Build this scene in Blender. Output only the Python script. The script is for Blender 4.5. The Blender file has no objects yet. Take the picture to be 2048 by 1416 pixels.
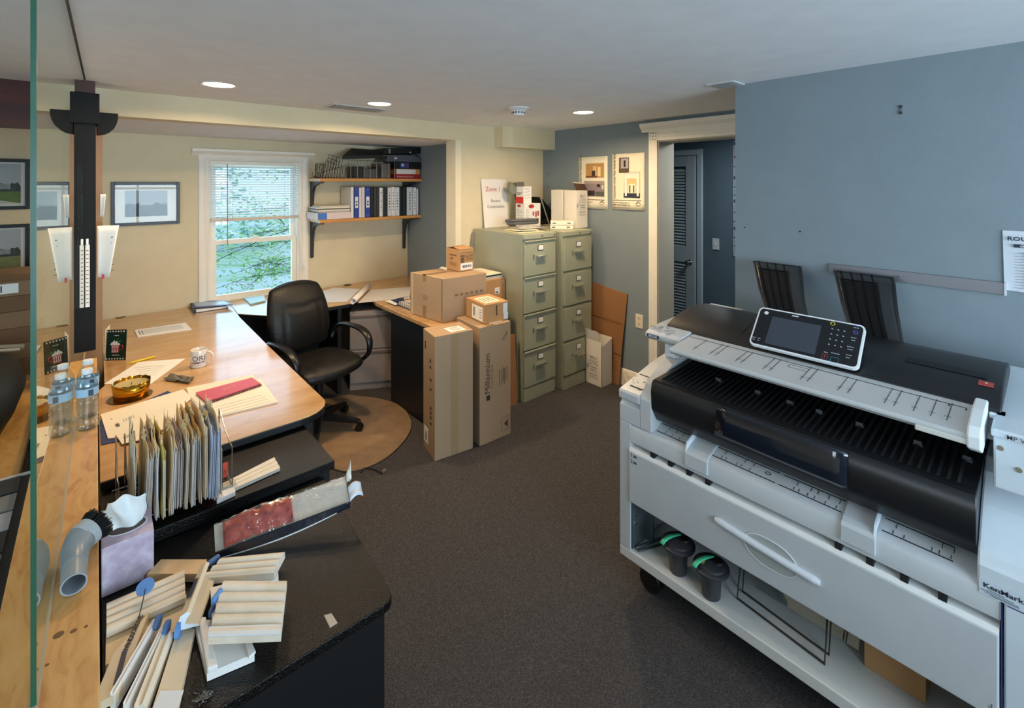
import bpy, bmesh, math, random
from mathutils import Vector, Matrix
random.seed(7)
S = bpy.context.scene
COL = S.collection
V = Vector
# ---------------------------------------------------------------- camera
F, CX, VH, H = 947.0, 1024.0, 365.0, 1.75
T = math.radians(48.65)
FX, FY, RX, RY = math.cos(T), math.sin(T), math.sin(T), -math.cos(T)
cam = bpy.data.cameras.new('camera'); camo = bpy.data.objects.new('camera', cam); COL.objects.link(camo)
cam.sensor_width = 36.0; cam.lens = 36.0*F/2048.0
cam.shift_x = 0.0; cam.shift_y = (VH-708.0)/2048.0
cam.clip_start = .02
camo.location = (0, 0, H)
camo.rotation_euler = (math.radians(90), 0, -math.atan2(FX, FY))
S.camera = camo
# ---------------------------------------------------------------- view
S.view_settings.view_transform = 'Standard'
S.view_settings.look = 'None'
S.view_settings.gamma = 1.0
S.view_settings.use_curve_mapping = False
S.view_settings.exposure = 0.1
# ---------------------------------------------------------------- world
W = bpy.data.worlds.new('world'); S.world = W; W.use_nodes = True
nt = W.node_tree; nt.nodes.clear()
wo = nt.nodes.new('ShaderNodeOutputWorld'); wb = nt.nodes.new('ShaderNodeBackground')
wn = nt.nodes.new('ShaderNodeTexNoise'); wr = nt.nodes.new('ShaderNodeValToRGB')
wn.inputs['Scale'].default_value = 2.0
wr.color_ramp.elements[0].color = (.36, .64, .85, 1); wr.color_ramp.elements[1].color = (.66, .86, 1.0, 1)
nt.links.new(wn.outputs['Fac'], wr.inputs['Fac']); nt.links.new(wr.outputs['Color'], wb.inputs['Color'])
wb.inputs['Strength'].default_value = 1.5
nt.links.new(wb.outputs[0], wo.inputs['Surface'])
S.cycles.max_bounces = 8; S.cycles.diffuse_bounces = 4; S.cycles.glossy_bounces = 4
S.cycles.transparent_max_bounces = 16; S.cycles.transmission_bounces = 8
S.cycles.sample_clamp_indirect = 6.0
S.cycles.use_denoising = True
# ---------------------------------------------------------------- big lights
def area(name, loc, rot, sx, sy, power, col, spread=180):
    l = bpy.data.lights.new(name, 'AREA'); l.shape = 'RECTANGLE'; l.size = sx; l.size_y = sy
    l.energy = power; l.color = col; l.spread = math.radians(spread)
    o = bpy.data.objects.new(name, l); COL.objects.link(o); o.location = loc; o.rotation_euler = rot
    return o
R90 = math.radians(90)
# daylight entering through the windows of the rear wall and the window over the desk
area('daylight_rear', (1.0, -2.28, 1.45), (R90, 0, math.radians(0)), 2.3, 1.2, 115, (.68, .85, 1.0)).rotation_euler = (math.radians(90), 0, 0)
area('left_room_fill', (-3.4, .6, 1.45), (R90, 0, -R90), 1.6, 1.1, 40, (.75, .88, 1.0))  # added, unseen daylight source to light the neighbouring room
area('daylight_desk', (1.07, 4.78, 1.35), (R90, 0, math.pi), .66, 1.1, 5.5, (.42, .72, 1.0))
area('hall_fill', (4.1, 1.5, 2.2), (0, 0, 0), .4, .4, 16, (.9, .95, 1.0))  # added fill to brighten the dim hallway; no fixture hangs there
LAMP_COL = (1.0, .71, .42)
LAMPS = [(.487, 2.88), (1.39, 2.885), (2.68, 2.255)]
LAMP_W = (11.0, 15.0, 19.0)
# ---------------------------------------------------------------- pixel helpers: a photo pixel laid on a known real surface
def ray(u, v):
    a = (u-CX)/F
    return FX+a*RX, FY+a*RY, (VH-v)/F
def onz(u, v, z):
    dx, dy, dz = ray(u, v); t = (z-H)/dz; return V((t*dx, t*dy, z))
def ony(u, v, y):
    dx, dy, dz = ray(u, v); t = y/dy; return V((t*dx, y, H+t*dz))
def onx(u, v, x):
    dx, dy, dz = ray(u, v); t = x/dx; return V((x, t*dy, H+t*dz))
# ---------------------------------------------------------------- materials
def lin(c):
    c = c/255.0
    return c/12.92 if c <= .04045 else ((c+.055)/1.055)**2.4
def rgb(h):
    return (lin(int(h[0:2], 16)), lin(int(h[2:4], 16)), lin(int(h[4:6], 16)), 1)
MATS = {}
def M(hx, rough=.5, metal=0.0, var=0.0, scale=8.0, bump=0.0, bscale=60.0, coat=0.0, spec=.5, stretch=None, hx2=None, trans=0.0, emit=0.0, alpha=1.0):
    key = (hx, rough, metal, var, scale, bump, bscale, coat, spec, stretch, hx2, trans, emit, alpha)
    if key in MATS: return MATS[key]
    m = bpy.data.materials.new('mat_'+hx); m.use_nodes = True; n = m.node_tree
    b = n.nodes['Principled BSDF']
    b.inputs['Roughness'].default_value = rough; b.inputs['Metallic'].default_value = metal
    b.inputs['Specular IOR Level'].default_value = spec
    b.inputs['Coat Weight'].default_value = coat; b.inputs['Coat Roughness'].default_value = .06
    b.inputs['Transmission Weight'].default_value = trans; b.inputs['Alpha'].default_value = alpha
    c = rgb(hx)
    tc = n.nodes.new('ShaderNodeTexCoord'); mp = n.nodes.new('ShaderNodeMapping')
    n.links.new(tc.outputs['Object'], mp.inputs['Vector'])
    if stretch: mp.inputs['Scale'].default_value = stretch
    nz = n.nodes.new('ShaderNodeTexNoise'); nz.inputs['Scale'].default_value = scale; nz.inputs['Detail'].default_value = 5
    n.links.new(mp.outputs[0], nz.inputs['Vector'])
    rp = n.nodes.new('ShaderNodeValToRGB')
    k = var if var else .03
    lo = tuple(x*(1-k) for x in c[:3])+(1,); hi = tuple(min(1, x*(1+k)) for x in c[:3])+(1,)
    if hx2: lo = c; hi = rgb(hx2)
    rp.color_ramp.elements[0].color = lo; rp.color_ramp.elements[1].color = hi
    rp.color_ramp.elements[0].position = .3; rp.color_ramp.elements[1].position = .7
    n.links.new(nz.outputs['Fac'], rp.inputs['Fac']); n.links.new(rp.outputs['Color'], b.inputs['Base Color'])
    if bump:
        nb = n.nodes.new('ShaderNodeTexNoise'); nb.inputs['Scale'].default_value = bscale; nb.inputs['Detail'].default_value = 2
        n.links.new(mp.outputs[0], nb.inputs['Vector'])
        bp = n.nodes.new('ShaderNodeBump'); bp.inputs['Strength'].default_value = bump; bp.inputs['Distance'].default_value = .004
        n.links.new(nb.outputs['Fac'], bp.inputs['Height']); n.links.new(bp.outputs[0], b.inputs['Normal'])
    if emit:
        b.inputs['Emission Color'].default_value = c; b.inputs['Emission Strength'].default_value = emit
    MATS[key] = m
    return m
def glass_mat(name, tint, f0=.045):
    m = bpy.data.materials.new(name); m.use_nodes = True; n = m.node_tree; n.nodes.clear()
    out = n.nodes.new('ShaderNodeOutputMaterial'); mx = n.nodes.new('ShaderNodeMixShader')
    tr = n.nodes.new('ShaderNodeBsdfTransparent'); gl = n.nodes.new('ShaderNodeBsdfGlossy')
    tr.inputs['Color'].default_value = tint; gl.inputs['Roughness'].default_value = 0.0; gl.inputs['Color'].default_value = (.93, .97, .95, 1)
    g = n.nodes.new('ShaderNodeNewGeometry'); d = n.nodes.new('ShaderNodeVectorMath'); d.operation = 'DOT_PRODUCT'
    n.links.new(g.outputs['Incoming'], d.inputs[0]); n.links.new(g.outputs['Normal'], d.inputs[1])
    def mth(op, a, bb=None):
        q = n.nodes.new('ShaderNodeMath'); q.operation = op
        for i, x in enumerate((a, bb)):
            if x is None: continue
            if isinstance(x, (int, float)): q.inputs[i].default_value = x
            else: n.links.new(x, q.inputs[i])
        return q.outputs[0]
    ab = mth('ABSOLUTE', d.outputs['Value']); om = mth('SUBTRACT', 1.0, ab); pw = mth('POWER', om, 5.0)
    fr = mth('MULTIPLY', pw, 1-f0); fr = mth('ADD', fr, f0)
    n.links.new(fr, mx.inputs['Fac']); n.links.new(tr.outputs[0], mx.inputs[1]); n.links.new(gl.outputs[0], mx.inputs[2])
    n.links.new(mx.outputs[0], out.inputs['Surface'])
    return m
GLASS = glass_mat('partition_glass', (.93, .97, .95, 1))
WGLASS = glass_mat('window_glass', (.97, .99, 1, 1))
PICGLASS = glass_mat('picture_glass', (.97, .99, 1, 1), .014)
PLASTIC_CLEAR = glass_mat('clear_plastic', (.90, .93, .95, 1), .10)
def film_mat():
    m = glass_mat('pouch_film', (.92, .93, .94, 1), .10); n = m.node_tree
    nz = n.nodes.new('ShaderNodeTexNoise'); nz.inputs['Scale'].default_value = 38; nz.inputs['Detail'].default_value = 3
    tc = n.nodes.new('ShaderNodeTexCoord'); n.links.new(tc.outputs['Object'], nz.inputs['Vector'])
    bp = n.nodes.new('ShaderNodeBump'); bp.inputs['Strength'].default_value = 1.0; bp.inputs['Distance'].default_value = .012
    n.links.new(nz.outputs['Fac'], bp.inputs['Height'])
    for q in n.nodes:
        if q.type == 'BSDF_GLOSSY': n.links.new(bp.outputs[0], q.inputs['Normal']); q.inputs['Roughness'].default_value = .08
    return m
FILM = film_mat()
def ramp_mat(name, cols, scale, rough, stretch=(1, 1, 1), bump=0.0, bscale=200.0, coat=0.0, spec=.5, detail=6, dist=0.0):
    m = bpy.data.materials.new(name); m.use_nodes = True; n = m.node_tree; b = n.nodes['Principled BSDF']
    b.inputs['Roughness'].default_value = rough; b.inputs['Coat Weight'].default_value = coat; b.inputs['Coat Roughness'].default_value = .08
    b.inputs['Specular IOR Level'].default_value = spec
    tc = n.nodes.new('ShaderNodeTexCoord'); mp = n.nodes.new('ShaderNodeMapping'); mp.inputs['Scale'].default_value = stretch
    n.links.new(tc.outputs['Object'], mp.inputs['Vector'])
    nz = n.nodes.new('ShaderNodeTexNoise'); nz.inputs['Scale'].default_value = scale; nz.inputs['Detail'].default_value = detail; nz.inputs['Distortion'].default_value = dist
    n.links.new(mp.outputs[0], nz.inputs['Vector'])
    rp = n.nodes.new('ShaderNodeValToRGB'); e = rp.color_ramp.elements
    e[0].position = .25; e[1].position = .75; e[0].color = rgb(cols[0]); e[1].color = rgb(cols[-1])
    for i, c in enumerate(cols[1:-1]):
        x = e.new(.25+.5*(i+1)/(len(cols)-1)); x.color = rgb(c)
    n.links.new(nz.outputs['Fac'], rp.inputs['Fac']); n.links.new(rp.outputs['Color'], b.inputs['Base Color'])
    if bump:
        nb = n.nodes.new('ShaderNodeTexNoise'); nb.inputs['Scale'].default_value = bscale; nb.inputs['Detail'].default_value = 3
        n.links.new(tc.outputs['Object'], nb.inputs['Vector'])
        bp = n.nodes.new('ShaderNodeBump'); bp.inputs['Strength'].default_value = bump; bp.inputs['Distance'].default_value = .003
        n.links.new(nb.outputs['Fac'], bp.inputs['Height']); n.links.new(bp.outputs[0], b.inputs['Normal'])
    return m
CARPET = ramp_mat('carpet', ['2d2b2b', '454241', '625e5c'], 260, .95, bump=.9, bscale=350, spec=.1)
MAPLE = ramp_mat('maple', ['b08350', 'bf9562', 'c9a373'], 5, .2, stretch=(1, 3, 1), coat=.4, dist=.6)
MAPLE_CAP = ramp_mat('maple_cap', ['b9793c', 'd59f5c', 'dfae6e'], 9, .34, stretch=(2.4, .7, 1), coat=.2, dist=1.6)
BLACKLAM = M('080706', .24, bump=.6, bscale=300, spec=.3)
PAINT_Y = M('d8cba9', .75, bump=.12, bscale=170)
PAINT_B = M('7e8b92', .72, bump=.15, bscale=150)
CEIL = M('e6e9ec', .9, bump=.10, bscale=40)
TRIM = M('eee9dc', .45)
CARD = M('b58b5e', .85, var=.07, scale=3)
CARD_D = M('93673f', .85, var=.08, scale=3)
CARD_G = M('ab8f70', .8, var=.05, scale=3)
TAPE = M('9c7a52', .25, coat=.4)
WHITE = M('e9e8e4', .55)
PAPER = M('eeece6', .7)
PRN = M('bcc1c4', .38, bump=.05, bscale=500)
BLK = M('121212', .45)
BLKG = M('17181a', .38, bump=.05, bscale=500)
CHROME = M('c9c9c9', .18, 1.0)
WIREM = M('5a5550', .35, .9)
INK = M('20201f', .7)
INKG = M('6d6b66', .7)
# ---------------------------------------------------------------- object helpers
WM = {}
def wmat(o): return WM.get(o.name, Matrix.Identity(4))
def obj(name, bm, mat, parent=None, smooth=False, bevel=0.0, seg=2, autos=None):
    me = bpy.data.meshes.new(name)
    if parent is not None:
        pm = wmat(parent)
    else:
        xs = [v.co for v in bm.verts]
        mn = V((min(c.x for c in xs), min(c.y for c in xs), min(c.z for c in xs))); mx = V((max(c.x for c in xs), max(c.y for c in xs), max(c.z for c in xs)))
        pm = Matrix.Translation(V(((mn.x+mx.x)/2, (mn.y+mx.y)/2, mn.z)))
    bmesh.ops.recalc_face_normals(bm, faces=bm.faces[:])
    bm.transform(pm.inverted()); bm.to_mesh(me); bm.free()
    for mt in (mat if isinstance(mat, (list, tuple)) else [mat]): me.materials.append(mt)
    o = bpy.data.objects.new(name, me); COL.objects.link(o)
    if parent is not None: o.parent = parent
    else: o.location = pm.to_translation()
    WM[o.name] = pm
    if smooth:
        for p in me.polygons: p.use_smooth = True
        if smooth != 'all':
            me.set_sharp_from_angle(angle=math.radians(40))
    if bevel:
        md = o.modifiers.new('bevel', 'BEVEL'); md.width = bevel; md.segments = seg; md.limit_method = 'ANGLE'; md.angle_limit = math.radians(40)
    return o
def thing(name, label, cat, loc=(0, 0, 0), rz=0.0, group=None):
    o = bpy.data.objects.new(name, None); COL.objects.link(o); o.location = loc; o.rotation_euler = (0, 0, rz)
    o.empty_display_size = .05
    o['label'] = label; o['category'] = cat
    if group: o['group'] = group
    WM[o.name] = Matrix.Translation(V(loc)) @ Matrix.Rotation(rz, 4, 'Z')
    return o
def tag(o, label, cat, group=None):
    o['label'] = label; o['category'] = cat
    if group: o['group'] = group
    return o
def struct(o): o['kind'] = 'structure'; return o
def B(): return bmesh.new()
def box(bm, x0, y0, z0, x1, y1, z1, mi=0):
    vs = [bm.verts.new(c) for c in ((x0, y0, z0), (x1, y0, z0), (x1, y1, z0), (x0, y1, z0), (x0, y0, z1), (x1, y0, z1), (x1, y1, z1), (x0, y1, z1))]
    for f in ((0, 3, 2, 1), (4, 5, 6, 7), (0, 1, 5, 4), (1, 2, 6, 5), (2, 3, 7, 6), (3, 0, 4, 7)):
        fc = bm.faces.new([vs[i] for i in f]); fc.material_index = mi
    return bm
def bx(*a): return box(B(), *a)
def prism(bm, pts, vec, mi=0):
    pts = [V(p) for p in pts]; vec = V(vec)
    a = [bm.verts.new(p) for p in pts]; b = [bm.verts.new(p+vec) for p in pts]; n = len(pts)
    fs = [bm.faces.new(a[::-1]), bm.faces.new(b)]
    for i in range(n): fs.append(bm.faces.new((a[i], a[(i+1) % n], b[(i+1) % n], b[i])))
    for f in fs: f.material_index = mi
    return bm
def pz(pts, z0, z1, bm=None, mi=0):
    return prism(bm or B(), [(p[0], p[1], z0) for p in pts], (0, 0, z1-z0), mi)
def rbox(bm, c, sx, sy, z0, z1, a=0.0, mi=0):
    ca, sa = math.cos(a), math.sin(a)
    pts = [(c[0]+x*ca-y*sa, c[1]+x*sa+y*ca, z0) for x, y in ((-sx/2, -sy/2), (sx/2, -sy/2), (sx/2, sy/2), (-sx/2, sy/2))]
    return prism(bm, pts, (0, 0, z1-z0), mi)
def tube(bm, pts, r, n=6, closed=False, mi=0):
    pts = [V(p) for p in pts]; N = len(pts); rings = []
    rr = r if isinstance(r, (list, tuple)) else [r]*N
    up = V((0, 0, 1))
    for i, p in enumerate(pts):
        if closed: t = (pts[(i+1) % N]-pts[i-1])
        else: t = pts[min(i+1, N-1)]-pts[max(i-1, 0)]
        t.normalize()
        a = t.cross(up)
        if a.length < .15: a = t.cross(V((1, 0, 0)))
        a.normalize(); b = t.cross(a)
        rings.append([bm.verts.new(p+(a*math.cos(2*math.pi*k/n)+b*math.sin(2*math.pi*k/n))*rr[i]) for k in range(n)])
    for i in range(N if closed else N-1):
        A, Bb = rings[i], rings[(i+1) % N]
        # align rings to avoid twist
        best = min(range(n), key=lambda s: sum((A[k].co-Bb[(k+s) % n].co).length_squared for k in range(0, n, 2)))
        for k in range(n):
            f = bm.faces.new((A[k], A[(k+1) % n], Bb[(k+1+best) % n], Bb[(k+best) % n])); f.material_index = mi
    if not closed:
        f = bm.faces.new(rings[0][::-1]); f.material_index = mi
        f = bm.faces.new(rings[-1]); f.material_index = mi
    return bm
def lathe(bm, prof, c, n=24, axis=None, mi=0, sx=1.0, sy=1.0, cap=True):
    c = V(c); q = Matrix.Identity(3)
    if axis is not None: q = V((0, 0, 1)).rotation_difference(V(axis).normalized()).to_matrix()
    rings = []
    for r, z in prof:
        rings.append([bm.verts.new(c+q @ V((r*sx*math.cos(2*math.pi*k/n), r*sy*math.sin(2*math.pi*k/n), z))) for k in range(n)])
    for A, Bb in zip(rings, rings[1:]):
        for k in range(n):
            f = bm.faces.new((A[k], A[(k+1) % n], Bb[(k+1) % n], Bb[k])); f.material_index = mi
    if cap:
        f = bm.faces.new(rings[0][::-1]); f.material_index = mi; f = bm.faces.new(rings[-1]); f.material_index = mi
    return bm
def grid(bm, fn, nu, nv, thick=None, mi=0):
    vs = [[bm.verts.new(fn(i/nu, j/nv)) for j in range(nv+1)] for i in range(nu+1)]
    for i in range(nu):
        for j in range(nv):
            f = bm.faces.new((vs[i][j], vs[i+1][j], vs[i+1][j+1], vs[i][j+1])); f.material_index = mi
    return bm
def solid(o, t):
    md = o.modifiers.new('thickness', 'SOLIDIFY'); md.thickness = t; md.offset = 0; return o
X, Y, Z = V((1, 0, 0)), V((0, 1, 0)), V((0, 0, 1))
def plate(bm, p, r, u, w, h, t=.001, mi=0):
    """rectangle w x h, lower left corner p, right r, up u, thickness towards r x u"""
    p, r, u = V(p), V(r), V(u); n = r.cross(u).normalized()
    return prism(bm, [p, p+r*w, p+r*w+u*h, p+u*h], n*t, mi)
def text_bm(bm, s, p, r, u, size, align='LEFT', t=.0006, mi=0, sp=1.0, wide=1.0, bold=0.0):
    cu = bpy.data.curves.new('lettering', 'FONT'); cu.body = s; cu.size = size; cu.align_x = align; cu.space_character = sp
    cu.resolution_u = 2; cu.offset = bold*size
    o = bpy.data.objects.new('lettering', cu); COL.objects.link(o)
    dg = bpy.context.evaluated_depsgraph_get()
    me = bpy.data.meshes.new_from_object(o.evaluated_get(dg))
    COL.objects.unlink(o); bpy.data.objects.remove(o); bpy.data.curves.remove(cu)
    r, u = V(r).normalized(), V(u).normalized(); n = r.cross(u).normalized(); p = V(p)
    vs = [bm.verts.new(p+r*(v.co.x*wide)+u*v.co.y+n*t) for v in me.vertices]
    for pl in me.polygons:
        try:
            f = bm.faces.new([vs[i] for i in pl.vertices]); f.material_index = mi
        except ValueError: pass
    bpy.data.meshes.remove(me)
    return bm
def sheet(name, uv, z, label, cat='paper', mat=PAPER, t=.0015, group=None, parent=None, rot=None):
    pts = [onz(u, v, z) for u, v in uv]
    o = obj(name, pz(pts, z-t, z), mat, parent)
    if parent is None: tag(o, label, cat, group)
    return o
ZD = .742   # desk top height
ZB = .66    # near black cabinet
ZA = .70    # far black cabinet
ZCAP = .90
CEILZ = 2.265
# ================================================================ room shell
YB, YP, XN, XE, XR = 4.6, 3.43, 2.54, 3.44, 2.54
struct(obj('floor', bx(-3.5, -2.3, -.06, 5.2, 4.75, 0), CARPET))
struct(obj('ceiling', bx(-3.5, -2.3, CEILZ, 5.2, 4.75, CEILZ+.08), CEIL))
# back wall with window opening (X .72..1.42, Z .76..1.94)
wx0, wx1, wz0, wz1 = .715, 1.415, .745, 1.93
bm = B(); box(bm, -3.5, YB, 0, wx0, YB+.14, CEILZ); box(bm, wx1, YB, 0, 3.5, YB+.14, CEILZ)
box(bm, wx0, YB, 0, wx1, YB+.14, wz0); box(bm, wx0, YB, wz1, wx1, YB+.14, CEILZ)
struct(obj('wall_back', bm, PAINT_Y))
struct(obj('wall_niche', bx(XN, YP+.14, 0, XN+.1, YB, 2.12), PAINT_B))
bm = B(); box(bm, 2.42, YP, 0, XE, YP+.14, CEILZ); box(bm, -.10, YP, 2.12, 2.42, YP+.14, CEILZ)
struct(obj('wall_partition', bm, PAINT_Y))
struct(obj('trim_1', bx(2.36, YP-.003, 0, 2.42, YP+.143, 2.12), M('e6dcc0', .6)))
struct(obj('ceiling_niche', bx(-.10, YP+.14, 2.122, 2.7, YB, 2.20), CEIL))
bm = B()
pr = [(2.80, 3.43), (3.44, 3.43), (3.44, 3.26), (2.88, 3.26), (2.83, 3.275), (2.805, 3.32)]
pz(pr, 2.075, CEILZ, bm)
struct(obj('wall_soffit', bm, PAINT_Y))
# east wall with doorway Y 1.2..2.114
bm = B(); box(bm, XE, 2.114, 0, XE+.22, 3.6, CEILZ); box(bm, XE, 1.2, 2.096, XE+.22, 2.114, CEILZ); box(bm, XE, .9, 0, XE+.22, 1.2, CEILZ)
struct(obj('wall_east', bm, PAINT_B))
struct(obj('wall_right', bx(XR, -2.3, 0, XE, 1.10, CEILZ), PAINT_B))
# rear wall with a wide window opening, side wall of the neighbouring room with one added for daylight
bm = B(); box(bm, -3.5, -2.3, 0, -.2, -2.2, CEILZ); box(bm, 2.2, -2.3, 0, XR, -2.2, CEILZ); box(bm, -.2, -2.3, 0, 2.2, -2.2, .8); box(bm, -.2, -2.3, 2.08, 2.2, -2.2, CEILZ)
struct(obj('wall_rear', bm, PAINT_B))
bm = B()
for x in (-.2, .58, 1.38, 2.16): box(bm, x, -2.26, .8, x+.04, -2.2, 2.08)
for z in (.8, 1.62, 2.04): box(bm, -.2, -2.26, z, 2.2, -2.2, z+.04)
struct(obj('window_2', bm, TRIM))
bm = B(); box(bm, -3.5, -2.3, 0, -3.42, -.2, CEILZ); box(bm, -3.5, 1.4, 0, -3.42, 4.6, CEILZ); box(bm, -3.5, -.2, 0, -3.42, 1.4, .9); box(bm, -3.5, -.2, 2.0, -3.42, 1.4, CEILZ)
struct(obj('wall_left', bm, PAINT_Y))
# hallway
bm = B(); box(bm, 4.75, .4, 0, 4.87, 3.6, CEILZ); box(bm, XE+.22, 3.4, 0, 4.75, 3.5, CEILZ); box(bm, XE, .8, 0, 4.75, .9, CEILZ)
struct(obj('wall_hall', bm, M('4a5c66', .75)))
# knee wall under the ledge
struct(obj('wall_knee', bx(-.125, -.6, 0, -.02, 3.05, ZCAP-.03), PAINT_Y))
# baseboard on the east wall
bm = B(); prism(bm, [(XE, 3.25, 0), (XE-.016, 3.25, 0), (XE-.016, 3.25, .10), (XE-.008, 3.25, .135), (XE, 3.25, .14)], (0, -(3.25-2.20), 0))
struct(obj('baseboard_east', bm, TRIM))
# doorway casing with crown
t = bpy.data.objects.new('trim_2', None); COL.objects.link(t); struct(t); t.location = (XE, 2.15, 0); WM[t.name] = Matrix.Translation(V(t.location))
def casing_profile(n=4, w=.075, d=.02):
    pts = [(0, 0)]
    k = 9
    for i in range(k+1):
        a = i/k
        pts.append((a*w, d*(.6+.4*abs(math.cos(a*math.pi*3)))))
    pts.append((w, 0))
    return pts
bm = B(); pf = casing_profile()
prism(bm, [(XE-d, 2.108+w, 0) for w, d in pf], (0, 0, 2.17))
prism(bm, [(XE-d, 1.2, 2.09+w) for w, d in pf], (0, 2.183-1.2, 0))
obj('casing', bm, TRIM, t, smooth=True)
bm = B(); prism(bm, [(XE, 1.12, 2.165), (XE-.02, 1.12, 2.165), (XE-.024, 1.12, 2.18), (XE-.05, 1.12, 2.205), (XE-.055, 1.12, 2.215), (XE-.055, 1.12, 2.235), (XE, 1.12, 2.235)], (0, 2.25-1.12, 0))
obj('crown', bm, TRIM, t)
bm = B(); box(bm, XE-.001, 2.100, 0, XE+.23, 2.114, 2.096); box(bm, XE-.001, 1.2, 2.082, XE+.23, 2.10, 2.096)
obj('jamb', bm, M('b9b19c', .5), t)
# ---- louvered closet door in the hallway
HALLP = M('98a4a8', .6)
d = bpy.data.objects.new('door_1', None); COL.objects.link(d); struct(d); d.location = (4.74, 2.8, 0); WM[d.name] = Matrix.Translation(V(d.location))
y0, y1 = 2.458, 3.17
bm = B()
box(bm, 4.71, y0, .02, 4.745, y0+.10, 2.03); box(bm, 4.71, y1-.10, .02, 4.745, y1, 2.03)
for z0, z1 in ((.02, .22), (.90, 1.06), (1.92, 2.03)): box(bm, 4.71, y0+.10, z0, 4.745, y1-.10, z1)
obj('door_frame', bm, HALLP, d, bevel=.002)
bm = B()
for za, zb in ((.22, .90), (1.06, 1.905)):
    n = int((zb-za)/.032)
    for i in range(n):
        z = za+.032*i+.004
        prism(bm, [(4.712, y0+.10, z), (4.718, y0+.10, z-.002), (4.742, y0+.10, z+.026), (4.736, y0+.10, z+.028)], (0, y1-y0-.20, 0))
obj('louvers', bm, HALLP, d)
bm = B(); lathe(bm, [(.0, 0), (.03, 0), (.03, .004), (.012, .008), (.012, .03), (.026, .04), (.030, .052), (.024, .064), (.0, .068)], (4.71, 2.514, .906), 20, axis=(-1, 0, 0))
obj('knob', bm, M('b8b4aa', .2, 1.0), d, smooth=True)
bm = B()
t3 = [(.00, 0), (.01, .018), (.06, .022), (.068, 0)]
prism(bm, [(4.75-b, 2.455-a, 0) for a, b in t3], (0, 0, 2.10)); prism(bm, [(4.75-b, 2.387, 2.032+a) for a, b in t3], (0, .85, 0)); prism(bm, [(4.75-b, 3.173+a, 0) for a, b in t3], (0, 0, 2.10))
struct(obj('trim_3', bm, M('a5b3ba', .55)))
o = obj('light_switch', bx(4.742, 2.215, 1.065, 4.75, 2.285, 1.18), M('b9c0c0', .4), bevel=.003); tag(o, 'pale light switch plate on the dark hallway wall past the doorway', 'light switch')
obj('toggle', bx(4.732, 2.245, 1.11, 4.742, 2.255, 1.135), M('c9cfcf', .4), o)
# hallway wall chart (only its edge shows)
o = thing('wall_chart', 'tall printed chart hanging on the hallway wall, cut off by the right wall', 'chart', (4.74, 1.98, 1.10))
bm = B(); box(bm, 4.742, 1.78, 1.02, 4.748, 2.075, 2.16); obj('chart_sheet', bm, M('8f97a8', .6), o)
bm = B()
for i, z in enumerate((2.12, 2.0, 1.90, 1.78, 1.70, 1.62, 1.55, 1.45, 1.36, 1.28, 1.20, 1.12)):
    plate(bm, (4.742, 2.068, z), -Y, Z, .26, .012+.02*(i % 3 == 0), .001)
obj('chart_row', bm, M('2c3346', .6), o)
bm = B(); plate(bm, (4.742, 2.06, 1.98), -Y, Z, .1, .02, .0015); obj('chart_mark', bm, M('8a2f3a', .6), o)

# ================================================================ ceiling fixtures
for i, (x, y) in enumerate(LAMPS):
    lab = ('glowing recessed ceiling light at the left, above the corner desk', 'glowing recessed ceiling light beside the ceiling air vent', 'glowing recessed ceiling light right of the smoke detector')[i]
    t = thing('recessed_light', lab, 'ceiling light', (x, y, CEILZ), 0, 'recessed lights in the main ceiling')
    bm = B(); lathe(bm, [(.072, -.001), (.085, -.001), (.088, -.004), (.084, -.007), (.072, -.004)], (x, y, CEILZ), 40, cap=False); obj('trim_ring', bm, M('d8d6d0', .5), t, smooth=True)
    bm = B(); lathe(bm, [(.0, -.0035), (.071, -.0035), (.071, -.001), (.0, -.001)], (x, y, CEILZ), 40, cap=False)
    obj('lens', bm, M('ffd9a0', .5, emit=16.0), t)
    l = bpy.data.lights.new('lamp', 'AREA'); l.shape = 'DISK'; l.size = .13; l.energy = LAMP_W[i]; l.color = LAMP_COL; l.spread = math.radians(165)
    lo = bpy.data.objects.new('lamp', l); COL.objects.link(lo); lo.parent = t; lo.location = (0, 0, -.012)
t = thing('air_vent', 'white rectangular slotted air vent in the ceiling near the header beam', 'vent', (1.39, 3.17, CEILZ))
bm = B(); box(bm, 1.16, 3.07, CEILZ-.006, 1.56, 3.09, CEILZ-.001); box(bm, 1.16, 3.25, CEILZ-.006, 1.56, 3.27, CEILZ-.001); box(bm, 1.16, 3.09, CEILZ-.006, 1.18, 3.25, CEILZ-.001); box(bm, 1.54, 3.09, CEILZ-.006, 1.56, 3.25, CEILZ-.001)
obj('vent_frame', bm, M('cfcfcf', .5), t)
obj('duct_opening', bx(1.19, 3.10, CEILZ-.0025, 1.53, 3.24, CEILZ-.001), M('2c2c2c', .8), t)
bm = B()
for k in range(17): box(bm, 1.195+k*.02, 3.10, CEILZ-.008, 1.203+k*.02, 3.24, CEILZ-.003)
obj('slats', bm, M('bdbdbd', .5), t)
o = thing('ceiling_plate', 'small square vent cover in the ceiling at the corner of the right wall', 'vent', (2.46, 1.13, CEILZ))
obj('cover', bx(2.40, 1.05, CEILZ-.008, 2.54, 1.19, CEILZ-.001), M('c3c6c8', .5), o)
bm = B()
for k in range(5): box(bm, 2.415+k*.024, 1.07, CEILZ-.010, 2.425+k*.024, 1.17, CEILZ-.008)
obj('slats', bm, M('8a8d90', .5), o)
t = thing('smoke_detector', 'white round smoke detector on the ceiling', 'smoke detector', (2.18, 2.41, CEILZ))
bm = B(); lathe(bm, [(.0, -.001), (.075, -.001), (.075, -.010), (.062, -.014), (.045, -.030), (.045, -.045), (.035, -.058), (.0, -.060)], (2.18, 2.41, CEILZ), 36, cap=False)
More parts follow.
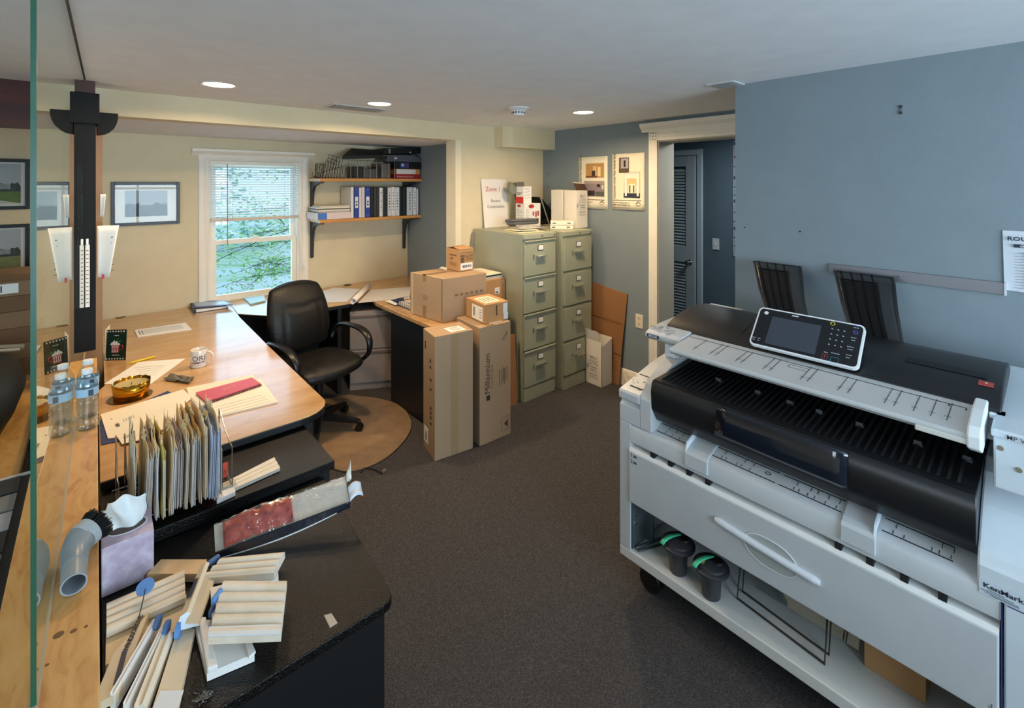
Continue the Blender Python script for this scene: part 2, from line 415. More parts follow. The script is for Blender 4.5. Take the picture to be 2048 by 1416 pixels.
obj('housing', bm, M('dcdcda', .45), t, smooth=True)
bm = B()
for k in range(14):
    a = k*math.pi/7; rbox(bm, (2.18+.0455*math.cos(a), 2.41+.0455*math.sin(a)), .002, .010, CEILZ-.043, CEILZ-.033, a)
obj('sensor_slot', bm, M('222222', .6), t)

# ================================================================ window over the desk
w = bpy.data.objects.new('window_1', None); COL.objects.link(w); struct(w); w.location = (1.07, YB, wz0); WM[w.name] = Matrix.Translation(V(w.location))
bm = B(); pf = [(0, 0), (.003, .012), (.02, .018), (.03, .013), (.045, .02), (.07, .022), (.082, .016), (.085, 0)]
prism(bm, [(wx0-a, YB-b, wz0-.0) for a, b in pf], (0, 0, wz1-wz0+.05)); prism(bm, [(wx1+a, YB-b, wz0-.0) for a, b in pf], (0, 0, wz1-wz0+.05))
prism(bm, [(wx0-.085, YB-b, wz1+a*.6) for a, b in pf], (wx1-wx0+.17, 0, 0))
obj('window_casing', bm, TRIM, w, smooth=True)
bm = B(); prism(bm, [(wx0-.13, YB, 1.975), (wx0-.13, YB-.012, 1.975), (wx0-.13, YB-.02, 1.985), (wx0-.13, YB-.045, 2.0), (wx0-.13, YB-.055, 2.008), (wx0-.13, YB-.055, 2.026), (wx0-.13, YB, 2.026)], (wx1-wx0+.26, 0, 0))
obj('window_crown', bm, TRIM, w)
bm = B(); ys = YB+.045
def frame(bm, x0, x1, z0, z1, y0, y1, wd):
    box(bm, x0, y0, z0, x0+wd, y1, z1); box(bm, x1-wd, y0, z0, x1, y1, z1); box(bm, x0+wd, y0, z0, x1-wd, y1, z0+wd); box(bm, x0+wd, y0, z1-wd, x1-wd, y1, z1)
box(bm, wx0, YB, wz0, wx0+.012, YB+.14, wz1); box(bm, wx1-.012, YB, wz0, wx1, YB+.14, wz1); box(bm, wx0, YB, wz1-.012, wx1, YB+.14, wz1); box(bm, wx0, YB, wz0, wx1, YB+.14, wz0+.012)
obj('window_frame', bm, TRIM, w)
bm = B(); frame(bm, wx0+.012, wx1-.012, 1.22, wz1-.012, YB+.075, YB+.105, .04); obj('upper_sash', bm, TRIM, w)
bm = B(); frame(bm, wx0+.012, wx1-.012, wz0+.012, 1.262, YB+.035, YB+.068, .038); obj('lower_sash', bm, TRIM, w)
bm = B(); box(bm, wx0+.05, YB+.09, 1.26, wx1-.05, YB+.094, wz1-.05); box(bm, wx0+.05, YB+.05, wz0+.05, wx1-.05, YB+.054, 1.225); obj('pane', bm, WGLASS, w)
bm = B(); box(bm, 1.03, YB+.03, 1.262, 1.09, YB+.06, 1.272); lathe(bm, [(.0, 0), (.014, 0), (.014, .012), (.0, .012)], (1.06, YB+.045, 1.272), 12, cap=False); obj('latch', bm, TRIM, w)
# blind
t = thing('window_blind', 'white mini blind lowered over the upper half of the window', 'window blind', (1.06, YB-.01, 1.44))
BL = M('e9edee', .5)
yb = YB-.012
obj('headrail', bx(wx0-.01, yb-.018, 1.90, wx1+.0, yb+.018, 1.93), M('efe9da', .5), t, bevel=.002)
bm = B(); n = 21
for i in range(n):
    z = 1.455+i*(1.89-1.455)/n+.010
    c = [(-.011, -.003), (-.004, .0015), (.004, .002), (.011, .0)]
    pts = [(wx0-.002, yb+a, z+b+a*.25) for a, b in c]
    prism(bm, pts+[(p[0], p[1], p[2]+.0008) for p in pts[::-1]], (wx1-wx0-.004, 0, 0))
obj('slats', bm, BL, t)
obj('bottom_rail', bx(wx0-.002, yb-.013, 1.422, wx1-.006, yb+.013, 1.450), M('d3c6b4', .55), t, bevel=.003)
bm = B()
for x in (wx0+.16, wx1-.13, wx1-.05): tube(bm, [(x, yb-.014, 1.43), (x, yb-.014, 1.905)], .0008, 4)
obj('ladder_cord', bm, M('9a9a90', .6), t)
bm = B(); tube(bm, [(wx0+.118, yb-.03, 1.225), (wx0+.118, yb-.025, 1.905)], .0035, 6); obj('tilt_wand', bm, M('7d8484', .3), t)
bm = B()
for k, (dx, zb) in enumerate(((0, .97), (.012, .99))):
    tube(bm, [(wx1-.035, yb-.02, 1.905), (wx1-.03, yb-.022, 1.4), (wx1+.005+dx, yb-.03, 1.06), (wx1+.015+dx, yb-.03, zb)], .0016, 5)
lp = [(wx1+.015+.012*math.cos(a), yb-.032, .99+.03*math.sin(a)) for a in [i*math.pi/5 for i in range(10)]]
tube(bm, lp, .003, 5, True); tube(bm, [(p[0]+.012, p[1]-.006, p[2]-.03) for p in lp], .003, 5, True)
obj('pull_cord', bm, M('e8e8e4', .6), t)
# ---------------- outdoors
struct(obj('ground', bx(-14, 4.9, -.5, 22, 40, -.3), ramp_mat('pavement', ['c2d2d8', 'd0dde2', 'b2d0b0', 'd4e0e6'], .35, .9, stretch=(1, 2.2, 1), detail=8)))
def leafy(root, starts, seed, leafm, nl, spread=.16, ls=.030):
    rnd = random.Random(seed)
    bb = B(); lb = B()
    for (p0, p1, r) in starts:
        p0, p1 = V(p0), V(p1); pts = []
        for i in range(9):
            a = i/8; pts.append(p0.lerp(p1, a)+V((rnd.uniform(-.02, .02), rnd.uniform(-.03, .03), rnd.uniform(-.02, .02)+.05*math.sin(a*3))))
        tube(bb, pts, [r*.55*(1-.7*i/8) for i in range(9)], 6)
        for k in range(nl):
            a = rnd.uniform(.2, 1.02); q = pts[min(8, int(a*8))]
            tw = V((rnd.gauss(0, spread), rnd.gauss(0, spread), rnd.gauss(0, spread*.55)))
            if k % 6 == 0: tube(bb, [q, q+tw*.6, q+tw], [.002, .0014, .0008], 4)
            c = q+tw; d = V((rnd.uniform(-1, 1), rnd.uniform(-1, 1), rnd.uniform(-.5, .5))).normalized(); s = d.cross(V((rnd.uniform(-1, 1), rnd.uniform(-1, 1), 1))).normalized(); L = ls*rnd.uniform(.7, 1.4)
            vs = [lb.verts.new(x) for x in (c, c+d*L*.5+s*L*.3, c+d*L, c+d*L*.5-s*L*.3)]; lb.faces.new(vs)
    obj('branch', bb, M('3c4640', .9), root); obj('foliage', lb, leafm, root)
LEAF = M('a5dc8c', .6, var=.25, scale=12, spec=.3)
t = thing('tree', 'young leafy tree whose branches cross just outside the desk window', 'tree', (2.9, 7.2, -.3))
bm = B(); tube(bm, [(2.9, 7.2, -.3), (2.88, 7.15, .6), (2.8, 7.1, 1.6), (2.85, 7.2, 3.2)], [.09, .08, .06, .03], 10); obj('trunk', bm, M('4a4a44', .9), t)
leafy(t, [((2.8, 7.1, 1.3), (.9, 5.9, .86), .018), ((2.8, 7.1, 1.5), (.8, 6.3, 1.28), .014), ((1.9, 6.7, 1.2), (1.2, 5.8, 1.55), .012), ((2.2, 6.8, 1.1), (1.0, 5.7, 1.1), .011), ((2.8, 7.1, 1.9), (.9, 6.2, 1.8), .016), ((2.8, 7.1, 1.2), (1.6, 6.0, .95), .012), ((2.86, 7.15, .5), (.95, 5.9, .62), .012), ((2.86, 7.15, .7), (1.2, 6.0, .75), .012), ((2.86, 7.15, .9), (.75, 6.1, .95), .014), ((1.9, 6.6, .75), (1.15, 5.8, .50), .009), ((2.0, 6.7, .6), (1.3, 5.9, .82), .008)], 3, LEAF, 170, ls=.042)
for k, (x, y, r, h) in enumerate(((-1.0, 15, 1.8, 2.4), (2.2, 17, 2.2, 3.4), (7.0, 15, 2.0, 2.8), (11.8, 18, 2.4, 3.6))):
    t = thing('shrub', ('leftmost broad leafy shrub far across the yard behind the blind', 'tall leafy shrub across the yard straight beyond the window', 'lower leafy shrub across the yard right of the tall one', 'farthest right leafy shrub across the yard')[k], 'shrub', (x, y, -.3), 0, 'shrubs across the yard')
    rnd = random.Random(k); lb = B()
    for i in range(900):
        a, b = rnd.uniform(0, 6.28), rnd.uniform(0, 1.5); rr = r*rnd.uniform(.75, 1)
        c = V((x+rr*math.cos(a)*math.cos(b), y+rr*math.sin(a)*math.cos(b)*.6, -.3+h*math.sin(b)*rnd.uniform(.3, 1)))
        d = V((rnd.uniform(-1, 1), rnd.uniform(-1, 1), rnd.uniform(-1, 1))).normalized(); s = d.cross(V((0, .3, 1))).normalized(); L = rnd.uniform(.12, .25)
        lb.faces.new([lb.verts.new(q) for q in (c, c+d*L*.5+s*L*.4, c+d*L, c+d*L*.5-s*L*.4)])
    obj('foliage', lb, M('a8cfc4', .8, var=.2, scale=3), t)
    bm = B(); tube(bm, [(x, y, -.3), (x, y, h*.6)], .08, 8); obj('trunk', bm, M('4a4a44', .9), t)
# ================================================================ glass partition, ledge, column
XG = -.06
def xg(y): return -.092+.0155*y
def gslab(a, b, y0, y1, z0, z1, bm=None):
    return prism(bm or B(), [(xg(y0)+a, y0, z0), (xg(y0)+b, y0, z0), (xg(y1)+b, y1, z0), (xg(y1)+a, y1, z0)], (0, 0, z1-z0))
t = thing('counter_ledge', 'maple ledge capping the low wall under the glass panel', 'ledge', (-.07, 1.2, ZCAP-.035))
obj('ledge_board', bx(-.142, -.6, ZCAP-.035, .006, 3.06, ZCAP), MAPLE_CAP, t, bevel=.002)
bm = B()
for (u, v, a, b) in ((117, 1270, .011, .018), (147, 1262, .007, .010), (172, 1253, .004, .007), (94, 1330, .004, .006)):
    c = onz(u, v, ZCAP); lathe(bm, [(.0, 0), (1.0, 0), (1.0, .0006), (.0, .0006)], c, 9, cap=False, sx=a*.75, sy=b*.45)
obj('dark_stain', bm, M('6b4a26', .5), t)
t = thing('glass_panel', 'tall clear glass partition panel standing on the maple ledge', 'glass partition', (XG, 2.1, ZCAP))
y0g, y1g = 1.092, 3.18
obj('pane', gslab(-.0035, .0035, y0g+.002, y1g, ZCAP+.003, CEILZ-.004), GLASS, t)
obj('polished_edge', gslab(-.0035, .0035, y0g-.006, y0g+.002, ZCAP+.003, CEILZ-.004), M('17553f', .25, coat=.3), t)
bm = B(); gslab(-.006, .006, y0g-.012, y1g, ZCAP, ZCAP+.003, bm)
obj('bottom_channel', bm, M('b5a488', .3, coat=.3), t)
obj('top_channel', gslab(-.007, .007, y0g-.006, y1g, CEILZ-.004, CEILZ), M('3a3c3c', .4), t)
XG = -.045
t = thing('support_column', 'black painted square column with a rounded bracket head under the beam', 'column', (XG, 3.28, ZCAP))
cx0, cx1 = XG-.047, XG+.047
obj('post', bx(cx0, 3.20, ZCAP, cx1, 3.32, 2.18), M('0c0d0e', .6, spec=.25, bump=.2, bscale=60), t, bevel=.003)
obj('post_head', bx(cx0-.014, 3.185, 2.045, cx1+.014, 3.335, 2.20), M('0c0d0e', .6, spec=.25), t, bevel=.003)
for s, lab in ((1, None), (-1, None)):
    bm = B(); xa = XG+s*.05; pts = [(xa, 3.22, 2.11), (XG+s*.135, 3.22, 2.11), (XG+s*.135, 3.22, 2.085), (XG+s*.130, 3.22, 2.06), (XG+s*.12, 3.22, 2.035), (XG+s*.10, 3.22, 2.012), (XG+s*.08, 3.22, 2.0), (xa, 3.22, 1.995)]
    prism(bm, pts, (0, .08, 0)); obj('bracket', bm, M('0c0d0e', .6, spec=.25), t, bevel=.003)
obj('top_block', bx(cx0+.004, 3.21, 2.18, cx1-.002, 3.33, CEILZ), M('4a2a22', .6), t)
# maple end panel behind the column
bm = B(); box(bm, -.13, 3.40, 0, .030, 3.43, 2.12)
o = obj('end_panel', bm, ramp_mat('maple_pale', ['8f6b45', '9b7750'], 4, .45), None); tag(o, 'narrow maple end panel rising behind the black column', 'panel')
# red brown beam in the neighbouring room
struct(obj('trim_4', bx(-3.4, 3.43, 2.03, -.12, 3.55, CEILZ), ramp_mat('redwood', ['2f0f08', '4a190e', '5a2214'], 6, .4, stretch=(.3, 2, 4))))
# papers pinned on the column
def curl(name, label, x0, y, z0, z1, w, mat=PAPER, amp=.03):
    bm = B()
    def fn(a, b):
        z = z0+(z1-z0)*b
        ww = w*(.55+.45*b)
        return V((x0+ww*a, y-.006-amp*(1-math.cos(a*2.2))*.5-amp*.5*(1-b)*a, z))
    grid(bm, fn, 8, 8); o = obj(name, bm, mat, None, smooth='all'); solid(o, .0008); tag(o, label, 'paper'); return o
o = curl('pinned_note', 'curled white printed page pinned to the right side of the black column', XG+.052, 3.195, 1.27, 1.53, .085)
bm = B()
for k in range(7): box(bm, XG+.105, 3.168, 1.30+.028*k, XG+.116, 3.1685, 1.305+.028*k)
obj('printed_line', bm, INKG, o)
bm = B(); box(bm, XG+.070, 3.166, 1.262, XG+.078, 3.167, 1.285); obj('red_tab', bm, M('b3262c', .5), o)
o = curl('paper_scrap', 'thin curved white paper scrap on the column above the curled page', XG+.064, 3.21, 1.575, 1.69, .022, amp=.012)
o = obj('narrow_note', bx(XG+.008, 3.165, 1.13, XG+.024, 3.168, 1.44), PAPER); tag(o, 'long narrow white note strip hanging down the face of the black column', 'paper')
bm = B()
for k in range(14): box(bm, XG+.011, 3.1645, 1.15+.02*k, XG+.020, 3.165, 1.154+.02*k)
obj('handwriting', bm, INKG, o)
obj('clip', bx(XG+.010, 3.16, 1.44, XG+.020, 3.168, 1.47), M('f2f2f2', .3), o, bevel=.002)
# ---- water bottles
WATER = M('e4eef2', .03, trans=1.0, var=.01)
def bottle(x, y, label):
    t = thing('water_bottle', label, 'water bottle', (x, y, ZCAP), 0, 'small water bottles on the ledge')
    pr = [(.0, 0), (.024, 0), (.030, .006)]
    for k in range(6): pr += [(.0305, .014+.016*k), (.0285, .022+.016*k)]
    pr += [(.0305, .112), (.0300, .118), (.0300, .143), (.0305, .147), (.028, .160), (.020, .178), (.0135, .190), (.0125, .194), (.0, .194)]
    bm = B(); lathe(bm, pr, (x, y, ZCAP), 28, cap=False); obj('bottle_body', bm, PLASTIC_CLEAR, t, smooth='all')
    bm = B(); lathe(bm, [(.0, .003), (.022, .004)]+[(r-.003, z) for r, z in pr[3:15]]+[(.0, .108)], (x, y, ZCAP), 28, cap=False); obj('water', bm, PLASTIC_CLEAR, t, smooth='all')
    bm = B(); lathe(bm, [(.0312, .118), (.0312, .145)], (x, y, ZCAP), 28, cap=False); lb = obj('wrap_label', bm, M('9cc3dc', .4), t, smooth='all')
    bm = B(); plate(bm, (x+.004, y-.0325, ZCAP+.121), X, Z, .013, .020, .0008); obj('label_mark', bm, M('39424e', .4), lb)
    bm = B(); lathe(bm, [(.0145, .190), (.0150, .192), (.0150, .204), (.0140, .206), (.0, .206)], (x, y, ZCAP), 24, cap=False); obj('cap', bm, M('e6eaec', .35), t, smooth=True)
bottle(-.0215, 2.20, 'water bottle with blue label on the maple ledge, the nearer of two'); bottle(-.020, 2.31, 'water bottle with blue label on the maple ledge, standing behind the nearer one')
# ---- vacuum brush on the ledge
t = thing('vacuum_attachment', 'grey elbow vacuum nozzle with round black brush lying on the ledge', 'vacuum brush', (-.03, 1.40, ZCAP))
G = M('8e979c', .35)
def pipe(bm, pts, r0, r1):
    tube(bm, pts, r0, 28)
p0 = V((-.033, 1.325, ZCAP+.024)); p1 = V((-.034, 1.385, ZCAP+.026)); p2 = V((-.034, 1.43, ZCAP+.030)); p3 = V((-.024, 1.465, ZCAP+.036)); p4 = V((-.008, 1.478, ZCAP+.04))
bm = B()
# open tube: outer and inner wall
def otube(bm, pts, ro, ri, n=28):
    pts = [V(p) for p in pts]; out, inn = [], []
    for i, p in enumerate(pts):
        t_ = (pts[min(i+1, len(pts)-1)]-pts[max(i-1, 0)]).normalized(); a = t_.cross(Z).normalized(); b = t_.cross(a)
        out.append([bm.verts.new(p+(a*math.cos(6.28318*k/n)+b*math.sin(6.28318*k/n))*ro[i]) for k in range(n)])
        inn.append([bm.verts.new(p+(a*math.cos(6.28318*k/n)+b*math.sin(6.28318*k/n))*ri[i]) for k in range(n)])
    for L in (out, inn):
        for A, C in zip(L, L[1:]):
            for k in range(n): bm.faces.new((A[k], A[(k+1) % n], C[(k+1) % n], C[k]))
    for e in (0, -1):
        for k in range(n): bm.faces.new((out[e][k], out[e][(k+1) % n], inn[e][(k+1) % n], inn[e][k]))
otube(bm, [p0, p0.lerp(p1, .5), p1], [.0215, .0212, .021], [.0185]*3)
obj('nozzle_tube', bm, G, t, smooth=True)
bm = B(); otube(bm, [p1-V((0, .004, 0)), p1+V((0, .02, 0)), p2, p2.lerp(p3, .6), p3], [.0225, .023, .026, .029, .030], [.0185, .019, .02, .02, .02]); obj('elbow', bm, M('7f8a90', .35), t, smooth=True)
bm = B(); dr = (p4-p3).normalized()
tube(bm, [p3-dr*.002, p3+dr*.020], .0315, 32); obj('collar', bm, M('a3abae', .35), t, smooth=True)
bm = B(); rnd = random.Random(5); a_ = dr.cross(Z).normalized(); b_ = dr.cross(a_)
for k in range(520):
    an = rnd.uniform(0, 6.28); rr = .030*math.sqrt(rnd.uniform(.1, 1)); q = p3+dr*.018+(a_*math.cos(an)+b_*math.sin(an))*rr; e = q+dr*rnd.uniform(.018, .026)+(a_*math.cos(an)+b_*math.sin(an))*rr*.25
    e.z = max(e.z, ZCAP+.001); q.z = max(q.z, ZCAP+.001)
    tube(bm, [q, e], .0012, 3)
o = obj('brush_bristles', bm, M('0b0b0b', .9), t)
tag
# ================================================================ desks
def desk_top(name, label, pts, parent_parts=None):
    t = thing(name, label, 'desk', (sum(p[0] for p in pts)/len(pts), sum(p[1] for p in pts)/len(pts), 0))
    th = .005 if name != 'side_desk' else .028
    o = obj('desktop', pz(pts, ZD-th, ZD), MAPLE, t, bevel=.002)
    if th < .01: obj('edge_band', pz(pts, ZD-.032, ZD-th-.0002), M('0b0b0c', .45), t, bevel=.002)
    return t
# left desk with rounded corner
arc = [(.66+.14*math.sin(a), 2.235-.125*math.cos(a)) for a in [math.radians(x) for x in (0, 15, 30, 45, 60, 75, 90)]]
DL = desk_top('corner_desk', 'maple topped desk along the glass partition, covered in papers and a mug', [(.034, 4.59), (.034, 3.1), (.012, 3.05), (.012, 2.11)]+arc+[(.803, 3.2), (.812, 4.0), (.83, 4.32), (.84, 4.59)])
bm = B(); box(bm, .03, 2.16, .0, .72, 2.19, ZD-.032); box(bm, .03, 2.19, .0, .06, 4.55, ZD-.032); box(bm, .70, 2.19, 0, .725, 3.0, ZD-.032); obj('desk_panel', bm, M('0d0d0e', .5), DL)
obj('lower_panel', bx(.70, 3.0, .1, .72, 4.5, ZD-.032), M('1a1c1e', .6), DL)
# back desk with the two corners
B1 = [(.842, 4.59), (.832, 4.30), (.84, 4.17)]
q = [onz(u, v, ZD) for u, v in ((515, 645), (560, 633), (632, 618), (700, 607), (751, 603))]
DB = desk_top('window_desk', 'maple desk under the window behind the black office chair', [(.842, 4.59), (.832, 4.30), (.822, 4.12)]+[(p.x, p.y) for p in q[1:4]]+[(1.775, 3.90)]+[(1.80, 3.90), (2.53, 3.90), (2.53, 4.59)])
bm = B(); lathe(bm, [(.0, .001), (.028, .001), (.034, .0015), (.036, .003), (.034, .004), (.028, .003), (.0, .002)], onz(695, 570.5, ZD), 24, cap=False); obj('cable_grommet', bm, M('3a2c1c', .5), DB)
obj('modesty_panel', bx(.86, 4.32, .05, 1.55, 4.34, ZD-.032), M('0c0c0d', .5), DB)
obj('desk_leg', bx(1.50, 3.88, 0, 1.53, 4.5, ZD-.032), M('0c0c0d', .5), DB)
# right desk (peninsula)
p1 = onz(751, 606, ZD); p2 = onz(853, 651, ZD)
DR = desk_top('side_desk', 'maple topped side desk under the big carton, running towards the file cabinets', [(1.765, 2.84), (2.36, 2.84), (2.52, 2.95), (2.52, 3.42), (2.35, 3.42), (2.35, 3.895), (1.80, 3.895), (1.765, 3.74)])
bm = B(); box(bm, 1.785, 2.86, .0, 1.80, 3.50, ZD-.032); obj('side_panel', bm, M('10161d', .5), DR)
bm = B(); box(bm, 1.80, 2.86, .30, 2.35, 2.875, ZD-.032); obj('front_panel', bm, M('10161d', .5), DR)
# lateral file under the desk corner
t = thing('lateral_file', 'grey beige two drawer file standing in the dark corner under the desks', 'file cabinet', (1.80, 4.05, 0))
LF = M('8b8078', .5)
a = onz(704, 781, 0); b = onz(842, 790, 0)
dx = V((1.955-1.60, 3.68-3.88, 0)).normalized(); nrm = V((-dx.y, dx.x, 0))
O = V((1.60, 3.88, 0)); wl = .42
def ob(bm, o, ax, ay, s, x0, y0, z0, x1, y1, z1, mi=0):
    """box in a rotated frame"""
    pts = [o+ax*x0+ay*y0+Z*z0, o+ax*x1+ay*y0+Z*z0, o+ax*x1+ay*y1+Z*z0, o+ax*x0+ay*y1+Z*z0]
    return prism(bm, pts, (0, 0, z1-z0), mi)
bm = B(); ob(bm, O, dx, nrm, 1, 0, .012, 0, wl, .40, .66); obj('cabinet_body', bm, LF, t, bevel=.002)
for z0, z1 in ((.06, .335), (.345, .64)):
    bm = B(); ob(bm, O, dx, nrm, 1, .005, 0, z0, wl-.005, .012, z1); dd = obj('drawer', bm, LF, t, bevel=.003)
    bm = B(); ob(bm, O, dx, nrm, 1, .01, -.006, z1-.03, wl-.01, 0, z1-.012); obj('handle', bm, M('6b5a50', .5), dd)
# ---- black cabinets near the camera
t = thing('black_credenza', 'low black laminate cabinet tucked under the near edge of the maple desk', 'cabinet', (.34, 2.1, 0))
obj('cabinet_top', bx(.012, 1.785, ZA-.03, .679, 2.62, ZA), BLACKLAM, t, bevel=.003)
obj('cabinet_body', bx(.03, 1.80, 0, .665, 2.145, ZA-.03), M('0a0a0a', .5), t)
t = thing('black_low_cabinet', 'black laminate cabinet in the foreground carrying the moulding samples', 'cabinet', (.31, 1.46, 0))
r = .03
c4 = [(.012, 1.14), (.012, 1.78), (.635, 1.78)]; c4 += [(.59-.03+.03*math.sin(a)+.002, 1.165-.03*math.cos(a)) for a in [math.radians(x) for x in (90, 60, 30, 0)]]
obj('cabinet_top', pz(c4, ZB-.025, ZB), BLACKLAM, t, bevel=.003)
obj('cabinet_body', pz([(.03, 1.165), (.575, 1.165), (.615, 1.77), (.03, 1.77)], 0, ZB-.025), M('0a0a0a', .45), t)
bm = B(); prism(bm, [(onz(u, v, ZB)) for u, v in ((648, 1231), (663, 1227), (675, 1246), (660, 1256))], (0, 0, .0008)); o = obj('torn_sticker', bm, M('b9ae9c', .7)); tag(o, 'small torn white sticker on the black cabinet top', 'sticker')
# ================================================================ chair
ca = math.radians(14); hub = V((1.18, 3.40, 0))
t = thing('office_chair', 'black leather office chair with loop arms in front of the window desk', 'office chair', hub, ca)
LE = M('100f0d', .48, bump=.5, bscale=35, spec=.4); PL = M('101010', .35)
WMt = WM[t.name]
def lobj(name, bm, mat, parent, **k):
    bm.transform(WMt); return obj(name, bm, mat, parent, **k)
# local frame: chair faces -Y
for k in range(5):
    an = math.radians(-41-14+72*k); dvec = V((math.cos(an), math.sin(an), 0)); sd = V((-dvec.y, dvec.x, 0))
    bm = B(); a0 = dvec*.04+Z*.115; a1 = dvec*.29+Z*.075
    prism(bm, [a0-sd*.03-Z*.03, a0+sd*.03-Z*.03, a0+sd*.022+Z*.012, a0-sd*.022+Z*.012], (0, 0, 0))if False else None
    vs0 = [a0-sd*.028-Z*.03, a0+sd*.028-Z*.03, a0+sd*.024+Z*.012, a0-sd*.024+Z*.012]; vs1 = [a1-sd*.018-Z*.016, a1+sd*.018-Z*.016, a1+sd*.014+Z*.008, a1-sd*.014+Z*.008]
    A = [bm.verts.new(p) for p in vs0]; C = [bm.verts.new(p) for p in vs1]
    bm.faces.new(A); bm.faces.new(C)
    for i in range(4): bm.faces.new((A[i], A[(i+1) % 4], C[(i+1) % 4], C[i]))
    lg = lobj('base_leg', bm, PL, t, bevel=.004)
    bm = B(); c = dvec*.285
    for s in (-1, 1):
        lathe(bm, [(.0, 0), (.024, 0), (.027, .004), (.027, .014), (.0, .016)], c+sd*(s*.004)+Z*.027+(sd*0), 18, axis=sd*s, cap=False)
    tube(bm, [c+Z*.03, c+Z*.06], .008, 8); box(bm, c.x-.012, c.y-.012, .045, c.x+.012, c.y+.012, .062)
    lobj('caster', bm, M('0c0c0c', .3), lg, smooth=True)
bm = B(); lathe(bm, [(.0, .085), (.05, .085), (.045, .13), (.028, .14), (.028, .36), (.016, .36), (.016, .42), (.0, .42)], (0, 0, 0), 20, cap=False); lobj('gas_column', bm, PL, t, smooth=True)
bm = B(); box(bm, -.10, -.12, .395, .10, .12, .43); tube(bm, [(.08, 0, .41), (.22, -.02, .40), (.25, -.02, .395)], .006, 8); lobj('tilt_mechanism', bm, M('0c0c0c', .5), t, bevel=.004)
def cushion(fn_out, nu=20, nv=20): pass
def pillow(bm, w, h, th, place, pw=4.0, bulge=.02, nu=24, nv=24, seams=()):
    """superellipse cushion; place(x, y, z) maps local to chair frame"""
    rings = []
    top = [[None]*(nv+1) for _ in range(nu+1)]; bot = [[None]*(nv+1) for _ in range(nu+1)]
    for i in range(nu+1):
        for j in range(nv+1):
            a = -1+2*i/nu; b = -1+2*j/nv
            # map square to rounded square
            k = (1-.16*(a*a)*(b*b)*1.0)
            x, y = a*k*w/2, b*k*h/2
            e = max(0.0, 1-abs(a)**pw)*max(0.0, 1-abs(b)**pw)
            zt = th*.5*(e**.35)+bulge*e*(1-a*a)*(1-b*b)
            for s in seams: zt -= .010*math.exp(-((s[1](a, b))/.045)**2)*e
            top[i][j] = bm.verts.new(place(x, y, zt)); 
            if i in (0, nu) or j in (0, nv): bot[i][j] = top[i][j]
            else: bot[i][j] = bm.verts.new(place(x, y, -th*.5*(e**.35)))
    for L in (top, bot):
        for i in range(nu):
            for j in range(nv):
                try: bm.faces.new((L[i][j], L[i+1][j], L[i+1][j+1], L[i][j+1]))
                except ValueError: pass
bm = B(); pillow(bm, .51, .48, .09, lambda x, y, z: V((x, y-.01, .475+z-.03*max(0, (-y-.14)/.1)**2)), bulge=.015, seams=[(0, lambda a, b: abs(a)-.55), (0, lambda a, b: b-.35)])
lobj('seat', bm, LE, t, smooth='all')
bm = B(); pillow(bm, .47, .50, .03, lambda x, y, z: V((x*.98, y*.9-.01, .437+z)), bulge=0); lobj('seat_pan', bm, PL, t, smooth='all')
def bk(x, y, z):
    q = (y+.25)/.5   # 0 bottom 1 top
    wsc = 1.0-.10*q+.04*math.sin(q*3.1)
    return V((x*wsc, .215+.10*q-.03*math.sin(q*math.pi)-z+.10*(x*x), .52+.50*q))
bm = B(); pillow(bm, .48, .5, .095, bk, bulge=.018, nu=28, nv=28, seams=[(0, lambda a, b: (b-.30-.1*abs(a))*.9), (0, lambda a, b: (abs(a)-.58) if b < .3 else 1)])
lobj('backrest', bm, LE, t, smooth='all')
bm = B(); pillow(bm, .40, .42, .03, lambda x, y, z: bk(x, y, z-.055), bulge=0); lobj('backrest_shell', bm, PL, t, smooth='all')
for s in (-1, 1):
    bm = B(); pts = [(.245, .21, .555), (.275, .20, .62), (.285, .13, .665), (.285, .0, .675), (.285, -.10, .665), (.285, -.17, .63), (.282, -.20, .57), (.278, -.185, .50), (.262, -.13, .45), (.22, -.08, .43)]
    rings = []
    P = [V((s*a, b, c)) for a, b, c in pts]
    # smooth the path
    Q = []
    for i in range(len(P)-1):
        p0_, p1_, p2_, p3_ = P[max(i-1, 0)], P[i], P[i+1], P[min(i+2, len(P)-1)]
        for k in range(4):
            u = k/4; Q.append(.5*((2*p1_)+(-p0_+p2_)*u+(2*p0_-5*p1_+4*p2_-p3_)*u*u+(-p0_+3*p1_-3*p2_+p3_)*u**3))
    Q.append(P[-1]); n = 12; prev = None
    for i, q in enumerate(Q):
        tt = (Q[min(i+1, len(Q)-1)]-Q[max(i-1, 0)]).normalized(); sx = V((1, 0, 0)); nn = tt.cross(sx).normalized()
        f = i/(len(Q)-1); wd = .016+.016*math.sin(min(1, f*1.25)*math.pi)
        rings.append([bm.verts.new(q+sx*math.cos(6.28318*k/n)*wd+nn*math.sin(6.28318*k/n)*.015) for k in range(n)])
    for A, C in zip(rings, rings[1:]):
        for k in range(n): bm.faces.new((A[k], A[(k+1) % n], C[(k+1) % n], C[k]))
    bm.faces.new(rings[0]); bm.faces.new(rings[-1])
    lobj('armrest', bm, PL, t, smooth='all')
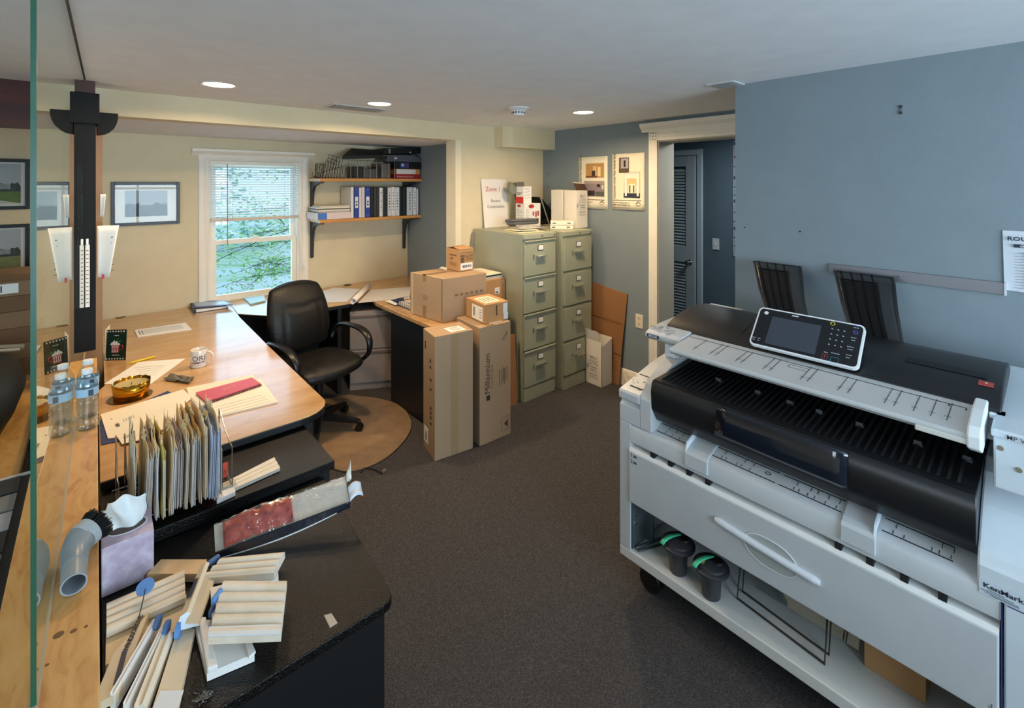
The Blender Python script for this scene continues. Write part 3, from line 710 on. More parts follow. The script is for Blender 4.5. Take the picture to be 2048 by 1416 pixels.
# floor mat
c = V((1.20, 3.30, 0)); bm = B(); pts = []
def smooth_path(P, k=5):
    out = []
    for i in range(len(P)-1):
        a, b, c, d = P[max(i-1, 0)], P[i], P[i+1], P[min(i+2, len(P)-1)]
        for j in range(k):
            u = j/k; out.append(.5*((2*b)+(-a+c)*u+(2*a-5*b+4*c-d)*u*u+(-a+3*b-3*c+d)*u**3))
    return out+[P[-1]]
Pm = [onz(u, v, 0) for u, v in ((615, 890), (650, 930), (700, 945), (760, 925), (800, 893), (822, 860), (820, 835), (800, 812), (760, 798), (700, 790))]
Pm = smooth_path(Pm)
bm = B(); prism(bm, [(p.x, p.y, .001) for p in Pm]+[(1.0, 4.0, .001), (.80, 3.9, .001), (.80, 2.9, .001)], (0, 0, .004))
t = thing('floor_mat', 'tan rounded chair mat under the black office chair', 'mat', (1.2, 3.3, 0))
obj('mat_surface', bm, ramp_mat('mat', ['7f684f', '977c60'], 14, .35, coat=.15), t)
Pe = [V((p.x, p.y, .003)) for p in Pm]
bm = B(); tube(bm, Pe, .004, 6); obj('mat_edge', bm, M('2b2520', .6), t, smooth=True)
t = thing('fallen_cable', 'short dark cable with a plug lying on the carpet beside the mat', 'cable', onz(745, 943, 0))
bm = B(); tube(bm, [onz(u, v, .005) for u, v in ((722, 945), (727, 937), (738, 936), (752, 940), (764, 947))], .004, 6); obj('wire', bm, M('1d1a18', .6), t, smooth=True)
bm = B(); p = onz(768, 945, 0); rbox(bm, p, .03, .018, 0.001, .016, .5); obj('plug', bm, M('6b5f55', .5), t, bevel=.003)
# ================================================================ wide format printer
P = thing('wide_format_printer', 'large white wide format printer with black output tray and tilted touch panel', 'printer', (1.70, .6, 0))
YL, YR = 1.228, .08
PRB = M('c9d3da', .42, bump=.05, bscale=500)
# base slab and casters
obj('base_slab', bx(1.70, -.10, .15, 2.42, YL, .192), M('cfcfca', .45), P, bevel=.004)
for (x, y) in ((1.80, 1.13), (2.32, 1.13), (1.80, .0)):
    bm = B()
    for s in (-.018, .018): lathe(bm, [(.0, -.010), (.045, -.010), (.05, -.005), (.05, .005), (.045, .010), (.0, .010)], (x+s, y, .051), 22, axis=(1, 0, 0), cap=False)
    box(bm, x-.006, y-.03, .05, x+.006, y+.03, .12); lathe(bm, [(.0, .12), (.04, .12), (.04, .15), (.0, .15)], (x, y, 0), 18, cap=False)
    obj('caster', bm, M('141414', .4), P, smooth=True)
# left side wall of the lower body
bm = B(); box(bm, 1.70, YL-.055, .192, 2.40, YL, .728); obj('side_panel', bm, PRN, P, bevel=.003)
bm = B(); box(bm, 1.705, YL-.062, .20, 1.80, YL-.055, .40); box(bm, 1.80, YL-.10, .20, 1.81, YL-.055, .45); obj('inner_bracket', bm, M('707a80', .3, .6), P)
bm = B()
for z in (.30, .335): lathe(bm, [(.0, 0), (.008, 0), (.007, .004), (.0, .005)], (1.725, YL-.062, z), 10, axis=(0, -1, 0), cap=False)
obj('bracket_screws', bm, CHROME, P)
bm = B(); tube(bm, [(1.715, YL-.07, .205), (1.95, YL-.16, .215)], .006, 6); tube(bm, [(1.715, YL-.085, .20), (1.95, YL-.18, .20)], .005, 6); obj('drawer_rail', bm, M('55585a', .3, .7), P)
obj('rear_panel', bx(2.12, YR, .192, 2.14, YL-.055, .66), M('3a3e42', .6), P)
# lower cabinet right of the drawers
obj('right_panel', bx(1.70, -.10, .192, 2.40, YR-.004, .70), PRB, P, bevel=.004)
# roll drawer
D = obj('roll_drawer', bx(1.692, YR+.004, .403, 1.715, 1.176, .618), PRN, P, bevel=.004)
bm = B(); prism(bm, [(1.694, YR+.004, .618), (1.70, YR+.004, .632), (1.735, YR+.004, .636), (1.735, YR+.004, .618)], (0, 1.176-YR-.004, 0)); obj('drawer_lip', bm, M('e2e4e2', .4), D)
obj('drawer_box', bx(1.72, YR+.02, .405, 2.12, 1.165, .61), M('4d5256', .5), P)
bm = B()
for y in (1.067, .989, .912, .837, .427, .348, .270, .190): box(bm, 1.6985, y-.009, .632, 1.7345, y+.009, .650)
obj('dark_rib', bm, M('18191b', .6), D)  # row of dark ribs above the drawer lip
bm = B(); pts = []
hy0, hy1 = .803, .471; L = hy0-hy1
for i in range(25):
    a = i/24; y = hy0-L*a; 
    pts.append((1.688-.003*math.sin(a*math.pi), y, .530-.024*a))
tube(bm, pts, [.008]+[.0125]*23+[.008], 12); h = obj('drawer_handle', bm, M('ccd2d8', .3), D, smooth=True)
bm = B(); n = 24; ring = []
cy, cz, ry, rz = .618, .508, .084, .048
for k in range(n):
    a = 2*math.pi*k/n; ring.append((1.6915, cy+ry*math.copysign(abs(math.cos(a))**.8, math.cos(a))+.12*rz*math.sin(a), cz+rz*math.sin(a)))
prism(bm, ring, (-.0012, 0, 0)); obj('handle_recess', bm, M('a5aaa8', .4), D)
bm = B(); tube(bm, [(q_[0]-.0012, q_[1], q_[2]) for q_ in ring], .0018, 5, True); obj('recess_rim', bm, M('d4dade', .35), D, smooth=True)
bm = B(); text_bm(bm, '1', (1.6915, 1.168, .598), -Y, Z, .024); text_bm(bm, '2', (1.6915, 1.168, .572), -Y, Z, .024)
for z in (.600, .574):
    for k in range(3): box(bm, 1.6905, 1.148-.005*k, z, 1.6912, 1.151-.005*k, z+.009)
    box(bm, 1.6905, 1.138, z, 1.6912, 1.151, z+.0015)
obj('tray_number', bm, M('3a3c40', .6), D)
bm = B(); text_bm(bm, '\u2193', (1.6915, .105, .425), -Y, Z, .02)
box(bm, 1.6905, .088, .412, 1.6912, .108, .420); obj('tray_icon', bm, M('4a4c50', .6), D)
# upper fascia with sloping ledge
fp = [(1.70, .652), (1.70, .712), (1.706, .722), (1.72, .730), (1.80, .752), (1.80, .652)]
bm = B(); prism(bm, [(x, YR+.002, z) for x, z in fp], (0, 1.176-YR-.002, 0)); U = obj('upper_drawer', bm, PRN, P, smooth=True, bevel=.002)
obj('upper_box', bx(1.80, YR+.01, .64, 2.38, 1.17, .74), M('3a3d40', .5), P)
def slope(u, v):  # point on the sloping ledge
    for _ in range(3):
        p = onz(u, v, .74); z = .730+(p.x-1.72)*.275; p = onz(u, v, z)
    return V((p.x, p.y, .730+(p.x-1.72)*.275+.0008))
def gtab(y0, y1):
    bm = B(); f2 = [(1.692, .668), (1.692, .716), (1.70, .727), (1.715, .735), (1.79, .757), (1.79, .70), (1.72, .668)]
    prism(bm, [(x, y1, z) for x, z in f2], (0, y0-y1, 0)); g = obj('paper_guide', bm, PRN, P, bevel=.002); return g
g = gtab(.924, .835); bm = B(); prism(bm, [(1.696, .918, .722), (1.704, .918, .752), (1.785, .918, .782), (1.79, .918, .757)], (0, .005, 0)); obj('guide_fin', bm, M('dfeaf2', .3), g)
g = gtab(.419, .334); bm = B(); prism(bm, [(1.696, .334, .722), (1.704, .334, .752), (1.785, .334, .782), (1.79, .334, .757)], (0, .005, 0)); obj('guide_fin', bm, M('dfeaf2', .3), g)
bm = B()
def ruleline(x, ya, yb, w=.0035):
    z = .730+(x-1.72)*.275+.0006; prism(bm, [(x-w/2, ya, z-w*.14), (x+w/2, ya, z+w*.14), (x+w/2, yb, z+w*.14), (x-w/2, yb, z-w*.14)], (0, 0, .0004))
def tick(xa, xb, y, w=.0018):
    za, zb = .730+(xa-1.72)*.275+.0006, .730+(xb-1.72)*.275+.0006
    prism(bm, [(xa, y, za), (xa, y+w, za), (xb, y+w, zb), (xb, y, zb)], (0, 0, .0004))
for ya, yb in ((1.065, .93), (.832, .615), (.605, .425), (.325, .172)):
    ruleline(1.728, ya, yb); ruleline(1.775, ya, yb)
for y in (1.03, 1.0, .97, .80, .785, .745, .73, .70, .56, .545, .52, .50, .47, .44, .30, .275, .215, .20, .176):
    tick(1.732, 1.745, y)
    if int(y*1000) % 2 == 0: tick(1.755, 1.772, y-.004)
for a in range(10):
    c = (1.752, .645); an = a*.628
    tick(1.752+.006*math.cos(an), 1.752+.006*math.cos(an)+.003, .645+.008*math.sin(an), .003)
obj('ruler_marks', bm, M('2b2d30', .6), U)
# side arms
ap = [(1.70, .728), (1.70, .80), (1.712, .806), (1.712, .818), (1.694, .828), (1.692, .856), (1.70, .864), (1.80, .884), (1.95, .915), (2.12, .935), (2.38, .935), (2.38, .728)]
bm = B(); prism(bm, [(x, YL, z) for x, z in ap], (0, -(YL-1.127), 0)); A = obj('side_arm', bm, PRN, P, bevel=.003)
ip = [(1.70, .728), (1.698, .855), (1.74, .905), (1.84, .955), (2.0, .99), (2.12, .99), (2.12, .728)]
bm = B(); prism(bm, [(x, 1.127, z) for x, z in ip], (0, -.055, 0)); obj('inner_arm', bm, PRN, A, bevel=.004)
bm = B(); rnd = random.Random(3)
def armz(x): return .864+(x-1.70)*.2
for k in range(34):
    x = rnd.uniform(1.715, 1.82); y = rnd.uniform(1.14, 1.215); L = rnd.uniform(.004, .016); an = rnd.choice((.3, 1.3, 1.9, .8)); w = .0012
    dxx, dyy = math.cos(an)*L, math.sin(an)*L
    prism(bm, [(x, y, armz(x)+.0012), (x+w, y+w, armz(x+w)+.0012), (x+dxx+w, y+dyy+w, armz(x+dxx)+.0012), (x+dxx, y+dyy, armz(x+dxx)+.0012)], (0, 0, .0006))
box(bm, 1.83, 1.14, .8905, 1.836, 1.215, .892); box(bm, 1.735, 1.13, .873, 1.74, 1.20, .8745)
obj('instruction_drawing', bm, M('33343a', .6), A)
# neck under the scanner
obj('neck', bx(1.93, 1.085, .90, 2.38, 1.145, 1.06), PRN, P, bevel=.004)
bm = B(); box(bm, 1.915, 1.09, .975, 1.93, 1.14, 1.03); lathe(bm, [(.0, 0), (.006, 0), (.006, .003), (.0, .003)], (1.9145, 1.12, 1.0), 10, axis=(-1, 0, 0), cap=False); obj('neck_cover', bm, PRB, P, bevel=.002)
# black output tray
tp = [(1.79, .745), (1.735, .775), (1.700, .83), (1.693, .90), (1.700, .935), (1.712, .945), (1.75, .946), (1.93, .952), (2.30, .985), (2.30, .745)]
bm = B(); prism(bm, [(x, 1.072, z) for x, z in tp], (0, -(1.072-.125), 0)); TR = obj('output_tray', bm, BLKG, P, smooth=True, bevel=.002)
bm = B()
n = 44
for k in range(n):
    y = 1.05-k*(1.05-.15)/n
    prism(bm, [(1.735, y, .9455), (1.735, y-.006, .951), (1.735, y-.012, .9455)], (.33, 0, .018))
obj('tray_ribs', bm, M('1b1d1f', .4), TR)
bm = B(); prism(bm, [(1.708, 1.068, .9435), (1.714, 1.068, .9475), (1.733, 1.068, .9478), (1.733, 1.068, .9445)], (0, -.94, 0)); obj('tray_edge', bm, M('0e0f10', .35), TR)
for y in (.877, .727, .618, .526, .411, .265, .157):
    bm = B(); box(bm, 1.872, y-.012, .950, 1.892, y+.012, .958); box(bm, 1.868, y-.010, .956, 1.874, y+.010, .968); o = obj('paper_clip', bm, M('4a4d50', .3), TR, bevel=.002)
# smoked window flap in the middle of the black front
fl = [(1.6895, .80), (1.6885, .86), (1.690, .905), (1.700, .938)]
bm = B(); grid(bm, lambda a, b: V((fl[0][0]*(1-b)+fl[3][0]*b-.004-.006*math.sin(b*math.pi), .80-(.80-.40)*a, .835+(.94-.835)*b)), 10, 8)
o = obj('smoked_flap', bm, M('141a24', .12, coat=.5), TR, smooth='all'); solid(o, .002)
bm = B(); tube(bm, [(1.684, .80, .842), (1.682, .60, .838), (1.684, .41, .836)], .004, 8); box(bm, 1.678, .775, .845, 1.685, .80, .852); obj('flap_rod', bm, M('3b3d42', .3), TR, smooth=True)
# scanner
bm = B(); sp = [(1.84, 1.06), (1.80, 1.075), (1.775, 1.09), (1.775, 1.106), (1.80, 1.116), (1.86, 1.124), (2.05, 1.130), (2.38, 1.13), (2.38, 1.04), (1.90, 1.04)]
prism(bm, [(x, 1.152, z) for x, z in sp], (0, -(1.152-.99), 0)); SC = obj('scanner_end', bm, PRN, P, bevel=.004)
bm = B(); plate(bm, (1.7745, 1.140, 1.0915), -Y, Z, .056, .013, .0012); obj('badge', bm, M('1d3350', .4), SC)
bm = B(); text_bm(bm, 'RICOH', (1.7730, 1.112, 1.0935), -Y, Z, .013, align='CENTER', bold=.03); obj('badge_lettering', bm, WHITE, SC)
bm = B(); rnd = random.Random(8)
for k in range(12):
    x = rnd.uniform(1.80, 1.87); y = rnd.uniform(1.03, 1.14); box(bm, x, y, 1.1245, x+rnd.uniform(.002, .012), y+rnd.uniform(.002, .02), 1.1262)
obj('instruction_drawing', bm, M('8c9094', .6), SC)
obj('scanner_body', bx(1.88, .095, 1.03, 2.38, 1.0, 1.118), M('b9bec2', .45), P, bevel=.003)
tp2 = [(1.685, 1.090), (1.685, 1.098), (1.690, 1.102), (1.90, 1.121), (1.90, 1.06), (1.70, 1.078)]
bm = B(); prism(bm, [(x, .985, z) for x, z in tp2], (0, -(.985-.13), 0)); TB = obj('original_table', bm, M('bfc2c3', .4), P, bevel=.002)
def tz(x): return 1.102+(x-1.69)*(.019/.21)+.0006
def tline(bm, p, q, w):
    p = V((p[0], p[1], tz(p[0]))); q = V((q[0], q[1], tz(q[0]))); dd = (q-p).normalized(); s = V((-dd.y, dd.x, 0))*w/2
    prism(bm, [p-s, p+s, q+s, q-s], (0, 0, .0004))
bm = B(); tline(bm, (1.838, .98), (1.838, .18), .003)
for y in (.93, .865, .845, .77, .75, .675, .655, .56, .54, .455, .43, .34, .318, .275, .238, .205):
    tline(bm, (1.730, y-.02), (1.845, y-.02), .0016)
    tline(bm, (1.755, y-.027), (1.755, y-.012), .0012)
for s in ((1.79, .60), ):
    for a in ((0, 0, .022, 0), (.022, 0, .022, -.06), (.022, -.06, 0, -.06), (0, -.06, 0, 0)): tline(bm, (1.80+a[0], .60+a[1]), (1.80+a[2], .60+a[3]), .0012)
tline(bm, (1.822, .19), (1.838, .19), .003); tline(bm, (1.822, .155), (1.838, .155), .003); tline(bm, (1.838, .19), (1.838, .155), .003)
obj('guide_lines', bm, M('33363a', .5), TB)
bm = B(); prism(bm, [(1.683, .245, 1.074), (1.683, .245, 1.0895), (1.74, .245, 1.0895), (1.74, .245, 1.07)], (0, -.115, 0)); obj('corner_pad', bm, M('cfcfc8', .4), TB, bevel=.003)
bm = B(); ep = [(1.680, 1.070), (1.678, 1.105), (1.70, 1.122), (1.80, 1.136), (1.90, 1.135), (1.90, 1.05), (1.72, 1.05)]
prism(bm, [(x, .142, z) for x, z in ep], (0, -.028, 0)); obj('end_bracket', bm, M('e2e8ea', .35), P, bevel=.004)
bm = B(); tube(bm, [(1.70, .965, 1.066), (1.72, .945, 1.066), (1.75, .93, 1.112)], .0012, 5); obj('stray_wire', bm, M('b9bcc0', .3), P)
bm = B(); lpf = [(1.872, 1.112), (1.868, 1.120), (1.885, 1.133), (1.93, 1.150), (2.0, 1.164), (2.08, 1.172), (2.16, 1.172), (2.24, 1.160), (2.30, 1.135), (2.30, 1.112)]
prism(bm, [(x, 1.107, z) for x, z in lpf], (0, -(1.107-.088), 0)); LD = obj('scanner_lid', bm, BLKG, P, smooth=True, bevel=.004)
bm = B()
prism(bm, [(1.995, .315, 1.1642), (2.035, .315, 1.1682), (2.035, .125, 1.1682), (1.995, .125, 1.1642)], (0, 0, .0012)); obj('output_slot', bm, M('060606', .5), LD)
bm = B(); prism(bm, [(1.950, .140, 1.1555), (1.975, .140, 1.1605), (1.975, .108, 1.1605), (1.950, .108, 1.1555)], (0, 0, .002)); k_ = obj('power_button', bm, M('a8423a', .4), LD)
bm = B(); prism(bm, [(1.962, .126, 1.1605), (1.966, .126, 1.161), (1.966, .121, 1.161), (1.962, .121, 1.1605)], (0, 0, .001)); obj('button_mark', bm, WHITE, k_)
obj('lid_foot', bx(1.86, .078, 1.098, 1.90, .112, 1.112), M('e6ecef', .4), P, bevel=.003)
for ya in (.815, .395):
    bm = B(); tube(bm, [(1.895, ya, 1.1375), (1.95, ya-.004, 1.156), (2.02, ya-.002, 1.1675), (2.08, ya+.006, 1.1725)], .0012, 5); obj('lid_seam', bm, M('050505', .6), LD)
# touch panel
q0 = V((1.850, .752, 1.143)); q1 = V((1.862, .412, 1.141)); q3 = V((1.972, .765, 1.262))
r_ = (q1-q0).normalized(); u_ = (q3-q0); u_ = (u_-r_*u_.dot(r_)).normalized(); n_ = r_.cross(u_).normalized()
Wp, Hp = (q1-q0).length, .168
def pp(a, b, c=0.0): return q0+r_*a*Wp+u_*b*Hp+n_*c
def rrect(x0, y0, x1, y1, r, c=0.0, n=5):
    out = []
    for (cx, cy, s) in ((x1-r, y0+r, -90), (x1-r, y1-r, 0), (x0+r, y1-r, 90), (x0+r, y0+r, 180)):
        for k in range(n+1):
            a = math.radians(s+90*k/n); out.append(q0+r_*(cx+r*math.cos(a))+u_*(cy+r*math.sin(a))+n_*c)
    return out
bm = B(); prism(bm, rrect(0, 0, Wp, Hp, .018, -.014), n_*.014); CP = obj('touch_panel', bm, M('e8ecee', .35), P, smooth=True)
bm = B(); prism(bm, rrect(.006, .006, Wp-.006, Hp-.006, .013, .0), n_*.0012); PF = obj('panel_face', bm, M('0b0e14', .22, coat=.3), CP)
bm = B(); prism(bm, [pp(.155, .10, .0012), pp(.63, .10, .0012), pp(.63, .80, .0012), pp(.155, .80, .0012)], n_*.0005); obj('screen', bm, M('3d444e', .22), PF)
bm = B(); prism(bm, rrect(-.0, -.0, .001, .001, .0004), n_*.0001) if False else None
def disc(bm, a, b, r, c=.0014, n=20, rin=None):
    ctr = pp(a, b, c)
    if rin is None: prism(bm, [ctr+r_*r*math.cos(6.28318*k/n)+u_*r*math.sin(6.28318*k/n) for k in range(n)], n_*.0006)
    else:
        tube(bm, [ctr+r_*r*math.cos(6.28318*k/n)+u_*r*math.sin(6.28318*k/n) for k in range(n)], rin, 4, True)
bm = B(); disc(bm, .085, .86, .0075); obj('home_button', bm, M('dfe6ec', .3), PF)
bm = B(); disc(bm, .722, .905, .0065, rin=.0012, n=16); obj('yellow_key', bm, M('d9cf3c', .4), PF)
bm = B(); disc(bm, .925, .80, .0065, rin=.001, n=14); disc(bm, .925, .80, .002); obj('blue_key', bm, M('5a5fd0', .4), PF)
bm = B(); c0 = pp(.716, .11, .0016); tube(bm, [c0+r_*a+u_*b for a, b in ((-.008, -.008), (.008, -.008), (.008, .008), (-.008, .008))], .0008, 4, True); disc(bm, .716, .11, .002); obj('stop_key', bm, M('c2483e', .4), PF)
bm = B(); c0 = pp(.80, .085, .0016); tube(bm, [c0+r_*a+u_*b for a, b in ((-.011, -.009), (.011, -.009), (.011, .009), (-.011, .009))], .0008, 4, True); obj('start_key', bm, M('4a8f9c', .4), PF)
bm = B(); disc(bm, .93, .975, .003); obj('indicator_light', bm, M('7a86ff', .3, emit=1.5), PF)
bm = B()
for i in range(3):
    for j in range(4):
        c = pp(.722+.052*i, .77-.125*j, .0014); prism(bm, [c, c+r_*.005, c+r_*.005+u_*.002, c+u_*.005], n_*.0004)
for a, b, n in ((.925, .90, 4), (.92, .66, 4), (.92, .60, 3), (.91, .44, 5), (.91, .38, 4), (.91, .25, 4), (.905, .19, 3), (.80, .22, 6), (.04, .17, 3), (.09, .17, 3), (.04, .12, 2), (.09, .12, 2), (.72, .20, 3), (.80, .96, 10)):
    for k in range(n):
        c = pp(a-.012*n/2+.012*k, b, .0014); prism(bm, [c, c+r_*.0026, c+r_*.0026+u_*.003, c+u_*.003], n_*.0004)
obj('key_legends', bm, M('aab0b6', .4), PF)
bm = B(); c = pp(.34, .90, .0014); prism(bm, [c, c+r_*.022, c+r_*.022+u_*.005, c+u_*.005], n_*.0004); obj('panel_badge', bm, M('c6ccd2', .4), PF)
bm = B(); prism(bm, [(1.90, .74, 1.145), (1.985, .745, 1.235), (2.05, .74, 1.171), (1.94, .74, 1.152)], (0, -.31, 0)); obj('panel_stand', bm, BLKG, P, bevel=.004)
# curved paper stackers behind the lid
for (ya, yb, yc, yd) in ((.986, .774, .80, .655), (.640, .432, .50, .352)):
    prof = [(2.235, 1.10), (2.262, 1.155), (2.290, 1.205), (2.325, 1.255), (2.375, 1.303), (2.43, 1.338), (2.49, 1.352)]
    Gd = thing('x', 'x', 'x') if False else None
    bm = B()
    def fn(a, b, prof=prof, ya=ya, yb=yb, yc=yc, yd=yd):
        k = b*(len(prof)-1); i = min(int(k), len(prof)-2); f = k-i
        x = prof[i][0]*(1-f)+prof[i+1][0]*f; z = prof[i][1]*(1-f)+prof[i+1][1]*f
        yl = yc+(ya-yc)*b; yr = yd+(yb-yd)*b
        return V((x, yl+(yr-yl)*a, z))
    grid(bm, fn, 10, 18); st = obj('output_stacker', bm, M('2b2e30', .45), P, smooth='all'); solid(st, .006)
    bm = B()
    for a in (.12, .30, .48, .66): tube(bm, [fn(a, b)+V((-.005, 0, .004)) for b in [i/14 for i in range(15)]], .0025, 4)
    tube(bm, [fn(a, .80)+V((-.005, 0, .004)) for a in (.06, .74)], .0025, 4)
    obj('stacker_rib', bm, M('0c0d0e', .8, spec=.1), st)
    bm = B(); grid(bm, lambda a, b: fn(.06+.68*a, .78*b)+V((-.0045, 0, .003)), 6, 12); obj('stacker_inlay', bm, M('131416', .6, spec=.2), st, smooth='all')
    bm = B(); tube(bm, [fn(0, b/16) for b in range(17)], .006, 6); tube(bm, [fn(1, b/16) for b in range(17)], .006, 6); tube(bm, [fn(a/8, 1) for a in range(9)], .005, 6); obj('stacker_edge', bm, M('191b1e', .35), st, smooth=True)
# right housing
rp = [(1.70, .70), (1.70, .772), (1.706, .782), (1.712, .80), (1.72, .812), (1.80, .885), (1.88, .94), (1.95, .955), (2.40, .955), (2.40, .70)]
bm = B(); prism(bm, [(x, .124, z) for x, z in rp], (0, -.23, 0)); RH = obj('right_housing', bm, PRB, P, bevel=.005)
bm = B(); box(bm, 1.76, -.10, .955, 2.40, .098, 1.09); box(bm, 1.75, -.10, 1.09, 2.40, .102, 1.112); UH = obj('scanner_side_cover', bm, PRB, P, bevel=.005)
bm = B(); text_bm(bm, 'MP W6700', (1.7485, .074, 1.0945), -Y, Z, .0155, bold=.01); obj('model_lettering', bm, M('3a3f46', .5), UH)
for y, z in ((.085, 1.062), (.052, 1.02)):
    bm = B(); lathe(bm, [(.0, 0), (.007, 0), (.006, .003), (.0, .003)], (1.76, y, z), 12, axis=(-1, 0, 0), cap=False); obj('screw', bm, M('9a9484', .3, .6), UH)
bm = B(); plate(bm, (1.6985, .120, .703), -Y, Z, .17, .036, .0006); DC = obj('dealer_sticker', bm, M('c3cfda', .5), RH)
bm = B(); text_bm(bm, 'KenMark', (1.6978, .113, .722), -Y, Z, .0165, bold=.025, wide=1.15)
for i, (a, b, w) in enumerate(((.105, .717, .03), (.118, .713, .06), (.11, .709, .06), (.10, .706, .05), (.03, .722, .05), (.03, .716, .05))): plate(bm, (1.6978, a, b), -Y, Z, w, .0012, .0005)
obj('sticker_lettering', bm, M('2a2f3c', .6), DC)
bm = B(); plate(bm, (1.6978, .022, .705), -Y, Z, .06, .012, .0005); obj('sticker_band', bm, M('1e2550', .5), DC)
bm = B(); tube(bm, [(1.6985, YR, .70), (1.6985, YR, .20)], .0015, 4); tube(bm, [(1.70, .07, .698), (1.70, -.10, .698)], .0012, 4); obj('panel_gap', bm, M('1c2466', .6), P)
# ---------------- things stored on the printer's base
def toner(x, y, label, s=1.0):
    t = thing('toner_bottle', label, 'toner bottle', (x, y, .192), 0, 'grey toner bottles on the printer base')
    bm = B(); lathe(bm, [(.0, 0), (.030, 0), (.033, .004), (.036, .080), (.042, .090), (.058, .100), (.064, .104), (.065, .112), (.060, .116), (.052, .117), (.050, .124), (.030, .130), (.0, .131)], (x, y, .192), 32, cap=False)
    b = obj('bottle_body', bm, M('35353a', .42), t, smooth=True)
    bm = B(); pts = [V((x+.058*math.cos(a)*.25-.012, y+.056*math.cos(a), .192+.128+.022*math.sin(a))) for a in [math.pi*k/12 for k in range(13)]]
    grid(bm, lambda a, bb: V((x-.010+.052*math.cos(math.pi*bb), y+.006+.018*a-.4*(.052*math.cos(math.pi*bb)), .192+.118+.022*math.sin(math.pi*bb))), 2, 12); g = obj('green_strap', bm, M('45bd90', .4), t, smooth='all'); solid(g, .003)
    bm = B(); lathe(bm, [(.0, .130), (.020, .131), (.018, .138), (.0, .139)], (x+.012, y-.02, .192), 18, cap=False); obj('stopper', bm, M('1a1517', .4), t, smooth=True)
    return t
toner(1.755, .985, 'grey toner bottle with green strap, farther left of two on the printer base')
t = toner(1.745, .845, 'grey toner bottle with green strap and yellow sticker on the printer base')
bm = B(); prism(bm, [(1.708, .878, .318), (1.708, .858, .3215), (1.728, .858, .3235), (1.728, .878, .320)], (0, 0, .0012)); 
bm2 = bm; obj('warning_sticker', bm, M('c9b34a', .5), t)
for k, (dx_, lab) in enumerate(((0, 'thin dark wire stand leaning inside the printer base, nearer of two'), (.045, 'thin dark wire stand leaning inside the printer base, behind the nearer one'))):
    bm = B(); tube(bm, [(1.86+dx_, .78, .36), (1.80+dx_, .772, .198), (1.765+dx_, .48, .198), (1.80+dx_, .48, .36)], .004, 6); o = obj('wire_stand', bm, M('4a4642', .35, .6)); tag(o, lab, 'wire stand')
o = obj('acrylic_sheet', prism(B(), [(1.90, .75, .197), (1.90, .42, .197), (1.98, .42, .36), (1.98, .75, .36)], (.003, 0, 0)), PLASTIC_CLEAR); tag(o, 'clear plastic sheet standing behind the wire stands under the drawer', 'plastic sheet')
t = thing('storage_carton', 'brown cardboard piece stored at the right end of the printer base', 'carton', (1.92, .27, .192))
bm = B(); rbox(bm, (1.93, .32), .14, .15, .193, .36, .0); obj('carton_body', bm, CARD, t)
# ================================================================ file cabinets
FC = M('9fa28c', .38, bump=.04, bscale=300, spec=.5)
FCD = M('8f927c', .4)
def file_cabinet(x0, y0, label, lip):
    t = thing('file_cabinet', label, 'file cabinet', (x0+.19, y0+.33, 0), 0, 'four drawer file cabinets')
    x1 = x0+.38; y1 = y0+.66
    bm = B(); box(bm, x0, y0+.012, 0, x1, y1, 1.335); obj('cabinet_body', bm, FC, t, bevel=.003)
    obj('base_strip', bx(x0+.012, y0-.001, .0, x1-.012, y0+.012, .10), FC, t, bevel=.002)
    tp = obj('top_strip', bx(x0+.004, y0-.003, 1.295, x1-.004, y0+.012, 1.333), FC, t, bevel=.003)
    bm = B(); lathe(bm, [(.0, 0), (.008, 0), (.007, .008), (.0, .009)], (x1-.025, y0-.003, 1.312), 14, axis=(0, -1, 0), cap=False); obj('lock', bm, CHROME, t, smooth=True)
    obj('badge', bx(x0+.20, y0-.0045, 1.308, x0+.225, y0-.003, 1.314), INK, t)
    zs = [.115, .41, .705, 1.0]
    for i, z in enumerate(zs):
        out = 0 if not lip else 0
        dr = obj('drawer', bx(x0+.012, y0-.006, z, x1-.012, y0+.012, z+.272), FC, t, bevel=.003)
        if lip:
            bm = B(); prism(bm, [(x0+.014, y0-.006, z+.272), (x0+.014, y0-.016, z+.274), (x0+.014, y0-.016, z+.282), (x0+.014, y0-.002, z+.284)], (.352, 0, 0)); obj('drawer_lip', bm, FC, dr, bevel=.001)
        else:
            bm = B(); box(bm, x0+.012, y0-.0005, z+.274, x1-.012, y0+.012, z+.283); obj('drawer_gap', bm, FCD, dr)
        cx = x0+.19
        bm = B(); box(bm, cx-.033, y0-.010, z+.196, cx+.033, y0-.006, z+.243); hl = obj('label_holder', bm, M('7b7a70', .3, .8), dr, bevel=.001)
        bm = B(); plate(bm, (cx-.027, y0-.010, z+.201), X, Z, .054, .037, .001); lc = obj('label_card', bm, PAPER, dr)
        bm = B(); text_bm(bm, ('A - E', 'F - K', 'L - R', 'S - Z')[i] if False else '---', (cx-.02, y0-.0112, z+.214), X, Z, .012); obj('card_writing', bm, INKG, lc)
        bm = B(); zh = z+.150
        tube(bm, [(cx-.05, y0-.006, zh-.004), (cx-.05, y0-.032, zh+.004), (cx+.05, y0-.032, zh+.004), (cx+.05, y0-.006, zh-.004)], .0055, 8)
        prism(bm, [(cx-.045, y0-.030, zh+.006), (cx+.045, y0-.030, zh+.006), (cx+.04, y0-.010, zh+.0), (cx-.04, y0-.010, zh+.0)], (0, 0, -.004))
        obj('handle', bm, CHROME, dr, smooth=True)
        bm = B(); box(bm, cx-.085, y0-.012, zh-.02, cx-.078, y0-.006, zh+.018); lathe(bm, [(.0, 0), (.004, 0), (.004, .014), (.0, .014)], (cx-.082, y0-.006, zh+.008), 8, axis=(0, -1, 0), cap=False); obj('thumb_latch', bm, CHROME, dr, smooth=True)
    return t
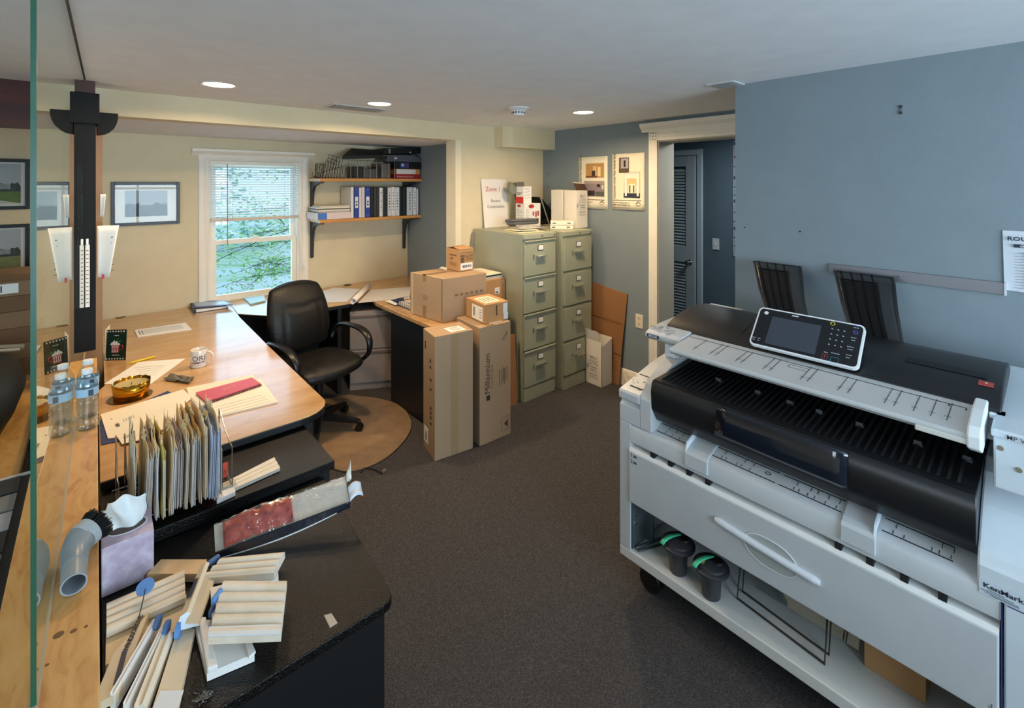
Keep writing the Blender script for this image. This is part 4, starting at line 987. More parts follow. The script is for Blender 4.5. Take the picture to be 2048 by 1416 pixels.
file_cabinet(2.545, 2.76, 'left one of the two pale green metal file cabinets, beside the tall cartons', True)
file_cabinet(2.953, 2.705, 'right one of the two pale green metal file cabinets, next to the flattened cardboard', False)
ZF = 1.336
# ---- things on the cabinets
t = thing('zone_sign', 'white Zone 1 sign sheet standing on the file cabinet against the yellow wall', 'sign', (2.80, 3.415, ZF))
a, b_, c, d_ = V((2.634, 3.42, 1.782)), V((2.934, 3.42, 1.778)), V((2.942, 3.395, ZF)), V((2.657, 3.395, ZF))
obj('sign_sheet', prism(B(), [d_, c, b_, a], (0, .002, 0)), M('e9e4dc', .7), t)
up = (a-d_).normalized(); u1 = (b_-a).normalized()
bm = B(); text_bm(bm, 'Zone 1', d_+up*.335+u1*.132+V((0, -.001, 0)), u1, up, .062, align='CENTER', t=.001); obj('red_lettering', bm, M('c02a30', .6), t)
bm = B(); text_bm(bm, 'Encore', d_+up*.235+u1*.15+V((0, -.001, 0)), u1, up, .038, align='CENTER', t=.001); text_bm(bm, 'Construction', d_+up*.182+u1*.15+V((0, -.001, 0)), u1, up, .038, align='CENTER', t=.001); text_bm(bm, 'APTR', d_+up*.032+u1*.245+V((0, -.001, 0)), u1, up, .018, align='CENTER', t=.001); obj('black_lettering', bm, INK, t)
def frontbox(name, label, u0, u1_, v0, v1, yf, dep, mat, cat='box', zb=None, group=None):
    a = ony(u0, v1, yf); b = ony(u1_, v1, yf); top = ony((u0+u1_)/2, v0, yf).z
    z0 = zb if zb is not None else a.z
    t = thing(name, label, cat, ((a.x+b.x)/2, yf+dep/2, z0), 0, group)
    o = obj('box_body', bx(a.x, yf, z0, b.x, yf+dep, top), mat, t, bevel=.001)
    return t, a.x, b.x, z0, top
t, x0, x1, z0, z1 = frontbox('glove_box', 'white and red packaging box with glove pictures, on the left file cabinet', 1049, 1081, 407, 446, 3.18, .12, WHITE, zb=ZF)
bm = B(); w_ = x1-x0; h_ = z1-z0
for fx, fy, r in ((.42, .88, .036),): lathe(bm, [(.0, 0), (r, 0), (r, .001), (.0, .001)], (x0+w_*fx, 3.18, z0+h_*fy), 20, axis=(0, -1, 0), cap=False, sx=1, sy=.5)
lathe(bm, [(.0, 0), (.026, 0), (.026, .001), (.0, .001)], (x0, 3.255, z0+h_*.90), 20, axis=(-1, 0, 0), cap=False, sx=.5, sy=1)
obj('red_oval', bm, M('a02a2a', .5), t)
bm = B()
for k in range(9): plate(bm, (x0, 3.29, z0+h_*(.76-.07*k)), -Y, Z, (.08 if k % 3 else .04), .003, .0006); plate(bm, (x0+w_*.08, 3.18, z0+h_*(.76-.05*k)), X, Z, w_*(.22 if k % 2 else .14), .002, .0006)
obj('small_print', bm, INKG, t)
bm = B(); plate(bm, (x0+w_*.50, 3.18, z0+h_*.48), X, Z, w_*.10, h_*.18, .0006); plate(bm, (x0+w_*.66, 3.18, z0+h_*.42), X, Z, w_*.10, h_*.24, .0006); plate(bm, (x0+w_*.80, 3.18, z0+h_*.46), X, Z, w_*.10, h_*.22, .0006); plate(bm, (x0+w_*.06, 3.18, z0+h_*.14), X, Z, w_*.3, h_*.12, .0006)
obj('red_glove_print', bm, M('a5404a', .5), t)
bm = B(); plate(bm, (x0+w_*.32, 3.18, z0+h_*.14), X, Z, w_*.55, h_*.22, .0012); obj('dark_glove_print', bm, M('241418', .5), t)
zt = z1
t, x0, x1, z0, z1 = frontbox('parts_box', 'small white carton with red square and scribbled writing, atop the glove box', 1047, 1063, 373, 407, 3.19, .10, WHITE, zb=zt)
w_ = x1-x0; h_ = z1-z0
bm = B(); plate(bm, (x0, 3.289, z0+.002), -Y, Z, .098, h_*.38, .001); obj('red_square', bm, M('c8201c', .5), t)
bm = B(); plate(bm, (x0, 3.28, z0+h_*.6), -Y, Z, .07, .007, .001); plate(bm, (x0, 3.28, z0+h_*.52), -Y, Z, .05, .006, .001)
rnd = random.Random(2)
for k in range(4):
    zz = z0+h_*(.85-.17*k); tube(bm, [(x0+w_*(.15+.08*i), 3.189, zz+rnd.uniform(-.008, .008)) for i in range(9)], .0012, 4)
obj('handwriting', bm, M('45454c', .6), t)
t = thing('wall_hook_strip', 'grey taped strap end sticking up on the wall behind the small carton', 'strap', (2.93, 3.30, 1.6))
bm = B(); g_ = [ony(u, v, 3.30) for u, v in ((1033, 366), (1048, 364), (1050, 376), (1040, 384), (1033, 378))]; prism(bm, g_, (0, .06, 0)); obj('upper_flap', bm, M('6c6a5f', .7), t, bevel=.004)
bm = B(); g_ = [ony(u, v, 3.28) for u, v in ((1023, 364), (1030, 371), (1035, 380), (1032, 388), (1024, 389), (1019, 380))]; prism(bm, g_, (0, .05, 0)); obj('lower_flap', bm, M('7f8070', .7), t, bevel=.004)
bm = B(); tube(bm, [ony(1028, 385, 3.30), ony(1031, 392, 3.34), ony(1031, 400, 3.34)], .006, 6); obj('strap_band', bm, M('6c6a5f', .7), t)
# strap coil and bagged papers
t = thing('grey_strap', 'rolled dark grey strap lying in front of the glove box', 'strap', (2.86, 3.10, ZF+.04))
bm = B(); pts = [(2.72, 3.15), (2.78, 3.16), (2.86, 3.13), (2.95, 3.10), (3.0, 3.06), (2.93, 3.05), (2.83, 3.08), (2.75, 3.10)]
tube(bm, [(p[0], p[1], ZF+.054) for p in pts], .013, 8, True); tube(bm, [(p[0]-.008, p[1]+.01, ZF+.078) for p in pts], .012, 8, True); obj('strap_coil', bm, M('55565a', .6), t, smooth=True)
t = thing('paper_pile', 'flat pile of papers and bags on top of the left file cabinet', 'papers', (2.75, 2.95, ZF))
rnd = random.Random(4)
for k in range(6):
    cx, cy = 2.74+rnd.uniform(-.04, .06), 2.98+rnd.uniform(-.05, .05); bm = B(); rbox(bm, (cx, cy), .28-.02*k, .24-.015*k, ZF+.004*k, ZF+.004*k+.0022, rnd.uniform(-.5, .5)); obj('paper_sheet', bm, (M('d8cfa6', .7), M('e6e0c8', .7), M('cfc9b0', .7))[k % 3], t)
bm = B(); rnd = random.Random(9)
hs = [[rnd.uniform(0, .018) for _ in range(15)] for _ in range(11)]
grid(bm, lambda a, b: V((2.66+.30*a, 2.90+.17*b, ZF+.026+hs[int(b*10)][int(a*14)]*math.sin(a*3.14)*math.sin(b*3.14)*1.6)), 14, 10); o = obj('plastic_bag', bm, M('b9bab0', .2, coat=.5), t, smooth='all'); solid(o, .001)
# leaning tablet / frame
t = thing('thin_display_panel', 'black thin framed panel leaning behind the white boxes on the cabinets', 'panel', (3.06, 3.22, ZF))
g_ = [ony(u, v, 3.20) for u, v in ((1081, 394), (1099, 448), (1107, 448), (1107, 425))]; 
for g in g_[1:3]: g.z = ZF
bm = B(); prism(bm, g_, (0, .16, 0)); obj('board', bm, M('0d0d10', .25), t)
bm = B(); tube(bm, [g_[0], g_[1]], .006, 6); tube(bm, [g_[1]+V((-.09, 0, .006)), g_[2]+V((0, 0, .006))], .006, 6); obj('frame_edge', bm, M('9a9790', .4), t, smooth=True)
# tall white printed boxes (on the cabinet and on the floor)
def scl_print(t, p, r, w_, zs, s=1.0):
    bm = B(); cx = p+r*w_*.5
    def L(txt, z, size, bold=.02): text_bm(bm, txt, V((cx.x, cx.y, zs+z)), r, Z, size*s, align='CENTER', bold=bold, t=.0008)
    L('SCL-1', .225*s, .030); L('Protective', .148*s, .017); L('Products', .128*s, .017); L('(800) 789-6633', .086*s, .0135)
    for z in (.210, .200, .190, .116, .07, .060): plate(bm, V((cx.x, cx.y, zs+z*s))-r*.045*s, r, Z, .09*s, .0018, .0008)
    plate(bm, V((cx.x, cx.y, zs+.176*s))-r*.05*s, r, Z, .10*s, .003, .0008)
    p2 = V((cx.x, cx.y, zs+.130*s))-r*.072*s
    tube(bm, [p2+Z*0, p2+Z*.035*s, p2+r*.02*s+Z*.035*s, p2+r*.02*s+Z*.015*s, p2+r*.006*s+Z*.015*s], .0022, 4)
    return obj('printing', bm, M('1e1d1c', .6), t)
WB = M('e4ded2', .7)
t = thing('white_carton', 'white printed carton with open dark flap, on the right file cabinet', 'box', (3.33, 2.89, ZF), 0, 'white printed cartons')
obj('box_body', bx(3.25, 2.815, ZF, 3.405, 2.965, 1.678), WB, t, bevel=.002); scl_print(t, V((3.26, 2.814, 0)), X, .145, ZF+.055)
bm = B(); prism(bm, [(3.255, 2.82, 1.680), (3.405, 2.82, 1.680), (3.415, 2.86, 1.735), (3.30, 2.90, 1.745)], (0, .0, .004)); obj('box_flap', bm, M('4a3422', .8), t)
bm = B(); tube(bm, [(3.30, 2.90, 1.748), (3.415, 2.86, 1.738)], .005, 5); obj('flap_edge', bm, WB, t)
t = thing('white_carton', 'closed white carton on the right file cabinet behind the one with the open flap', 'box', (3.33, 3.06, ZF), 0, 'white printed cartons')
obj('box_body', bx(3.25, 2.985, ZF, 3.405, 3.13, 1.68), WB, t, bevel=.002); bm = B(); box(bm, 3.30, 2.99, 1.681, 3.36, 3.13, 1.683); obj('box_tape', bm, M('cfc6b2', .4), t)
t = thing('white_carton', 'white printed carton on the carpet leaning side open, by the right file cabinet', 'box', (3.31, 2.61, 0), 0, 'white printed cartons')
x0_, x1_, y0_, y1_ = 3.235, 3.382, 2.522, 2.694
bm = B(); box(bm, x0_, y0_, 0, x0_+.003, y1_, .385); box(bm, x1_-.003, y0_, 0, x1_, y1_, .40); box(bm, x0_, y0_, 0, x1_, y0_+.003, .35); box(bm, x0_, y1_-.003, 0, x1_, y1_, .38); box(bm, x0_, y0_, 0, x1_, y1_, .003)
obj('box_body', bm, WB, t)
bm = B(); prism(bm, [(x0_, y1_, .385), (x0_, y0_+.02, .385), (x0_-.02, y0_+.03, .475), (x0_-.02, y1_-.01, .478)], (.003, 0, 0)); obj('front_flap', bm, WB, t)
bm = B(); prism(bm, [(x0_+.03, y0_, .35), (x1_, y0_, .35), (x1_, y0_, .40)], (0, .003, 0)); obj('side_flap', bm, WB, t)
scl_print(t, V((x0_-.0005, y1_, 0)), -Y, y1_-y0_, .0, 1.0)
for k, lab in enumerate(('flat white box on the cabinet in front of the tall white cartons, lower of two', 'flat white box on the cabinet in front of the tall white cartons, upper of two')):
    t = thing('flat_white_box', lab, 'box', (3.16, 2.88, ZF+.037*k), 0, 'flat white boxes')
    bm = B(); rbox(bm, (3.135+.0*k, 2.895-.008*k), .20, .09, ZF+.037*k, ZF+.036+.037*k, -.75); obj('box_body', bm, M('e8e2cf', .6), t, bevel=.001)
    bm = B(); c = V((3.135, 2.895-.008*k, 0)); ax = V((math.cos(-.75), math.sin(-.75), 0)); ny = V((ax.y, -ax.x, 0))
    for s_ in (-.085, .045): plate(bm, c+ax*s_+ny*.0452+Z*(ZF+.037*k+.012), ax, Z, .03, .008, .0006)
    obj('box_printing', bm, INK, t)
# grey board on the wall left of the cabinets
o = obj('wall_board', prism(B(), [ony(u, v, 3.40) for u, v in ((942, 502), (951, 502), (953, 463), (946, 466))], (0, .02, 0)), M('8b8872', .7)); tag(o, 'narrow grey board edge standing between the yellow wall and the left file cabinet', 'board')
# ---- flattened cardboard and stick
t = thing('flattened_cardboard', 'flattened brown cardboard sheets leaning on the wall beside the right file cabinet', 'cardboard', (3.41, 2.6, 0))
bm = B(); prism(bm, [(3.392, 2.80, 0), (3.392, 2.455, 0), (3.405, 2.44, .30), (3.425, 2.395, .79), (3.425, 2.76, .835), (3.412, 2.80, .80)], (.010, 0, 0)); obj('front_sheet', bm, CARD_D, t)
bm = B()
for z in (.27, .54): prism(bm, [(3.390+z*.03, 2.78, z+.01), (3.390+z*.03, 2.44, z-.01), (3.390+z*.03, 2.44, z-.006), (3.390+z*.03, 2.78, z+.014)], (.002, 0, 0))
obj('fold_crease', bm, M('7d4f28', .9), t)
o = obj('wood_stick', prism(B(), [(3.385, 2.36, 0), (3.405, 2.34, 0), (3.420, 2.40, .13), (3.400, 2.42, .13)], (.0, .012, 0)), M('d9cfb6', .6)); tag(o, 'short cream wood stick leaning at the baseboard by the flattened cardboard', 'stick')
# outlet, screw holes
t = thing('wall_outlet', 'cream electrical outlet low on the grey blue wall left of the doorway', 'outlet', (XE, 2.284, .52))
obj('plate', bx(XE-.006, 2.248, .525, XE, 2.320, .640), M('e6dcc6', .4), t, bevel=.002)
bm = B()
for z in (.558, .607): lathe(bm, [(.0, 0), (.017, 0), (.017, .0015), (.0, .0015)], (XE-.006, 2.284, z), 18, axis=(-1, 0, 0), cap=False)
so = obj('socket', bm, M('ddd2ba', .4), t)
bm = B()
for z in (.558, .607):
    for dy in (-.006, .006): box(bm, XE-.0082, 2.284+dy-.001, z-.002, XE-.0074, 2.284+dy+.001, z+.008)
    box(bm, XE-.0082, 2.282, z-.011, XE-.0074, 2.286, z-.007)
obj('socket_slot', bm, INK, so)
for k, (y, z) in enumerate(((3.345, 1.835), (3.345, 1.70))):
    o = obj('wall_anchor', lathe(B(), [(.0, 0), (.006, 0), (.005, .004), (.0, .004)], (XE, y, z), 10, axis=(-1, 0, 0), cap=False), M('3a3a38', .6)); tag(o, ('upper', 'lower')[k]+' of two small dark anchors on the blue wall near the corner', 'wall anchor', 'wall anchors')
for k, (u, v, lab) in enumerate(((1489, 455, 'small dark screw hole in the blue wall, left of two at the same height'), (1600, 463, 'small dark screw hole in the blue wall, right of two at the same height'))):
    p = onx(u, v, XR); o = obj('wall_anchor', lathe(B(), [(.0, 0), (.004, 0), (.003, .003), (.0, .003)], p, 10, axis=(-1, 0, 0), cap=False), M('2b2c2c', .6)); tag(o, lab, 'wall anchor', 'wall anchors')
p = onx(1801, 219, XR); t = thing('hook_plate', 'small metal hook with two screws high on the blue wall', 'hook', p)
bm = B()
for dz in (-.014, .012): lathe(bm, [(.0, 0), (.007, 0), (.006, .005), (.0, .005)], p+Z*dz, 10, axis=(-1, 0, 0), cap=False)
obj('screw_head', bm, M('2e2f30', .5), t); bm = B(); box(bm, p.x-.003, p.y-.004, p.z-.012, p.x, p.y+.004, p.z+.012); obj('hook_strip', bm, M('56606a', .5), t)
# aluminium strip & price sheet on the right wall
t = thing('wall_rail', 'long flat grey metal strip mounted on the blue wall above the printer', 'rail', (XR, .39, 1.333))
obj('strip', bx(XR-.010, .108, 1.333, XR, .671, 1.378), M('77777c', .35, .35), t, bevel=.001)
bm = B(); box(bm, XR-.013, .106, 1.331, XR, .112, 1.380); obj('end_cap', bm, M('c9cdd2', .4), t)
bm = B(); lathe(bm, [(.0, 0), (.003, 0), (.003, .002), (.0, .002)], (XR-.010, .42, 1.355), 10, axis=(-1, 0, 0), cap=False); lathe(bm, [(.0, 0), (.003, 0), (.003, .002), (.0, .002)], (XR-.010, .65, 1.355), 10, axis=(-1, 0, 0), cap=False); obj('screw_head', bm, M('4c4c50', .5), t)
t = thing('wall_chart', 'white printed sheet headed in navy on the blue wall at the right edge', 'chart', (XR, .02, 1.35))
obj('chart_sheet', prism(B(), [(XR-.006, .112, 1.352), (XR-.012, -.12, 1.345), (XR-.006, -.12, 1.572), (XR-.004, .117, 1.572)], (.0015, 0, 0)), M('cfd6de', .6), t)
bm = B(); text_bm(bm, 'ROU', (XR-.0125, .105, 1.537), -Y, Z, .020, bold=.03, wide=1.2)
for k in range(13): plate(bm, (XR-.0105, .086, 1.490-.0105*k), -Y, Z, .15, .0008, .0004); plate(bm, (XR-.0110, .062, 1.4915-.0105*k), -Y, Z, .006 if k > 1 else .03, .004, .0004)
obj('chart_lettering', bm, M('2e3648', .6), t)
bm = B(); plate(bm, (XR-.0110, .088, 1.512), -Y, Z, .18, .012, .0004); bd = obj('header_bar', bm, M('1d2740', .6), t)
bm = B(); text_bm(bm, 'Old Ca', (XR-.0118, .072, 1.5145), -Y, Z, .010, bold=.03); obj('header_lettering', bm, WHITE, bd)
# posters
def poster(name, label, y0, y1, z0, z1, prints, vtext, btext, bz):
    t = thing(name, label, 'poster', (XE, (y0+y1)/2, z0), 0, 'award posters on the blue wall')
    bm = B(); grid(bm, lambda a, b: V((XE-.003-.006*math.sin(a*3.1)*(1-b)-.002*b, y0+(y1-y0)*a, z0+(z1-z0)*b)), 8, 8); o = obj('poster_sheet', bm, M('efe8d0', .65), t, smooth='all'); solid(o, .001)
    W_, H_ = y0-y1, z1-z0
    def R(bm, fx, fz, fw, fh, lay=0): plate(bm, (XE-.0095-.0007*lay, y0-W_*fx, z0+H_*fz), -Y, Z, W_*fw, H_*fh, .0005)
    for nm, fx, fz, fw, fh, hx, subs in prints:
        bm = B(); R(bm, fx, fz, fw, fh); o = obj(nm, bm, M(hx, .5), t)
        for i, (sn, a, b, c, d, sh) in enumerate(subs):
            bm = B(); R(bm, a, b, c, d, 1+i*.4); obj(sn, bm, M(sh, .5), o)
    bm = B(); text_bm(bm, vtext, (XE-.0100, y0-W_*.115, z0+H_*.20), Z, Y, .0262, bold=.01)
    text_bm(bm, btext[0], (XE-.0100, y0-W_*.05, z0+H_*.118), -Y, Z, .0185, bold=.015); text_bm(bm, btext[1], (XE-.0100, y0-W_*.05, z0+H_*.078), -Y, Z, .0175, bold=.015)
    if len(btext) > 2: text_bm(bm, btext[2], (XE-.0100, y0-W_*.05, z0+H_*.035), -Y, Z, .012)
    R(bm, .05, .168, .86, .010); obj('poster_lettering', bm, M('2c2a2c', .6), t)
    bm = B(); cy = y0-W_*.82; cz = z0+H_*.10
    for s in (-1, 1): prism(bm, [(XE-.010, cy, cz+.022), (XE-.010, cy, cz+.029), (XE-.010, cy+s*.026, cz+.009), (XE-.010, cy+s*.026, cz+.003)], (-.0005, 0, 0))
    text_bm(bm, 'N A R I', (XE-.010, cy+.024, cz-.010), -Y, Z, .013, bold=.02); obj('association_logo', bm, M('4b4a40', .6), t); return t
poster('award_poster', 'left poster on the blue wall, with two room photos, partly behind the white carton', 2.948, 2.61, 1.509, 1.987,
 [('fireplace_photo', .27, .60, .62, .27, 'c09355', [('wall_print', .52, .62, .12, .20, 'e0c088'), ('fireplace_print', .48, .61, .12, .12, '3a2c26'), ('window_print', .68, .62, .10, .18, 'efdcae'), ('floor_print', .27, .60, .40, .03, '7a3f22')]),
  ('living_room_photo', .20, .235, .70, .30, '8f8086', [('ceiling_print', .20, .48, .70, .055, 'a99a96'), ('shadow_print', .30, .25, .28, .10, '2a2226'), ('sofa_print', .60, .25, .30, .08, '5a5c50'), ('picture_print', .66, .42, .10, .05, '2a1c20'), ('lamp_print', .82, .38, .06, .08, 'd8d0c0')])],
 'Contractor of the Year Awards 2018', ('Encore Construction', 'Plymouth, Mass.'), .1)
poster('award_poster', 'right poster on the blue wall, with an arched porch photo, beside the door casing', 2.561, 2.231, 1.512, 2.0,
 [('entry_photo', .23, .66, .31, .27, '6d625c', [('siding_print', .30, .74, .22, .17, 'b0a8a8'), ('door_print', .38, .76, .06, .12, '241c20'), ('lawn_print', .23, .66, .31, .07, '5a4a34')]),
  ('porch_photo', .38, .22, .49, .46, 'cfcfc0', [('gable_print', .40, .56, .45, .08, 'e9e6d8'), ('floor_print', .38, .22, .49, .08, '2f3442'), ('column_print', .42, .25, .06, .33, 'f1eee2'), ('column_print', .78, .25, .06, .33, 'f1eee2'), ('vault_print', .48, .42, .30, .14, 'd9bd86'), ('doorway_print', .52, .30, .22, .16, 'f0e8d0'), ('panel_print', .55, .31, .04, .13, '6a5138'), ('panel_print', .67, .31, .04, .13, '6a5138')])],
 'Contractor of the Year Awards 2018', ('Encore Construction +', 'MAP Home Designs, Inc.', 'Osterville Road, Dennis, Centerville'), .1)
# ================================================================ cartons
def flabel(bm, p, r, u, w, h, t_=.0008): plate(bm, p, r, u, w, h, t_)
def carton(name, label, o_, ex, ey, h, mat=CARD_G, group=None, z=0):
    """o_ near corner, ex and ey horizontal edge vectors"""
    o_ = V(o_); ex = V(ex); ey = V(ey); c = o_+ex*.5+ey*.5
    t = thing(name, label, 'box', (c.x, c.y, o_.z), 0, group)
    b = obj('box_body', prism(B(), [o_, o_+ex, o_+ex+ey, o_+ey], (0, 0, h)), mat, t, bevel=.003)
    return t, b
# big carton on the side desk
O = V((1.866, 2.867, ZD+.002)); ex = V((.385, -.013, 0)); ey = V((-.048, .385, 0)); hb = .315
t, b = carton('large_carton', 'largest brown carton, sitting on the side desk', O, ex, ey, hb, CARD_G, 'brown cartons by the file cabinets')
e1 = ex.normalized(); e2 = ey.normalized()
bm = B(); plate(bm, O+e2*.23+Z*(hb-.045), -e2, Z, .035, .045, .0012); plate(bm, O+e2*.23+Z*0, -e2, Z, .035, .09, .0012)
prism(bm, [O+Z*(hb+.001)+e2*.20, O+Z*(hb+.001)+ex*.999+e2*.20, O+Z*(hb+.001)+ex*.999+e2*.245, O+Z*(hb+.001)+e2*.245], (0, 0, .001)); obj('packing_tape', bm, TAPE, b)
bm = B()
plate(bm, O+e2*.25+Z*.165, -e2, Z, .09, .0025, .001); plate(bm, O+e2*.235+Z*.148, -e2, Z, .06, .006, .001); plate(bm, O+e2*.235+Z*.135, -e2, Z, .055, .004, .001)
for k in range(6): plate(bm, O+e1*(.10+.045*k)+Z*.175, e1, Z, .026, .018, .001)
bm2 = B(); bm.free() if False else None
obj('box_printing', bm, M('84664a', .8), b)
bm = B()
for s in (0, .37): plate(bm, O+e2*s-e2*.0+Z*(0), -e2 if s else e2, Z, .02, hb, .0006)
prism(bm, [O+Z*(hb+.001), O+Z*(hb+.001)+e1*.018, O+Z*(hb+.001)+e1*.018+ey*.98, O+Z*(hb+.001)+ey*.98], (0, 0, .001)); obj('worn_edge_tape', bm, M('c9ae8a', .5), b)
# small printed carton on top
zt = ZD+.002+hb+.003; O = V((2.105, 3.005, zt)); ex = V((.135, .0, 0)); ey = V((.0, .18, 0)); hh = .168
t, b = carton('printed_carton', 'small brown printed carton standing on the largest carton', O, ex, ey, hh, CARD, 'brown cartons by the file cabinets')
bm = B(); plate(bm, O+X*.004+Z*.140, X, Z, .127, .003, .0012); plate(bm, O+X*.010+Z*.112, X, Z, .042, .013, .0012); plate(bm, O+X*.012+Z*.065, X, Z, .034, .042, .0012)
for k in range(5): plate(bm, O+X*.058+Z*(.12-.010*k), X, Z, .07, .004, .0012)
e2 = ey.normalized()
plate(bm, O+e2*.13+Z*.115, -e2, Z, .09, .010, .0012); plate(bm, O+e2*.12+Z*.085, -e2, Z, .03, .014, .0012)
for k in range(3): plate(bm, O+e2*.13+Z*(.06-.01*k), -e2, Z, .09, .003, .0012)
obj('box_printing', bm, M('6a4d33', .8), b)
bm = B(); plate(bm, O+X*.012+Z*.010, X, Z, .112, .052, .0014); lb = obj('barcode_label', bm, PAPER, b)
bm = B(); rnd = random.Random(1)
for k in range(16): plate(bm, O+V((0, -.0016, 0))+X*(.026+.0055*k)+Z*.026, X, Z, rnd.uniform(.0015, .004), .020, .0006)
obj('barcode', bm, INK, lb)
bm = B(); prism(bm, [O+Z*(hh+.001), O+ex+Z*(hh+.001), O+ex*.8+ey*.45+Z*(hh+.018), O+ey*.45+Z*(hh+.012)], (0, 0, .003)); prism(bm, [O+ey+Z*(hh+.001), O+ex+ey+Z*(hh+.001), O+ex*.8+ey*.5+Z*(hh+.020), O+ey*.5+Z*(hh+.014)], (0, 0, .003)); obj('box_flap', bm, CARD, b)
o = sheet('white_label', ((878, 536), (893, 540), (896, 536), (884, 533)), zt+.001, 'scrap of white paper on top of the largest carton behind the small carton', mat=PAPER)
# medium carton behind + papers
O = V((2.40, 2.98, ZD+.002)); hh = .225
t, b = carton('medium_carton', 'brown carton on the side desk half hidden behind the largest carton', (2.30, 2.965, ZD+.002), (.235, .0, 0), (0, .30, 0), hh, CARD, 'brown cartons by the file cabinets')
bm = B(); plate(bm, (2.425, 2.965, ZD+.105), X, Z, .048, .05, .001); lb = obj('box_label', bm, PAPER, b)
bm = B(); plate(bm, (2.43, 2.9635, ZD+.112), X, Z, .03, .014, .0006); plate(bm, (2.43, 2.9635, ZD+.14), X, Z, .036, .003, .0006); obj('label_print', bm, INKG, lb)
bm = B(); plate(bm, (2.505, 2.965, ZD+.185), X, Z, .018, .022, .001); obj('pink_sticker', bm, M('cf9d8c', .5), b)
zz = ZD+.002+hh
for k, (w, dd, th, hx, lab) in enumerate(((.12, .28, .022, 'c9c4bc', 'thick grey bound document on the half hidden carton, lowest of the stack'), (.125, .27, .010, '2f3a38', 'dark green folder in the stack on the half hidden carton'), (.125, .27, .008, 'e8e0c8', 'cream paper booklet topping the stack on the half hidden carton'))):
    o = obj('document', bx(2.52-w*1.5, 2.98-.004*k, zz+.001, 2.52-.008*k, 2.99+dd, zz+th), M(hx, .6)); tag(o, lab, 'document', 'documents on the carton'); zz += th+.001
